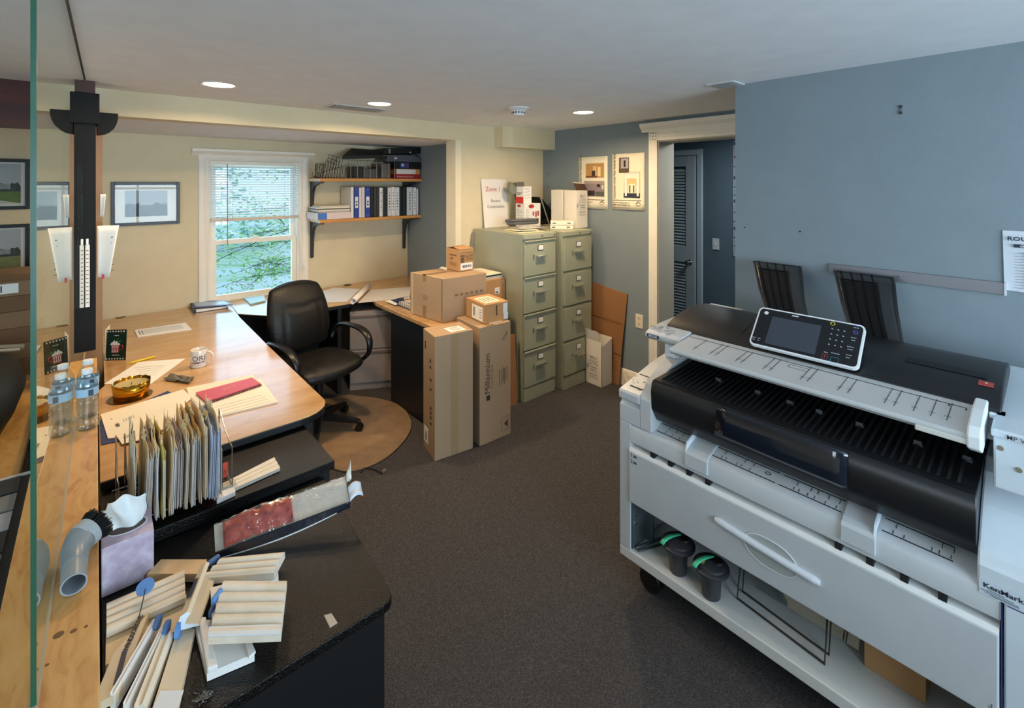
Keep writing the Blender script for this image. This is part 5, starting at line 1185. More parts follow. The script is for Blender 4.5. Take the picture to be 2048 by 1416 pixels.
# tall cartons
for (O, ex, ey, hh, lab, kind) in ((V((1.597, 2.548, 0)), V((.270, -.038, 0)), V((.04, .205, 0)), .782, 'left one of the two tall upright cartons, with tape down its front', 1), (V((1.912, 2.497, 0)), V((.262, -.012, 0)), V((.03, .31, 0)), .785, 'right one of the two tall upright cartons, with vertical lettering', 2)):
    t, b = carton('tall_carton', lab, O, ex, ey, hh, CARD_G, 'tall upright cartons')
    e1 = ex.normalized(); e2 = ey.normalized(); ztop = hh+.0005
    if kind == 1:
        bm = B(); plate(bm, O+e1*.115+Z*.003, e1, Z, .05, hh-.01, .0008); obj('packing_tape', bm, M('a58a66', .35, coat=.3), b)
        bm = B(); p = O+ex*.45+ey*.12+Z*ztop; prism(bm, [p, p+e1*.11-e2*.0, p+e1*.10+e2*.10, p-e1*.01+e2*.10], (0, 0, .001)); lb = obj('shipping_label', bm, PAPER, b)
        bm = B()
        for k in range(8): prism(bm, [p+e1*(.02+.008*k)+e2*.065+Z*.0011, p+e1*(.024+.008*k)+e2*.065+Z*.0011, p+e1*(.024+.008*k)+e2*.085+Z*.0011, p+e1*(.02+.008*k)+e2*.085+Z*.0011], (0, 0, .0005))
        for k in range(3): prism(bm, [p+e1*.015+e2*(.02+.014*k)+Z*.0011, p+e1*.09+e2*(.02+.014*k)+Z*.0011, p+e1*.09+e2*(.024+.014*k)+Z*.0011, p+e1*.015+e2*(.024+.014*k)+Z*.0011], (0, 0, .0005))
        obj('label_print', bm, INKG, lb)
        bm = B(); plate(bm, O+ey*.92-Z*0+Z*.05, -e2, Z, .075, .10, .0012); lb = obj('side_label', bm, PAPER, b)
        bm = B()
        for k in range(6): plate(bm, O+ey*.80+V((-.002, 0, 0))+Z*(.07+.009*k), -e2, Z, .03, .005, .0006)
        obj('label_print', bm, INKG, lb)
        bm = B(); text_bm(bm, '\u25b2', O+ey*.30+V((-.001, 0, 0))+Z*.62, -e2, Z, .04) if False else None
        for z in (.60, .56): prism(bm, [O+ey*.45+V((-.0012, 0, z)), O+ey*.25+V((-.0012, 0, z)), O+ey*.35+V((-.0012, 0, z+.025))], (.0006, 0, 0))
        for z in (.48, .42, .30, .27, .24, .20): plate(bm, O+ey*.40+V((-.0006, 0, z)), -e2, Z, .03, .016, .0008)
        plate(bm, O+ey*.85+V((-.0006, 0, .66)), -e2, Z, .02, .05, .0008)
        obj('box_printing', bm, M('4a3a2c', .8), b)
    else:
        bm = B(); text_bm(bm, 'Millennium', O+e1*.083+Z*.33, Z, -e1, .062, t=.001); text_bm(bm, 'L I G H T I N G', O+e1*.110+Z*.36, Z, -e1, .024, t=.001)
        plate(bm, O+e1*.055+Z*.285, e1, Z, .03, .035, .0008)
        for k in range(3): plate(bm, O+e1*(.165+.02*k)+Z*.36, e1, Z, .003, .11, .0008)
        for k in range(3): plate(bm, O+e1*(.20+.015*k)+Z*.38, e1, Z, .003, .10, .0008)
        prism(bm, [O+e1*.205+Z*.085+V((0, -.001, 0)), O+e1*.235+Z*.06+V((0, -.001, 0)), O+e1*.235+Z*.11+V((0, -.001, 0))], (0, -.0006, 0))
        for q_ in ((.175, .045), (.175, .045)): pass
        tube(bm, [O+e1*.185+Z*.045+V((0, -.001, 0)), O+e1*.245+Z*.045+V((0, -.001, 0)), O+e1*.245+Z*.135+V((0, -.001, 0)), O+e1*.185+Z*.135+V((0, -.001, 0))], .0008, 4, True)
        tube(bm, [O+e1*.19+Z*.675+V((0, -.001, 0)), O+e1*.225+Z*.72+V((0, -.001, 0)), O+e1*.235+Z*.71+V((0, -.001, 0)), O+e1*.20+Z*.665+V((0, -.001, 0))], .0015, 4, True)
        obj('box_printing', bm, M('3d2f27', .8), b)
        bm = B(); p = O+Z*(ztop); prism(bm, [p+e1*.06, p+e1*.12, p+e1*.12+ey, p+e1*.06+ey], (0, 0, .0008)); obj('packing_tape', bm, TAPE, b)
        bm = B(); p = O+ex*.40+ey*.10+Z*(ztop+.001); prism(bm, [p, p+e1*.11, p+e1*.10+e2*.08, p+e2*.08], (0, 0, .0008)); obj('shipping_label', bm, PAPER, b)
# wide carton on the right tall one
O = V((1.985, 2.535, .787)); ex = V((.20, -.012, 0)); ey = V((.033, .26, 0)); hh = .130
t, b = carton('labelled_carton', 'brown carton with white shipping labels on top of the right tall carton', O, ex, ey, hh, CARD, 'brown cartons by the file cabinets')
e1 = ex.normalized(); e2 = ey.normalized()
bm = B(); plate(bm, O+e2*.175+Z*.008, -e2, Z, .145, .098, .001); lb = obj('side_label', bm, PAPER, b)
bm = B()
for k in range(10): plate(bm, O+e2*.155+V((-.0018, 0, 0))+Z*(.03+.0062*k), -e2, Z, .022, .0035, .0006)
for k in range(4): plate(bm, O+e2*.07+V((-.0018, 0, 0))+Z*(.03+.018*k), -e2, Z, .03, .004, .0006)
obj('label_print', bm, INKG, lb)
bm = B(); p = O+ey*.12+ex*.12+Z*(hh+.0006); prism(bm, [p, p+e1*.13, p+e1*.13+e2*.17, p+e2*.17], (0, 0, .0008)); lb = obj('top_label', bm, M('e8dcc4', .7), b)
bm = B()
for k in range(4): q_ = p+e1*(.02+.026*k)+e2*.03+Z*.0009; prism(bm, [q_, q_+e1*.008, q_+e1*.008+e2*.11, q_+e2*.11], (0, 0, .0005))
obj('label_print', bm, INKG, lb)
bm = B(); plate(bm, O+e1*.155+Z*.05, e1, Z, .035, .068, .001); plate(bm, O+e1*.160+Z*.008, e1, Z, .038, .045, .001); obj('end_label', bm, M('dfe6ea', .5), b)
bm = B(); plate(bm, O+e1*.095+Z*.045, e1, Z, .010, .07, .001); obj('hand_hole', bm, M('5a3f28', .8), b)
o = obj('narrow_cardboard', prism(B(), [(2.44, 2.80, 0), (2.505, 2.78, 0), (2.495, 2.80, .545), (2.455, 2.815, .55)], (0, .012, 0)), CARD_D); tag(o, 'narrow strip of brown cardboard leaning between the tall cartons and the file cabinet', 'cardboard')
# ================================================================ wall shelves
SH = ramp_mat('shelf_wood', ['b87936', 'c98d49', 'd39a58'], 6, .4, stretch=(.4, 3, 3))
SY0 = 4.29
for z, lab, nm in ((1.787, 'upper wooden wall shelf holding wire racks and boxes', 0), (1.415, 'lower wooden wall shelf holding binders and magazines', 1)):
    t = thing('wall_shelf', lab, 'shelf', (2.02, 4.45, z-.03), 0, 'wooden wall shelves')
    obj('shelf_board', bx(1.50, SY0, z-.028, 2.535, 4.598, z), SH, t, bevel=.002)
    obj('shelf_end', bx(1.4985, SY0+.002, z-.026, 1.5005, 4.596, z-.002), M('e3cda4', .5), t)
    for x in (1.515, 2.475):
        bm = B(); zb = z-.029
        pr_ = [(4.30, zb), (4.30, zb-.012), (4.38, zb-.018), (4.50, zb-.045), (4.545, zb-.09), (4.565, zb-.18), (4.575, zb-.33), (4.585, zb-.345), (4.598, zb-.335), (4.598, zb)]
        prism(bm, [(x, y, zz_) for y, zz_ in pr_], (.028, 0, 0)); obj('bracket', bm, M('2f343a', .45), t, bevel=.002)
# binders on the lower shelf
def ux(u, y): return ony(u, 400, y).x
ZL = 1.415; sc = 7.868
def U(px): return 610+px/sc
BN = [(722, 768, 'e2e0d8', None, 'white'), (775, 848, '22409a', 'label', 'blue'), (852, 893, 'ded6d2', None, 'pinkish white'), (895, 942, 'd3cdcf', None, 'pale grey'), (947, 1030, '22409a', 'label', 'blue'),
      (1034, 1085, '0e0e10', None, 'black'), (1088, 1128, '35352f', None, 'charcoal'), (1130, 1168, '302f2a', None, 'dark brown'), (1172, 1226, 'dcdcda', 'lines', 'white'), (1230, 1262, '2b302f', None, 'dark green'), (1264, 1298, '24282a', None, 'dark grey'),
      (1302, 1360, 'd9d9d5', 'lines', 'white'), (1362, 1418, 'e6e3da', 'lines', 'cream'), (1420, 1488, 'd6d9dc', 'lines', 'pale grey'), (1492, 1545, '111315', None, 'black'), (1547, 1600, '16181b', None, 'black'), (1604, 1696, 'c6cbd0', 'lines', 'light grey'), (1706, 1752, 'e4e6e8', 'lines', 'white'), (1757, 1785, 'd5dade', None, 'pale')]
names = {}
for i, (a, b, hx, dec, cn) in enumerate(BN):
    y = 4.325; xa, xb = ux(U(a), y), ux(U(b), y)
    if xb > 2.53: xb = 2.53
    h_ = .292-.004*(i % 3)
    if i == 18: h_ = .27
    left = BN[i-1][4] if i else None
    lab = 'upright %s binder on the lower shelf, number %d from its left end' % (cn, i+1)
    nth = {0: 'first white binder at the left end of the row on the lower shelf', 1: 'left one of the two blue binders on the lower shelf', 2: 'pinkish white binder just right of the left blue binder', 3: 'pale grey binder touching the right blue binder on its left', 4: 'right one of the two blue binders on the lower shelf',
           5: 'black binder directly right of the right blue binder', 6: 'charcoal binder between the first black binder and a dark brown one', 7: 'dark brown binder just left of the lone white binder mid row', 8: 'white binder standing alone between dark binders mid row', 9: 'dark green binder directly right of the lone white binder', 10: 'dark grey thin binder left of the group of three pale binders',
           11: 'leftmost of the three pale binders right of the middle of the row', 12: 'cream binder in the middle of the three pale binders', 13: 'pale grey written binder, right one of the three pale binders', 14: 'left one of the two black binders near the right end of the row', 15: 'right one of the two black binders near the right end of the row', 16: 'wide light grey binder right of the two black ones', 17: 'white binder second from the right end of the row', 18: 'thin pale binder at the right end of the row by the blue wall'}[i]
    t = thing('ring_binder', nth, 'binder', ((xa+xb)/2, y+.12, ZL), 0, 'binders on the lower shelf')
    obj('cover', bx(xa+.001, y, ZL+.001, xb-.001, 4.575, ZL+h_), M(hx, .4), t, bevel=.003)
    w_ = xb-xa
    if dec == 'label':
        bm = B(); plate(bm, (xa+w_*.2, y, ZL+.095), X, Z, w_*.6, .105, .001); l_ = obj('spine_label', bm, M('e6e6e2', .6), t)
        bm = B(); plate(bm, (xa+w_*.35, y-.0012, ZL+.115), X, Z, w_*.3, .018, .0006); plate(bm, (xa+w_*.35, y-.0012, ZL+.145), X, Z, w_*.3, .014, .0006); obj('label_print', bm, INK, l_)
        bm = B()
        for z in (.025, .268): lathe(bm, [(.0, 0), (.006, 0), (.006, .002), (.0, .002)], (xa+w_*.5, y, ZL+z), 12, axis=(0, -1, 0), cap=False)
        obj('rivet', bm, CHROME, t)
    elif dec == 'lines':
        bm = B(); rnd = random.Random(i)
        for k in range(7): plate(bm, (xa+w_*.35, y, ZL+.06+.028*k), X, Z, w_*.28, rnd.uniform(.005, .016), .001)
        obj('spine_writing', bm, M('55585c', .6), t)
# magazines & box at the left
t = thing('photo_paper_box', 'flat white box with a blue end on the lower shelf, under the magazines', 'box', (1.66, 4.42, ZL))
xa, xb = ux(630, 4.32), ux(703, 4.32)
obj('box_body', bx(xa+.005, 4.32, ZL+.001, xb-.006, 4.56, ZL+.062), M('dccdc8', .55), t, bevel=.001); bm = B(); box(bm, xa+.025, 4.318, ZL+.003, xa+.105, 4.32, ZL+.060); obj('blue_band', bm, M('3f78c4', .5), t)
z_ = ZL+.064
for k, (da, th, hx, dx_) in enumerate(((.028, .010, 'c9c0b2', .0), (.012, .013, 'e2dccb', .0), (.0, .009, '6d675e', .0), (.010, .012, 'ece7da', -.0), (.04, .011, 'dbd2bf', 0))):
    lab = ('grey magazine, lowest in the pile on the flat white box', 'cream magazine second from the bottom of the pile on the shelf', 'dark covered magazine in the middle of the pile on the shelf', 'white magazine second from the top of the pile on the shelf', 'beige magazine topping the pile on the lower shelf')[k]
    bm = B(); rbox(bm, ((xa+xb)/2+da*.4, 4.43), xb-xa-.02-da, .21, z_, z_+th, .03*((k % 3)-1)); o = obj('magazine', bm, M(hx, .5), bevel=.003); tag(o, lab, 'magazine', 'magazines on the lower shelf'); z_ += th+.0008
# upper shelf
ZU = 1.787
t = thing('wire_file_rack', 'black wire file rack with mesh front at the left end of the upper shelf', 'wire rack', (1.60, 4.42, ZU))
bm = B(); xa = ux(628, 4.33); Wd = ux(690, 4.33)-xa
for k in range(8):
    x = xa+.05+.026*k; zt_ = .115+.010*k
    tube(bm, [(x, 4.34, ZU+.006), (x+.03, 4.34, ZU+zt_), (x+.03+.01, 4.50, ZU+zt_+.015), (x+.01, 4.50, ZU+.006)], .0022, 5)
for y in (4.34, 4.42, 4.50): tube(bm, [(xa+.02, y, ZU+.006), (xa+Wd, y, ZU+.006)], .0022, 5)
tube(bm, [(xa+.06, 4.338, ZU+.05), (xa+Wd, 4.338, ZU+.12)], .0022, 5)
for k in range(7): x = xa+.10+.024*k; tube(bm, [(x, 4.336, ZU+.13), (x+.03, 4.336, ZU+.006), (x+.045, 4.336, ZU+.11)], .002, 4)
obj('rack_wires', bm, M('1c1a18', .4, .4), t)
bm = B(); p0_, p1_ = V((xa+.015, 4.325, ZU+.135)), V((xa+.085, 4.325, ZU+.125)); tube(bm, [(xa+.01, 4.325, ZU+.012), p0_, p1_, (xa+.075, 4.325, ZU+.004)], .004, 6, True)
for k in range(6): tube(bm, [(xa+.018+.010*k, 4.325, ZU+.01), (xa+.022+.010*k, 4.325, ZU+.128)], .0014, 4)
for k in range(6): tube(bm, [(xa+.012, 4.325, ZU+.015+.008*k), (xa+.078, 4.325, ZU+.010+.008*k)], .001, 4)
tube(bm, [(xa-.02, 4.31, ZU+.055), (xa-.025, 4.31, ZU+.02), (xa+.02, 4.31, ZU+.006)], .003, 5)
obj('mesh_end', bm, M('22201e', .4, .4), t)
bm = B(); c0 = V((xa+.125, 4.36, ZU+.155)); r1 = V((.11, .02, -.03)); u1 = V((.022, 0, .065))
for k in range(4): tube(bm, [c0+r1*(k/3), c0+r1*(k/3)+u1], .002, 4)
for k in range(3): tube(bm, [c0+u1*(k/2), c0+u1*(k/2)+r1], .002, 4)
obj('loose_grid', bm, M('1c1a18', .4, .4), t)
t = thing('wire_rack', 'wide rack of upright chrome wires in the middle of the upper shelf', 'wire rack', (1.95, 4.42, ZU))
bm = B(); xs = [ux(U(p), 4.31) for p in (720, 825, 928, 1025, 1125, 1220, 1315, 1412)]
for x in xs: tube(bm, [(x, 4.31, ZU+.003), (x, 4.31, ZU+.17), (x, 4.35, ZU+.178), (x, 4.52, ZU+.178), (x, 4.52, ZU+.003)], .0028, 6)
for y in (4.31, 4.52): tube(bm, [(xs[0], y, ZU+.003), (xs[-1], y, ZU+.003)], .0028, 6)
obj('chrome_wires', bm, M('b5ada2', .3, .9), t)
for k, (a, b, z1_, hx, lab) in enumerate(((785, 925, .115, '0f0f10', 'black tray standing in the left part of the chrome wire rack'), (940, 1120, .095, '4c4b4a', 'grey plastic organizer behind the middle chrome wires'), (1135, 1190, .12, '151414', 'narrow black organizer left of the pale plastic one in the rack'), (1200, 1345, .15, '6d625c', 'brownish clear plastic organizer in the right part of the rack'))):
    o = obj('desk_organizer', bx(ux(U(a), 4.33), 4.33, ZU+.007, ux(U(b), 4.33), 4.50, ZU+z1_), M(hx, .35), bevel=.004); tag(o, lab, 'organizer', 'organizers in the wire rack')
o = thing('black_tray', 'upside down black tray lying tilted on top of the wire racks', 'tray', (1.9, 4.4, ZU+.18))
g_ = [ony(u, v, y_) for u, v, y_ in ((685, 312, 4.30), (766, 310, 4.30), (772, 301, 4.45), (703, 296.5, 4.50))]
tr_ = obj('tray_bottom', prism(B(), g_, (0, 0, -.006)), M('1d1815', .45), o)
bm = B(); prism(bm, [g_[0]+V((0, 0, -.006)), g_[1]+V((0, 0, -.006)), g_[1]+V((0, 0, -.03)), g_[0]+V((0, 0, -.03))], (0, .005, 0)); prism(bm, [g_[0], g_[3], g_[3]+V((0, 0, -.03)), g_[0]+V((0, 0, -.03))], (.004, 0, 0)); obj('tray_rim', bm, M('15110f', .45), o)
yR = 4.31
xr0, xr1 = ux(792, yR), min(2.53, ux(843, yR))
t = thing('red_box', 'flat red box at the right end of the upper shelf', 'box', ((xr0+xr1)/2, 4.43, ZU)); obj('box_body', bx(xr0, yR, ZU+.001, xr1, 4.57, ZU+.046), M('9a1f24', .5), t, bevel=.001)
bm = B(); text_bm(bm, 'Permanent Steel Catalog', (xr0+.01, yR-.0008, ZU+.016), X, Z, .018); obj('box_lettering', bm, M('e8c8c0', .6), t)
t = thing('white_box', 'white and orange box between the red box and the black game box', 'box', ((xr0+xr1)/2, 4.43, ZU+.047)); obj('box_body', bx(xr0+.005, yR+.005, ZU+.047, xr1-.006, 4.57, ZU+.099), M('c98b4e', .5), t, bevel=.001); obj('white_panel', bx(xr0+.008, yR+.003, ZU+.050, xr1-.055, yR+.0055, ZU+.096), M('d6d2cc', .5), t)
t = thing('black_box', 'black box with a blue picture label, above the white and orange box', 'box', ((xr0+xr1)/2, 4.43, ZU+.10)); obj('box_body', bx(xr0-.005, yR-.01, ZU+.100, xr1+.0, 4.57, ZU+.170), M('0c0c0e', .4), t, bevel=.002)
bm = B(); plate(bm, (xr0+.04, yR-.0105, ZU+.108), X, Z, .095, .055, .001); l_ = obj('picture_label', bm, M('24336e', .5), t); bm = B(); lathe(bm, [(.0, 0), (.016, 0), (.016, .0006), (.0, .0006)], (xr0+.068, yR-.0117, ZU+.138), 16, axis=(0, -1, 0), cap=False); obj('white_mark', bm, M('b9bcc4', .5), l_); bm = B(); plate(bm, (xr0+.125, yR-.0117, ZU+.11), X, Z, .006, .05, .0006); obj('red_mark', bm, M('a33a44', .5), l_)
t = thing('plastic_bin', 'grey translucent plastic bin near the ceiling at the end of the upper shelf', 'bin', (2.35, 4.43, ZU+.171)); 
xb0 = ux(772, yR); bm = B(); prism(bm, [(xb0, yR, ZU+.171), (xr1, yR, ZU+.171), (xr1, yR, ZU+.215), (xr1-.09, yR, ZU+.245), (xb0+.02, yR, ZU+.225)], (0, .25, 0)); obj('bin_body', bm, M('55585c', .3, coat=.3), t, bevel=.004); bm = B(); plate(bm, (xb0+.09, yR-.0005, ZU+.195), X, Z, .028, .02, .001); obj('bin_sticker', bm, M('c8c8c8', .5), t)
t = thing('black_case', 'black case with silver clasps lying on the plastic bin under the soffit', 'case', (2.35, 4.43, ZU+.248))
xc0 = ux(767, yR); bm = B(); prism(bm, [(xc0, yR, ZU+.242), (xr1, yR, ZU+.262), (xr1, yR, ZU+.325), (xc0+.02, yR, ZU+.300)], (0, .24, 0)); obj('case_body', bm, M('0b0b0c', .4), t, bevel=.004)
bm = B(); plate(bm, (xc0+.055, yR-.0005, ZU+.250), X, Z, .018, .045, .002); plate(bm, (xr1-.13, yR-.0005, ZU+.262), X, Z, .022, .014, .004); obj('clasp', bm, M('8c8c88', .4), t)
# picture frame on the back wall
def picture(name, label, x0, x1, z0, z1, kind, group):
    t = thing(name, label, 'picture', ((x0+x1)/2, YB, z0), 0, group); fw = .022
    bm = B(); frame(bm, x0, x1, z0, z1, YB-.022, YB, fw); obj('frame', bm, M('0a0a0a', .35), t, bevel=.002)
    obj('mat_board', bx(x0+fw, YB-.008, z0+fw, x1-fw, YB-.006, z1-fw), M('dfdcd4', .6), t)
    iw, ih = x1-x0, z1-z0; a0, a1, b0, b1 = x0+iw*.19, x1-iw*.19, z0+ih*.2, z1-ih*.2
    if kind == 'trees': bm = bx(a0, YB-.010, b0, a1, YB-.0082, b1); ph = obj('photo', bm, M('8e9aa4', .5), t)
    else: a0, a1, b0, b1 = x0+iw*.12, x1-iw*.10, z0+ih*.12, z1-ih*.10; ph = obj('photo', bx(a0, YB-.010, b0, a1, YB-.0082, b1), M('a9b0b2', .5), t)
    H_ = b1-b0
    bm = B(); n = 24; rnd = random.Random(len(label)); pts = [(a0, YB-.0102, b0)]+[(a0+(a1-a0)*i/n, YB-.0102, b0+H_*(.42+.14*rnd.random())) for i in range(n+1)]+[(a1, YB-.0102, b0)]
    prism(bm, pts, (0, -.0006, 0)); obj('treeline_print', bm, M('2c3a40' if kind == 'trees' else '3c4440', .6, var=.3, scale=40), ph)
    if kind == 'trees':
        bm = B(); plate(bm, (a0+(a1-a0)*.34, YB-.0112, b0+H_*.44), X, Z, (a1-a0)*.32, H_*.05, .0006); plate(bm, (a0+(a1-a0)*.4, YB-.0112, b0+H_*.49), X, Z, (a1-a0)*.16, H_*.05, .0006); obj('house_print', bm, M('9aa0a0', .5), ph)
        bm = B(); plate(bm, (a0, YB-.0112, b0), X, Z, (a1-a0), H_*.16, .0004); obj('foreground_print', bm, M('1c2a30', .6, var=.3, scale=60), ph)
    else:
        bm = B(); plate(bm, (a0, YB-.0112, b0), X, Z, (a1-a0), H_*.30, .0006); obj('lawn_print', bm, M('5e7a38' if kind == 'lawn' else '7c8458', .6, var=.2, scale=30), ph)
        bm = B(); plate(bm, (a0+(a1-a0)*.5, YB-.0118, b0+H_*.36), X, Z, (a1-a0)*.36, H_*.13, .0006); obj('house_print', bm, M('8b8f8e', .5, var=.2, scale=50), ph)
        if kind == 'lawn': bm = B(); prism(bm, [(a0, YB-.012, b0), (a1, YB-.012, b0), (a1-.12, YB-.012, b0+H_*.10), (a0, YB-.012, b0+H_*.16)], (0, -.0004, 0)); obj('path_print', bm, M('c2bcae', .6), ph)
    obj('glazing', bx(x0+fw, YB-.015, z0+fw, x1-fw, YB-.0135, z1-fw), PICGLASS, t)
picture('framed_picture', 'black framed landscape photo on the cream wall left of the window', .087, .506, 1.424, 1.754, 'trees', None)
picture('framed_picture', 'upper of two framed house photos beyond the glass panel', -.765, -.335, 1.57, 1.908, 'lawn', 'framed photos in the next room')
picture('framed_picture', 'lower of two framed house photos beyond the glass panel', -.765, -.335, 1.14, 1.470, 'road', 'framed photos in the next room')
# ================================================================ things on the maple desk
t = thing('greeting_card', 'dark green folded card with a red mug of cream, standing on the maple desk', 'greeting card', onz(236, 720, ZD))
a = onz(212, 721, ZD); b = onz(261, 719, ZD); b = V((a.x+.128, a.y-.10, ZD)); d1 = V((b.x-a.x, b.y-a.y, 0)); wd = .108; d1.normalize(); nn = V((d1.y, -d1.x, 0)); Hc = .170
A0 = V((.043, 3.535, ZD)); d1 = V((.80, -.60, 0)).normalized(); nn = V((d1.y, -d1.x, 0))
# facing the room (towards the camera side)
if nn.y > 0: nn = -nn
obj('front_cover', prism(B(), [A0, A0+d1*wd, A0+d1*wd+Z*Hc-nn*.01, A0+Z*Hc-nn*.01], -nn*.0012), M('0f2e22', .45), t)
fc = t.children[0] if t.children else None
obj('back_cover', prism(B(), [A0, A0+V((.02, .10, 0)), A0+V((.02, .10, 0))+Z*(Hc+.006), A0+Z*(Hc+.004)], V((.0012, 0, 0))), M('e7e2d6', .6), t)
def cq(bm, x, z, w, h, lay=1): plate(bm, A0+d1*x*wd+Z*z*Hc-nn*(.01*z-.0012*lay), d1, (Z*Hc-nn*.01).normalized(), w*wd, h*Hc, .0006)
def cp(x, z, lay=1): return A0+d1*x*wd+Z*z*Hc-nn*(.01*z-.0014*lay)
bm = B(); prism(bm, [cp(.26, .40), cp(.34, .24), cp(.58, .24), cp(.68, .40), cp(.66, .50), cp(.28, .50)], nn*.0005); tube(bm, [cp(.66, .46), cp(.80, .50), cp(.84, .42), cp(.76, .34), cp(.62, .33)], .0026, 5); obj('mug_print', bm, M('a0232e', .5), t)
bm = B(); prism(bm, [cp(.22, .50), cp(.70, .50), cp(.66, .56), cp(.58, .57), cp(.54, .64), cp(.46, .60), cp(.42, .66), cp(.34, .60), cp(.26, .57)], nn*.0008); 
for k in range(4): tube(bm, [cp(.30+.09*k, .485, 1.6), cp(.36+.09*k, .26, 1.6)], .0008, 4); tube(bm, [cp(.36+.09*k, .485, 1.6), cp(.30+.09*k, .26, 1.6)], .0008, 4)
for k in range(7):
    for z0 in (.915, .02): prism(bm, [cp(.06+.135*k, z0), cp(.10+.135*k, z0+.03), cp(.06+.135*k, z0+.06), cp(.02+.135*k, z0+.03)], nn*.0005)
cq(bm, .40, .80, .22, .018); cq(bm, .32, .16, .36, .018)
obj('cream_print', bm, M('ece7dd', .5), t)
bm = B(); prism(bm, [cp(.48, .60, 2), cp(.58, .64, 2), cp(.66, .74, 2), cp(.52, .68, 2)], nn*.0005); prism(bm, [cp(.56, .58, 2), cp(.70, .58, 2), cp(.80, .66, 2), cp(.64, .64, 2)], nn*.0005); obj('leaf_print', bm, M('2f6a44', .5), t)
for k in range(0): pass
# printed sheets
t = thing('printed_sheets', 'narrow stack of printed sheets lying on the maple desk behind the mug', 'papers', onz(325, 660, ZD))
obj('sheet_stack', pz([onz(u, v, ZD+.006) for u, v in ((269, 660), (371, 645), (383, 658), (275, 673))], ZD+.0005, ZD+.006), PAPER, t)
bm = B()
for k in range(8):
    f = k/9+.06; p = onz(271+5*f, 661.5+10*f, ZD+.0065).lerp(onz(373+8*f, 647+9*f, ZD+.0065), .06); q = onz(271+5*f, 661.5+10*f, ZD+.0065).lerp(onz(373+8*f, 647+9*f, ZD+.0065), .88); p.z = q.z = ZD+.0063
    tube(bm, [p, q], .0005, 4)
tube(bm, [onz(277, 662, ZD+.0065), onz(281, 670, ZD+.0065)], .002, 4); tube(bm, [onz(283, 661, ZD+.0065), onz(287, 669, ZD+.0065)], .0015, 4)
obj('printed_line', bm, INKG, t)
# pencil / highlighter
t = thing('yellow_pen', 'yellow pen lying on the maple desk in front of the green card', 'pen', onz(284, 722, ZD))
p, q = onz(253, 728, ZD+.006), onz(310, 713, ZD+.006); bm = B(); tube(bm, [p.lerp(q, .14), q], .0055, 10); obj('pen_barrel', bm, M('e2c21c', .35), t, smooth=True); bm = B(); tube(bm, [p, p.lerp(q, .14)], [.0015, .005], 10); obj('pen_tip', bm, M('c8a81a', .35), t, smooth=True)
t = thing('loose_sheet', 'white loose sheet with faint writing lying diagonally on the maple desk', 'paper', onz(300, 740, ZD))
obj('sheet', pz([onz(u, v, ZD+.001) for u, v in ((208, 768), (277, 724), (371, 717), (301, 768))], ZD+.0003, ZD+.0014), M('eceae4', .6), t)
bm = B()
for k in range(5): tube(bm, [onz(268+4*k, 736+4*k, ZD+.002)+V((0, 0, 0)), onz(300+3*k, 733+4*k, ZD+.002), onz(330-4*k, 731+4*k, ZD+.002)], .0005, 4)
obj('handwriting', bm, M('9b9484', .7), t)
# mug
mc = V((.4265, 3.085, ZD)); t = thing('coffee_mug', 'white coffee mug with large purple grey letters on the maple desk', 'mug', mc)
bm = B(); lathe(bm, [(.0, 0), (.036, 0), (.0385, .003), (.0395, .01), (.0395, .092), (.0385, .0945), (.0375, .092), (.0365, .02), (.0, .016)], mc, 40, cap=False); mg = obj('mug_body', bm, M('dcd6cc', .2, coat=.4), t, smooth='all')
md = V((RX, RY, 0))*.93+V((FX, FY, 0))*.25; md.normalize()
bm = B(); pts = [mc+md*(.0385+.030*math.sin(a))+Z*(.049+.030*math.cos(a)) for a in [math.pi*k/10 for k in range(11)]]; tube(bm, pts, .005, 10); obj('mug_handle', bm, M('dcd6cc', .2, coat=.4), t, smooth='all')
def wrap(bm, txt, ang, z, size, mi=0, bold=.0, wide=1.0):
    tb = B(); text_bm(tb, txt, (0, 0, 0), X, Z, size, align='CENTER', bold=bold, wide=wide)
    bmesh.ops.subdivide_edges(tb, edges=tb.edges[:], cuts=1)
    mp = {}
    for v in tb.verts:
        a = ang+v.co.x/.0395; mp[v] = bm.verts.new((mc.x+math.cos(a)*.0400, mc.y+math.sin(a)*.0400, mc.z+z+v.co.z))
    for f in tb.faces:
        try: bm.faces.new([mp[v] for v in f.verts])
        except ValueError: pass
    tb.free()
fa = math.atan2(-FY, -FX)
bm = B(); wrap(bm, 'ORE', math.atan2(-mc.y, -mc.x)+.12, .040, .040, wide=1.0); obj('mug_lettering', bm, M('4d4556', .4), mg)
bm = B(); wrap(bm, 'HAMMOND', math.atan2(-mc.y, -mc.x)+.0, .027, .0125, bold=.03); obj('mug_small_lettering', bm, M('5b2a36', .4), mg)
# crumpled packet
t = thing('foil_packet', 'crumpled grey packet lying on the maple desk in front of the mug', 'packet', onz(357, 762, ZD))
rnd = random.Random(6); c = [onz(u, v, ZD) for u, v in ((326, 762), (341, 752), (389, 757), (378, 769))]
hh_ = [[rnd.uniform(.002, .016) for _ in range(8)] for _ in range(8)]
def fn(a, b):
    p = c[0].lerp(c[1], b); q = c[3].lerp(c[2], b); r = p.lerp(q, a); r.z = ZD+.001+hh_[int(a*7)][int(b*7)]; return r
bm = B(); grid(bm, fn, 7, 7); o = obj('foil', bm, M('7b7466', .35, .5), t); solid(o, .0015)
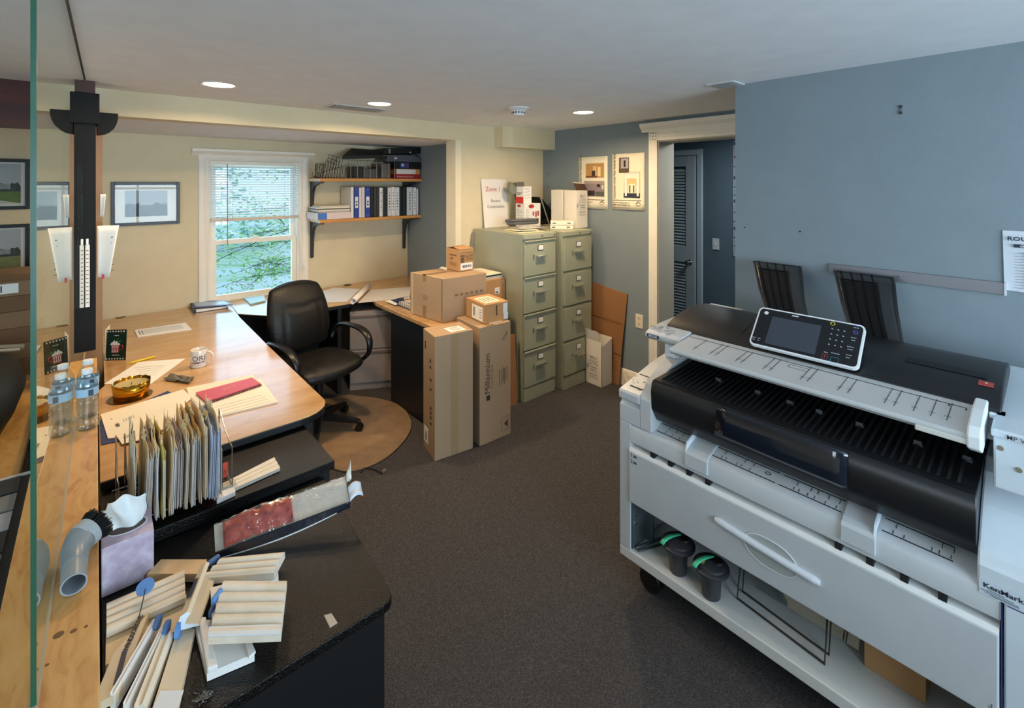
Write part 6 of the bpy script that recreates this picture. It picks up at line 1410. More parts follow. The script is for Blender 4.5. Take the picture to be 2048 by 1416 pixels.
# brass candle dish
cc = onz(262, 797, ZD); cc = V((.128, 2.86, ZD)); t = thing('brass_candle', 'oval brass candle bowl with cream wax on the maple desk', 'candle', cc)
bm = B(); n = 56; prof = [(.0, 0), (.060, 0), (.066, .004), (.070, .035), (.073, .070), (.071, .070), (.067, .050), (.0, .050)]
rings = []
for r_i, z_i in prof:
    rings.append([bm.verts.new(cc+V((r_i*math.cos(6.28318*k/n)*1.0, r_i*math.sin(6.28318*k/n)*1.0, z_i+(.004*abs(math.sin(k*math.pi/4)) if z_i > .06 else 0)))) for k in range(n)])
for A_, C_ in zip(rings, rings[1:]):
    for k in range(n): bm.faces.new((A_[k], A_[(k+1) % n], C_[(k+1) % n], C_[k]))
obj('brass_bowl', bm, M('c8912a', .14, 1.0), t, smooth='all')
bm = B(); lathe(bm, [(.0, .056), (.055, .056), (.066, .060)], cc, 40, cap=False); wx = obj('wax', bm, M('b5a878', .4, coat=.3), t, smooth='all')
bm = B(); tube(bm, [cc+Z*.056, cc+Z*.068], .0015, 5); obj('wick', bm, M('241c12', .8), t)
bm = B(); lathe(bm, [(.0, .0005), (.082, .0005), (.084, .003), (.0, .002)], cc+V((-.004, -.002, 0)), 40, cap=False); obj('saucer', bm, M('8a6a34', .2, .9), t, smooth=True)
# blue folder with papers
t = thing('blue_folder', 'blue folder lying under cream papers at the left edge of the maple desk', 'folder', onz(260, 850, ZD))
obj('cover', pz([onz(u, v, ZD+.002) for u, v in ((202, 890), (199, 842), (335, 782), (380, 800), (300, 870))], ZD+.0005, ZD+.003), M('2c3768', .5), t, bevel=.0005)
t = thing('cream_papers', 'cream document with printed seal lying on the blue folder', 'papers', onz(280, 840, ZD))
obj('paper_stack', pz([onz(u, v, ZD+.006) for u, v in ((201, 829), (366, 779), (385, 795), (300, 868), (216, 877))], ZD+.0035, ZD+.007), M('e3dccb', .65), t)
bm = B(); pz([onz(u, v, ZD+.009) for u, v in ((231, 868), (345, 800), (392, 815), (300, 875), (244, 888))], ZD+.0072, ZD+.009, bm); sh = obj('top_sheet', bm, M('e2dac8', .65), t)
bm = B(); p = onz(239, 842, ZD+.010); dd = (onz(247, 858, ZD+.010)-p).normalized(); nd = V((dd.y, -dd.x, 0)); text_bm(bm, 'ORIG', onz(237, 845, ZD+.0102), dd, -nd if nd.dot(V((0, 1, 0))) > 0 else nd, .016, bold=.04)
for k in range(5): q_ = onz(246+5*k, 838-2*k, ZD+.0103); tube(bm, [q_, q_+dd*.03], .0006, 4)
lathe(bm, [(.0, 0), (.003, 0), (.003, .0006), (.0, .0006)], onz(223, 838, ZD+.0075), 10, cap=False)
obj('printed_marks', bm, INK, sh)
bm = B(); c_ = onz(252, 873, ZD+.0095); tube(bm, [c_+V((.009*math.cos(a), .009*math.sin(a), .0004)) for a in [k*.5236 for k in range(12)]], .0007, 4, True); obj('seal', bm, INKG, sh)
# red spiral notebook on envelopes
t = thing('manila_papers', 'cream envelope and notes lying under the red notebook', 'papers', onz(470, 810, ZD))
obj('lower_sheet', pz([onz(u, v, ZD+.003) for u, v in ((372, 776), (505, 750), (555, 805), (400, 842))], ZD+.0005, ZD+.004), M('e2dac6', .65), t)
ts = obj('upper_sheet', pz([onz(u, v, ZD+.006) for u, v in ((380, 790), (520, 757), (556, 803), (420, 836))], ZD+.0042, ZD+.0062), M('e8e0cf', .65), t)
bm = B()
for k in range(4):
    a_, b_ = onz(428+4*k, 815+5*k, ZD+.0065), onz(525+5*k, 790+4*k, ZD+.0065); n_l = 10
    tube(bm, [a_.lerp(b_, i/n_l)+V((0, .0015*((i % 2)*2-1), 0)) for i in range(n_l+1)], .0006, 4)
obj('handwriting', bm, M('a08a66', .7), ts)
t = thing('spiral_notebook', 'red spiral bound notebook lying on cream papers on the maple desk', 'notebook', onz(458, 780, ZD))
cs = [onz(u, v, ZD+.016) for u, v in ((391, 785), (504, 755), (523, 768), (413, 805))]
nb = obj('cover', pz(cs, ZD+.0145, ZD+.0165), M('c04a58', .5), t, bevel=.0005)
pc = [c_*1.0 for c_ in cs]; pg = obj('pages', pz([cs[0].lerp(cs[2], .01), cs[1].lerp(cs[3], .02), cs[2].lerp(cs[0], .01), cs[3].lerp(cs[1], .02)], ZD+.0068, ZD+.0143), M('c77a74', .7), t)
bm = B(); p, q = cs[3]*1.0, cs[2]*1.0
dir_ = (q-p).normalized(); sd_ = V((-dir_.y, dir_.x, 0))
for k in range(34):
    c_ = p.lerp(q, (k+.5)/34); c_.z = ZD+.0115; tube(bm, [c_+sd_*.007*math.cos(a)+Z*.0072*math.sin(a) for a in [i*1.0472 for i in range(6)]], .0013, 4, True)
prism(bm, [p+Z*(.0035)-Z*0, q+Z*(.0035), q+sd_*-.006+Z*.0035, p+sd_*-.006+Z*.0035], (0, 0, .0005)) if False else None
obj('spiral_binding', bm, M('2c2428', .4, .5), t)
bm = B(); u_t = (q-p).normalized(); v_t = V((-u_t.y, u_t.x, 0)); text_bm(bm, 'TCT', cs[0].lerp(cs[2], .5)-u_t*.03-v_t*.01+V((0, 0, .0008)), u_t, v_t, .034); obj('cover_lettering', bm, M('d29a9a', .5), nb)
# binder at the window, booklet, etc.
t = thing('open_binder', 'dark blue ring binder with landscape cover lying at the far end of the maple desk', 'binder', (.70, 4.46, ZD))
obj('cover', pz([onz(u, v, ZD+.03) for u, v in ((377, 603), (452, 601), (466, 609), (388, 616))], ZD+.027, ZD+.031), M('3b4a78', .4), t)
obj('spine', prism(B(), [(.575, 4.57, ZD+.001), (.565, 4.35, ZD+.001), (.565, 4.35, ZD+.031), (.575, 4.57, ZD+.031)], (.008, 0, 0)), M('232740', .4), t)
obj('back_cover', bx(.57, 4.35, ZD+.001, .80, 4.57, ZD+.004), M('232740', .4), t); obj('pages', bx(.585, 4.36, ZD+.004, .79, 4.56, ZD+.018), PAPER, t)
bm = B(); pz([onz(u, v, ZD+.0315) for u, v in ((385, 604), (449, 602.5), (460, 608), (393, 613))], ZD+.0312, ZD+.0318, bm); obj('cover_print', bm, M('9fb2c4', .3, var=.3, scale=30), t)
o = obj('booklet', pz([onz(u, v, ZD+.015) for u, v in ((487, 594), (527, 587), (531, 600), (501, 607))], ZD+.001, ZD+.012), M('a9cdd0', .4)); tag(o, 'thin pale booklet on the window desk left of the chair back', 'booklet')
o = obj('cable_cover', lathe(B(), [(.0, 0), (.03, 0), (.03, .003), (.0, .003)], onz(241, 635, ZD), 20, cap=False), M('7a5a34', .5)); tag(o, 'brown round cable cover on the maple desk behind the green card', 'cable cover')
# building plans
t = thing('rolled_plans', 'large white building plan with a rolled up edge, on the window desk', 'building plan', onz(700, 590, ZD))
c = [onz(u, v, ZD+.003) for u, v in ((633, 586), (668, 575), (720, 578), (694, 603), (640, 604))]
obj('plan_sheet', pz(c, ZD+.0008, ZD+.0022), M('dfe0e4', .6), t)
p, q = onz(706, 604, ZD+.022), onz(738, 573, ZD+.022); dr_ = (q-p).normalized(); sd_ = V((-dr_.y, dr_.x, 0)); bm = B()
L = []
for k in range(21):
    a = -1.57+k*.42; r = .026-.0004*k; L.append((math.cos(a)*r, math.sin(a)*r))
va = [bm.verts.new(p+sd_*x+Z*(z+.005)) for x, z in L]; vb = [bm.verts.new(q+sd_*x+Z*(z+.005)) for x, z in L]
for i in range(len(L)-1): bm.faces.new((va[i], va[i+1], vb[i+1], vb[i]))
o = obj('rolled_edge', bm, M('e2dcd6', .6), t, smooth='all'); solid(o, .001)
t = thing('building_plan', 'flat drawing sheet spread on the desk right of the rolled plan', 'building plan', onz(770, 590, ZD))
obj('plan_sheet', pz([onz(u, v, ZD+.001) for u, v in ((716, 606), (741, 580), (800, 575), (822, 573), (818, 597), (775, 600))], ZD+.0003, ZD+.0009), M('d3cfcb', .6, var=.06, scale=30), t)
t = thing('letter_tray', 'black wire letter tray holding papers beside the largest carton', 'letter tray', (1.93, 3.50, ZD))
x0, y0 = 1.86, 3.30
bm = B()
for z in (.004, .055):
    tube(bm, [(x0, y0, ZD+z), (x0+.24, y0, ZD+z), (x0+.24, y0+.24, ZD+z), (x0, y0+.24, ZD+z)], .004, 5, True)
for k in range(9): tube(bm, [(x0, y0+.03*k, ZD+.004), (x0, y0+.03*k, ZD+.055)], .0015, 4); tube(bm, [(x0+.03*k, y0+.24, ZD+.004), (x0+.03*k, y0+.24, ZD+.055)], .0015, 4)
obj('tray_frame', bm, M('14151a', .4), t); obj('tray_papers', bx(x0+.008, y0+.008, ZD+.006, x0+.23, y0+.23, ZD+.03), M('d9d6d0', .6), t)
o = sheet('blue_booklet', ((778, 600), (806, 596), (812, 606), (794, 609)), ZD+.009, 'dark blue booklet on the side desk in front of the letter tray', 'booklet', M('1f2d5a', .5), t=.008)
o = sheet('white_note', ((770, 602), (780, 600), (797, 608), (790, 610)), ZD+.0105, 'small white note sticking out beside the dark blue booklet', 'paper', PAPER, t=.001)
# ================================================================ file sorter with folders
t = thing('wire_file_sorter', 'chrome wire desktop file sorter on the far black cabinet', 'file sorter', (.20, 1.95, ZA))
bm = B(); xs_ = (.055, .098, .14, .18, .22, .26, .30, .335, .352)
yF, yK = 1.838, 2.068
for y in (yF, yK): tube(bm, [(.042, y, ZA+.003), (.042, y, ZA+.020), (.362, y, ZA+.020), (.362, y, ZA+.003)], .0022, 6)
for i, x in enumerate((.052, .075, .10, .145, .19, .235, .28, .32, .350)):
    tube(bm, [(x, yK, ZA+.020), (x, yK, ZA+.195), (x-.001, yK-.012, ZA+.205), (x-.002, yF+.10, ZA+.165), (x-.002, yF+.012, ZA+.155), (x, yF, ZA+.150), (x, yF, ZA+.020)], .0022, 6)
tube(bm, [(.052, yF, ZA+.02), (.052, yK, ZA+.02)], .002, 6); tube(bm, [(.350, yF, ZA+.02), (.350, yK, ZA+.02)], .002, 6)
obj('sorter_wires', bm, M('8f8a84', .25, .9), t, smooth=True)
FD = [(.085, 'c3c8bc', 'grey green folder at the left end of the file sorter', .004, .235), (.118, 'dcbf90', 'tan folder second from the left in the file sorter', .010, .225), (.140, 'dcc9a0', 'cream folder third from the left in the file sorter', .006, .23), (.158, 'c3b46a', 'yellowish folder left of the thick grey bundle in the file sorter', .005, .22),
      (.178, 'dcc79e', 'tan folder holding the thick grey paper bundle, left side', .006, .235), (.196, 'cfc6be', 'thick bundle of grey papers in the middle of the file sorter', .013, .215), (.214, 'e0caa0', 'tan folder right of the thick grey bundle in the file sorter', .005, .24), (.232, 'cdb890', 'brownish folder with bent corner in the file sorter', .008, .235),
      (.252, 'c59a55', 'orange brown folder in the right half of the file sorter', .004, .24), (.270, 'd9c8a4', 'cream folder left of the bluish paper bundle', .006, .245), (.290, 'b7c0d2', 'bluish white paper bundle near the right end of the file sorter', .014, .235), (.308, 'e0d0aa', 'tan folder at the right end of the file sorter', .004, .25)]
rnd = random.Random(12)
for i, (x, hx, lab, th, h_) in enumerate(FD):
    th *= 1.5; ft = thing('file_folder', lab, 'folder', (x, 1.94, ZA+.022), 0, 'folders in the file sorter')
    yo = 1.800+rnd.uniform(-.012, .02); zb = ZA+.022-(.0)
    ln = rnd.uniform(-.006, .010)
    def sheetv(xo, y0, y1, z0, z1, bow):
        bmf = B()
        grid(bmf, lambda a, b: V((x+xo+ln*b+bow*math.sin(b*3.1)*(1-a)+.003*math.sin(a*9+i), y0+(y1-y0)*a, z0+(z1-z0)*b)), 8, 8); return bmf
    o = obj('cover', sheetv(-th/2, yo, yo+.265, zb, zb+h_, .004), M(hx, .7), ft, smooth='all'); solid(o, .0012)
    o = obj('cover', sheetv(th/2, yo+.004, yo+.262, zb, zb+h_-.018, -.004), M(hx, .7), ft, smooth='all'); solid(o, .0012)
    bmf = B(); box(bmf, x-.02, 0, 0, x-.019, .001, .001) if False else None
    tb = sheetv(-th/2, yo+.02+.05*(i % 3), yo+.08+.05*(i % 3), zb+h_-.002, zb+h_+.012, 0); o = obj('index_tab', tb, M('dccdaa' if i % 2 else 'c9b98f', .7), ft, smooth='all'); solid(o, .001)
    bmf = B(); m_ = max(2, int(th/.0022)); 
    for k in range(m_):
        xo = -th/2+th*(k+.5)/m_; a0 = yo-.004+rnd.uniform(-.008, .008); hz = h_-.022+rnd.uniform(-.012, .008); lnn = ln
        pts = [(x+xo, a0, zb+.003), (x+xo, a0+.25, zb+.003), (x+xo+lnn, a0+.25, zb+hz), (x+xo+lnn, a0, zb+hz-.01)]
        prism(bmf, pts, (.0009, 0, 0))
    o = obj('papers', bmf, M(('e8dcc6', 'dfd8d0', 'd0d2da')[i % 3] if hx not in ('cfc6be', 'b7c0d2') else hx, .7), ft)
# red card + trim stick behind the sorter
c1_, c2_ = onz(420, 966, ZA+.001), onz(457, 952, ZA+.001)
o = obj('photo_card', prism(B(), [c1_, c2_, c2_+V((.004, .03, .036)), c1_+V((.0, .03, .036))], (0, .0015, 0)), M('b8452f', .4, var=.5, scale=25)); tag(o, 'small glossy red and yellow picture card on the far black cabinet behind the sorter', 'card')
def board(name, label, c4, z0, h, mat, ridges=0, cat='moulding sample', group='moulding samples', lip=True, para=False, ins=.02):
    """sample board: four top corners (far-left, far-right, near-right, near-left) as world points; ridged profile running along the long edges"""
    a, b, c, d = [V((p.x, p.y, 0)) for p in c4]
    t = thing(name, label, cat, V(((a.x+c.x)/2, (a.y+c.y)/2, z0)), 0, group)
    bm = B(); n = max(2, ridges*8)
    top = []
    for i in range(n+1):
        f = i/n
        if ridges:
            w = (f*ridges) % 1.0; pz_ = h*(.62+.38*abs(math.sin(math.pi*w))**.6)
            if f < .03 or f > .985: pz_ = h*.8
        else: pz_ = h
        top.append((f, pz_))
    va = [bm.verts.new(a.lerp(d, f)+Z*(z0+z)) for f, z in top]; vb = [bm.verts.new(b.lerp(c, f)+Z*(z0+z)) for f, z in top]
    la = [bm.verts.new(a.lerp(d, f)+Z*z0) for f, z in top]; lb_ = [bm.verts.new(b.lerp(c, f)+Z*z0) for f, z in top]
    for i in range(n):
        bm.faces.new((va[i], va[i+1], vb[i+1], vb[i])); bm.faces.new((la[i], lb_[i], lb_[i+1], la[i+1])); bm.faces.new((va[i], la[i], la[i+1], va[i+1])); bm.faces.new((vb[i], vb[i+1], lb_[i+1], lb_[i]))
    bm.faces.new((va[0], vb[0], lb_[0], la[0])); bm.faces.new((va[n], la[n], lb_[n], vb[n]))
    return t, obj('board', bm, mat, t)
PRI = ramp_mat('primed', ['d9cdb8', 'e6dcc9', 'eee8dc'], 14, .55, stretch=(1, 1, 3))
PRW = M('eceae6', .5, var=.02); RAW = ramp_mat('rawpine', ['d5b487', 'e0c398'], 10, .6)
BLU = M('5b8fd0', .6); BLU_D = M('48699a', .6)
def Q4(z, *uv): return [onz(u, v, z) for u, v in uv]
t, o = board('trim_stick', 'long white grooved trim stick on the far black cabinet behind the file sorter', Q4(ZA+.015, (431, 972), (548, 913), (560, 934), (428, 993)), ZA+.001, .014, PRI, 3, cat='trim stick', group=None)
bm = B(); p = onz(440, 972, ZA+.017); q = onz(470, 958, ZA+.017); tube(bm, [p, q], .0008, 4); tube(bm, [onz(443, 977, ZA+.017), onz(472, 963, ZA+.017)], .0008, 4); obj('pencil_writing', bm, INKG, o)
t = thing('trim_end', 'short white trim offcut lying by the front foot of the file sorter', 'trim stick', onz(445, 985, ZA))
obj('offcut', pz(Q4(ZA+.022, (430, 985), (466, 967), (471, 979), (434, 996)), ZA+.001, ZA+.016), PRW, t, bevel=.001)
# ---- tissue box
t = thing('tissue_box', 'lavender patterned cube tissue box beside the maple ledge', 'tissue box', (.065, 1.70, ZB))
x0, x1, y0, y1 = .012, .122, 1.64, 1.76; zt = ZB+.130
bm = B(); box(bm, x0, y0, ZB+.001, x1, y1, zt)
TIS = ramp_mat('tissue_box', ['a79bb4', 'b8adc4', 'cfc8da'], 34, .5, detail=2); obj('box_body', bm, TIS, t, bevel=.002)
bm = B(); c_ = V(((x0+x1)/2, (y0+y1)/2, zt+.0006)); lathe(bm, [(.0, 0), (1, 0), (1, .0008), (.0, .0008)], c_, 30, cap=False, sx=.042, sy=.030); obj('opening', bm, M('4a3c36', .6), t)
bm = B(); lathe(bm, [(.98, .0), (1.08, .0), (1.08, .0016), (.98, .0016)], c_, 30, cap=False, sx=.042, sy=.030); obj('opening_rim', bm, M('d8d2dc', .3), t)
bm = B(); text_bm(bm, 'J', (x1-.022, y0-.0012, ZB+.008), X, Z, .012, bold=.03); obj('corner_mark', bm, M('a8483a', .5), t)
t2 = thing('tissue', 'white tissue sticking up out of the lavender tissue box', 'tissue', c_)
bm = B(); rnd = random.Random(3)
def tf(a, b):
    w = .030+.018*b; ang = (a-.5)*2
    return V((c_.x-.002+ang*w+.006*math.sin(b*5), c_.y+.010*math.sin(a*7+b*3)*(1-.2*b)-.006*b+.01*math.cos(a*12)*b, c_.z-.01+.095*b+.008*math.sin(a*5)*b-(.02*b if a < .15 else 0)))
grid(bm, tf, 20, 12); o = obj('tissue_sheet', bm, M('e6f0f2', .8), t2, smooth='all'); solid(o, .0008)
bm = B(); grid(bm, lambda a, b: tf(a, b)+V((.004, .014+.004*math.sin(a*9), -.012*b)), 16, 10); o = obj('tissue_fold', bm, M('e6f0f2', .8), t2, smooth='all'); solid(o, .0008)
# ---- plastic bag with red pads
zb0 = ZB+.001
t = thing('plastic_pouch', 'clear crinkled plastic pouch lying across the two black cabinets', 'plastic bag', (.45, 1.60, ZB))
P00, P10, P11, P01 = V((.245, 1.555, ZB+.012)), V((.505, 1.475, ZB+.03)), V((.70, 1.55, ZA+.045)), V((.25, 1.66, ZB+.06))
c_bl, c_br, c_tr, c_tl = onz(431, 1106, ZB+.02), onz(700, 1004, ZB+.085), onz(690, 950, ZB+.125), onz(428, 1048, ZB+.055)
rnd = random.Random(21); NU, NV = 44, 22
rn = [[rnd.gauss(0, .0022) for _ in range(NV+1)] for _ in range(NU+1)]
def base(a, b):
    p = c_bl.lerp(c_br, a); q = c_tl.lerp(c_tr, a); return p.lerp(q, b)
def bulge(a, b): return .034*math.exp(-((a-.32)/.26)**2)*math.sin(math.pi*b)**.7+.010*math.sin(math.pi*b)
def topf(a, b):
    p = base(a, b); i, j = int(round(a*NU)), int(round(b*NV)); p.z += bulge(a, b)*.8+rn[i][j]*(1 if 0 < j < NV else 0)+.0025*math.sin(a*40+b*9)*math.sin(math.pi*b); return p
def botf(a, b):
    p = base(a, b); p.z -= .004*math.sin(math.pi*b)+.004; return p
bm = B(); grid(bm, topf, NU, NV); obj('pouch_film', bm, FILM, t, smooth='all')
bm = B(); grid(bm, botf, 20, 8); o = obj('pouch_back', bm, M('d8d3c8', .35, coat=.4, bump=.8, bscale=50), t, smooth='all')
bm = B()
def fold(a, b): 
    p = base(a, -.02-.16*b*math.sin(math.pi*min(1, a+.05))); p.z += .004-.02*b; return p
grid(bm, fold, 30, 5); o = obj('dark_flap', bm, M('161a26', .25, coat=.3, bump=.8, bscale=40), t, smooth='all'); solid(o, .0015)
bm = B(); grid(bm, lambda a, b: fold(a, .95+.12*b)+V((0, 0, .002)), 30, 2); o = obj('white_edge', bm, M('dde2e6', .5), t, smooth='all'); solid(o, .001)
tip = c_tr
bm = B(); grid(bm, lambda a, b: c_br.lerp(c_tr, b*.5)+V((.045*a, .004*a, .012*math.sin(a*3)-.004*a+.004*math.sin(b*9))), 8, 6); o = obj('white_end', bm, M('cdd8e2', .3, coat=.4), t, smooth='all'); solid(o, .001)
bm = B(); grid(bm, lambda a, b: c_tr.lerp(c_br, .1+.22*b)+V((.020*a, .008*a, .045*a*(1-b)+.004*math.sin(a*7))), 8, 5); o = obj('upturned_corner', bm, M('d4cdbc', .3, coat=.4), t, smooth='all'); solid(o, .001)
t = thing('red_pads', 'red cloth pads sealed inside the clear plastic pouch', 'cloth', (.35, 1.60, ZB))
RC = ramp_mat('redcloth', ['702420', 'b04a40', 'cf6e5e'], 45, .9, bump=.8, bscale=130)
def padf(a, b):
    aa = .06+.50*a; bb = .06+.86*b; p = base(aa, bb); p.z += bulge(aa, bb)*.72-.004+.003*math.sin(a*14)*math.sin(b*6)-.006*math.exp(-((a-.52)/.03)**2); return p
bm = B(); grid(bm, padf, 24, 12); o = obj('pad', bm, RC, t, smooth='all'); solid(o, .003)
# ================================================================ moulding samples on the near black cabinet
z0 = ZB
t, o = board('wood_block', 'short beige wood block behind the moulding samples, next to the tissue box', Q4(z0+.024, (322, 1118), (414, 1118), (398, 1147), (294, 1147)), z0+.001, .022, RAW, 0)
t, o = board('moulding_sample', 'large diagonal ribbed casing sample with a blue disc hanging over it', Q4(z0+.036, (213, 1204), (369, 1137), (371, 1192), (213, 1262)), z0+.019, .017, PRI, 4)
board('moulding_sample', 'plain cream board under the large diagonal ribbed sample', Q4(z0+.016, (212, 1262), (373, 1188), (372, 1252), (211, 1330)), z0+.001, .015, M('ddc7a2', .6), 0)
t, o = board('moulding_sample', 'long flat beige board with navy label, at the left beside the ledge', Q4(z0+.038, (226, 1308), (298, 1222), (238, 1384), (183, 1412)), z0+.019, .018, M('d5c2a4', .6), 0)
def strip_text(o, s, p, q, z, size, mat):
    bm = B(); d_ = (q-p); d_.z = 0; d_.normalize(); n_ = V((-d_.y, d_.x, 0)); text_bm(bm, s, V((p.x, p.y, z)), d_, n_, size, bold=.04); return obj('stamped_lettering', bm, mat, o)
strip_text(o, 'WINDSORONE', onz(255, 1302, z0+.038), onz(282, 1240, z0+.038), z0+.0375, .014, INK)
bm = B(); p, q = onz(232, 1368, z0+.0376), onz(250, 1301, z0+.0376); d_ = (q-p).normalized(); n_ = V((-d_.y, d_.x, 0))*.005; prism(bm, [p-n_, p+n_, q+n_, q-n_], (0, 0, .0006)); obj('navy_label', bm, M('232a44', .5), o)
# upright thin strips with blue foam tabs
def strip(label, a0, b0, w, h, zb, mat=PRW, ridge=True):
    p, q = onz(a0[0], a0[1], zb+h), onz(b0[0], b0[1], zb+h); d_ = (q-p).normalized(); n_ = V((-d_.y, d_.x, 0))
    t = thing('trim_sample', label, 'moulding sample', (p+q)*.5*V((1, 1, 0)).x if False else V(((p.x+q.x)/2, (p.y+q.y)/2, zb)), 0, 'moulding samples')
    bm = B(); pr_ = [(-w/2, 0), (w/2, 0), (w/2, h*.7), (w*.2, h), (-w*.1, h*.86), (-w/2, h)] if ridge else [(-w/2, 0), (w/2, 0), (w/2, h), (-w/2, h)]
    prism(bm, [V((p.x, p.y, zb))+n_*x+Z*z for x, z in pr_], V((q.x-p.x, q.y-p.y, 0))); o = obj('board', bm, mat, t); return t, o, p, q, d_, n_
def tab(t, c_, d_, n_, r, th, mat=BLU):
    bm = B(); lathe(bm, [(.0, 0), (r, 0), (r, th), (.0, th)], c_, 20, axis=n_, cap=False); return obj('blue_foam_disc', bm, mat, t)
s1 = strip('thin white trim strip on edge, leftmost of three beside the beige board', (312, 1236), (226, 1384), .010, .040, z0+.004)
tab(s1[0], s1[2].lerp(s1[3], .08)+V((.006, 0, -.002)), s1[4], s1[5], .015, .007, BLU_D)
s2 = strip('thin white trim strip on edge, middle of three beside the beige board', (329, 1248), (252, 1404), .010, .038, z0+.002)
tab(s2[0], s2[2].lerp(s2[3], .07)+V((.005, 0, -.002)), s2[4], s2[5], .015, .008, BLU_D)
s3 = strip('wider grooved trim strip on edge, rightmost of three beside the beige board', (336, 1262), (280, 1408), .020, .036, z0+.001, PRI)
tab(s3[0], s3[2].lerp(s3[3], .06)+V((.018, .0, -.002)), s3[4], s3[5], .016, .009, BLU)
t, o = board('moulding_sample', 'flat board running off the bottom edge, its near end bluish white', Q4(z0+.020, (356, 1255), (390, 1256), (352, 1430), (300, 1430)), z0+.001, .018, M('dccdb2', .55), 0)
cs4 = Q4(z0+.0196, (321, 1382), (368, 1380), (352, 1430), (300, 1430)); bm = B(); prism(bm, [V((p.x, p.y, z0+.0192)) for p in cs4], (0, 0, .0006)); obj('white_end', bm, M('dbe4ea', .5), o)  # pale bluish patch laid over the near end
# blue disc on a wire
t = thing('foam_disc', 'round blue foam disc on a thin wire over the large ribbed sample', 'foam disc', onz(291, 1177, z0+.05))
c_ = onz(291, 1175, z0+.060); bm = B(); lathe(bm, [(.0, 0), (.019, 0), (.019, .006), (.0, .006)], c_, 28, axis=(-.15, -.35, .9), cap=False); dk = obj('disc', bm, BLU, t, smooth=True)
bm = B(); e_ = c_+V((-.05, -.12, .3)).normalized()*.006; tube(bm, [onz(291, 1177, z0+.068), onz(286, 1200, z0+.060), onz(277, 1238, z0+.039)], .0011, 6); obj('wire', bm, M('4a4640', .35, .8), t, smooth=True)
# right group
t, o = board('moulding_sample', 'crown moulding sample at the back right of the pile, under the plastic pouch', Q4(z0+.045, (444, 1112), (570, 1100), (548, 1141), (406, 1152)), z0+.022, .022, PRI, 3)
board('moulding_sample', 'white strip peeking out below the crown moulding sample', Q4(z0+.021, (430, 1172), (556, 1136), (557, 1156), (440, 1190)), z0+.001, .019, PRW, 0)
t, o = board('moulding_sample', 'large white fluted casing sample with five ribs, right of the pile', Q4(z0+.062, (447, 1157), (574, 1157), (562, 1264), (416, 1270)), z0+.040, .020, PRI, 5)
fl_c = Q4(z0+.0610, (418, 1252), (562, 1247), (562, 1264), (416, 1270)); bm = B(); prism(bm, [V((p.x, p.y, z0+.0565)) for p in fl_c], (0, 0, .0030)); obj('white_band', bm, M('dde8ee', .5), o)
board('moulding_sample', 'small fluted white sample under the big five ribbed one', Q4(z0+.0385, (421, 1172), (480, 1160), (520, 1240), (424, 1245)), z0+.021, .017, PRW, 2)
t, o = board('moulding_sample', 'deep white base moulding sample with angled end, nearest the black cabinet edge', Q4(z0+.020, (388, 1240), (480, 1236), (509, 1306), (414, 1346)), z0+.001, .018, PRW, 0)
cc4 = Q4(z0+.022, (397, 1242), (412, 1240), (436, 1338), (414, 1346)); bm = B(); prism(bm, [V((p.x, p.y, z0+.0195)) for p in cc4], (0, 0, .012)); obj('raised_edge', bm, PRW, o, bevel=.003)
cc4 = Q4(z0+.022, (475, 1236), (482, 1236), (512, 1305), (497, 1318)); bm = B(); prism(bm, [V((p.x, p.y, z0+.0195)) for p in cc4], (0, 0, .006)); obj('raised_edge', bm, PRW, o, bevel=.002)
# diagonal bead with an L shaped end
p, q = onz(416, 1122, z0+.070), onz(378, 1222, z0+.070); p.z = z0+.030; q.z = z0+.030; d_ = (q-p).normalized(); n_ = V((-d_.y, d_.x, 0))
if n_.x < 0: n_ = -n_
t = thing('corner_bead', 'beige corner moulding with white L shaped cut end lying diagonally on the samples', 'moulding sample', (p+q)*.5, 0, 'moulding samples')
Lp = [(-.020, .0), (-.024, .010), (-.018, .032), (-.004, .040), (.004, .034), (-.004, .024), (-.008, .012), (.020, .004), (.022, .0)]
bm = B(); prism(bm, [p+n_*x+Z*z for x, z in Lp], q-p); o = obj('board', bm, M('d9cab0', .55), t)
bm = B(); prism(bm, [q+n_*x+Z*z for x, z in Lp], d_*.0012); obj('white_end', bm, M('e2ecf2', .5), o)
bm = B(); a_ = p.lerp(q, .30)+n_*(-.0235)+Z*.020; 
pa, pb = p.lerp(q, .35)+n_*(-.012)+Z*.0375, p.lerp(q, .72)+n_*(-.012)+Z*.0375; prism(bm, [pa-n_*.004, pa+n_*.004+Z*.003, pb+n_*.004+Z*.003, pb-n_*.004], (0, 0, .0012)); obj('navy_label', bm, M('2b3050', .5), o)
# foam tabs of the right group
for (u, v, zz_, ang, sx_, sy_, mt, lab) in ((428, 1118, z0+.040, .5, .030, .012, BLU_D, 'blue foam tab behind the pile, touching the crown moulding sample'), (434, 1189, z0+.062, .95, .034, .010, BLU, 'bright blue foam tab clipped at the left edge of the five ribbed sample'), (424, 1218, z0+.040, 1.2, .024, .011, BLU_D, 'darker blue foam tab just below the bright blue one')):
    c_ = onz(u, v, zz_); bm = B(); rbox(bm, c_, sx_, sy_, zz_-.012, zz_+.004, ang-.1); o = obj('foam_tab', bm, mt, bevel=.003); tag(o, lab, 'foam tab', 'blue foam tabs')
t = thing('dust_clump', 'grey clump of dust on the near edge of the black cabinet', 'dust', onz(408, 1398, ZB)); bm = B(); rnd = random.Random(2); c_ = onz(408, 1398, ZB)
for k in range(60): q_ = c_+V((rnd.gauss(0, .006), rnd.gauss(0, .006), rnd.uniform(.001, .008))); tube(bm, [q_, q_+V((rnd.uniform(-.008, .008), rnd.uniform(-.008, .008), rnd.uniform(0, .004)))], .0008, 3)
obj('dust', bm, M('7a756c', .95), t)
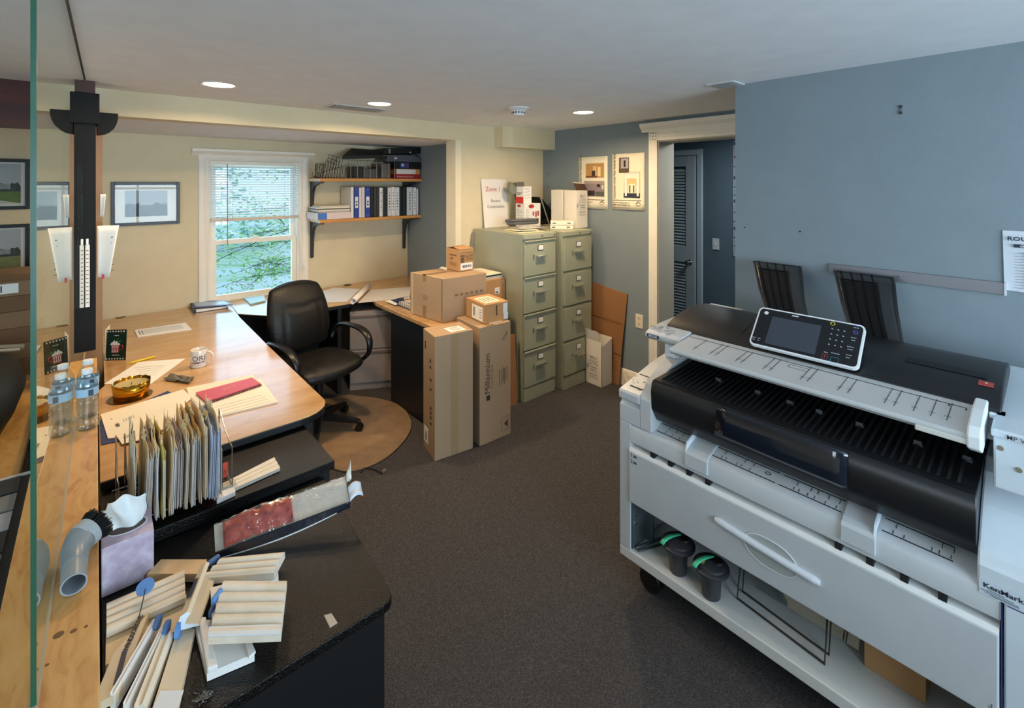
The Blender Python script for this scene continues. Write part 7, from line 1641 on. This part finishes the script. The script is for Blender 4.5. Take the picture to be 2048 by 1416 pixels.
# ================================================================ the neighbouring room
t = thing('storage_table', 'wooden table beyond the ledge piled with boxes, bags and sample boards', 'table', (-.75, 2.9, 0))
obj('table_top', bx(-1.35, 1.2, .71, -.20, 4.40, .74), MAPLE_CAP, t, bevel=.003)
for x, y in ((-1.3, 1.26), (-.25, 1.26), (-1.3, 4.34), (-.25, 4.34)): obj('leg', bx(x-.025, y-.025, 0, x+.025, y+.025, .71), M('5a4632', .6), t)
z = .741
hx = ('7d5f42', '86684a', '7a5b3e', '8a6b4c', '75573b', '8c7154')
nm = ('bottom', 'second', 'third', 'fourth', 'fifth', 'top')
for k in range(6):
    h_ = (.085, .085, .08, .085, .08, .075)[k]; dx_ = (.0, .01, -.01, .0, .012, -.005)[k]
    b = obj('flat_carton', bx(-.95+dx_, 3.55, z, -.245+dx_, 4.15, z+h_), M(hx[k], .85, var=.05), bevel=.003); tag(b, '%s of six brown flat cartons stacked beyond the glass%s' % (nm[k], ', with a barcode label' if k == 5 else ''), 'box', 'flat cartons beyond the glass'); z += h_+.001
    if k == 5:
        bm = B(); plate(bm, (-.80, 3.549, z-.06), X, Z, .50, .05, .001); lb = obj('shipping_label', bm, PAPER, b)
        bm = B(); rnd = random.Random(4)
        for s in (-.50, -.42): 
            for i in range(9): plate(bm, (s+.007*i, 3.5475, z-.052), X, Z, rnd.uniform(.002, .005), .034, .0006)
        obj('barcode', bm, INK, lb)
t = thing('equipment_bag', 'black padded equipment bag with a pale strap lying beyond the glass panel', 'bag', (-.45, 2.9, .741))
bm = B(); pillow(bm, .60, .75, .24, lambda x, y, zz_: V((-.53+x, 2.95+y, .862+zz_)), bulge=.03); obj('bag_body', bm, M('0c0c10', .7, bump=.6, bscale=20), t, smooth='all')
bm = B(); tube(bm, [(-.80, 3.30, .96), (-.50, 3.33, .985), (-.26, 3.31, .95)], .012, 6); tube(bm, [(-.80, 3.14, .985), (-.50, 3.16, 1.01), (-.26, 3.12, .985)], .007, 6); obj('pale_strap', bm, M('a59a86', .6), t, smooth=True)
bm = B(); prism(bm, [(-.58, 2.66, 1.0), (-.34, 2.78, 1.0), (-.36, 2.88, 1.008), (-.60, 2.80, 1.008)], (0, 0, .003)); obj('grey_patch', bm, M('77766e', .4), t)
# tile sample boards
t = thing('tile_sample_board', 'dark board of grey tile samples lying beyond the ledge', 'sample board', (-.45, 1.95, .741))
obj('board', bx(-.72, 1.62, .742, -.165, 2.28, .765), M('2b2a2c', .5), t, bevel=.002); obj('white_edge', bx(-.72, 2.28, .742, -.165, 2.292, .770), M('d8d6d0', .5), t)
for k, (ya, yb, hx_) in enumerate(((2.17, 2.27, '3a3b3d'), (2.06, 2.155, '8b8c88'), (1.95, 2.045, 'aeb0b2'), (1.84, 1.935, '3c3a3a'), (1.66, 1.825, '7e7d78'))):
    obj('tile', bx(-.70, ya, .7655, -.185, yb, .772), M(hx_, .4, var=.15, scale=14), t, bevel=.001)
t = thing('black_case_lettered', 'black case with white lettering beside the tile board, beyond the ledge', 'case', (-.30, 1.48, .741)); obj('case_body', bx(-.45, 1.28, .742, -.16, 1.60, .80), M('14161c', .5), t, bevel=.006)
bm = B(); text_bm(bm, 'TAMA', (-.19, 1.33, .8012), Y, -X, .034, bold=.03); obj('case_lettering', bm, WHITE, t)
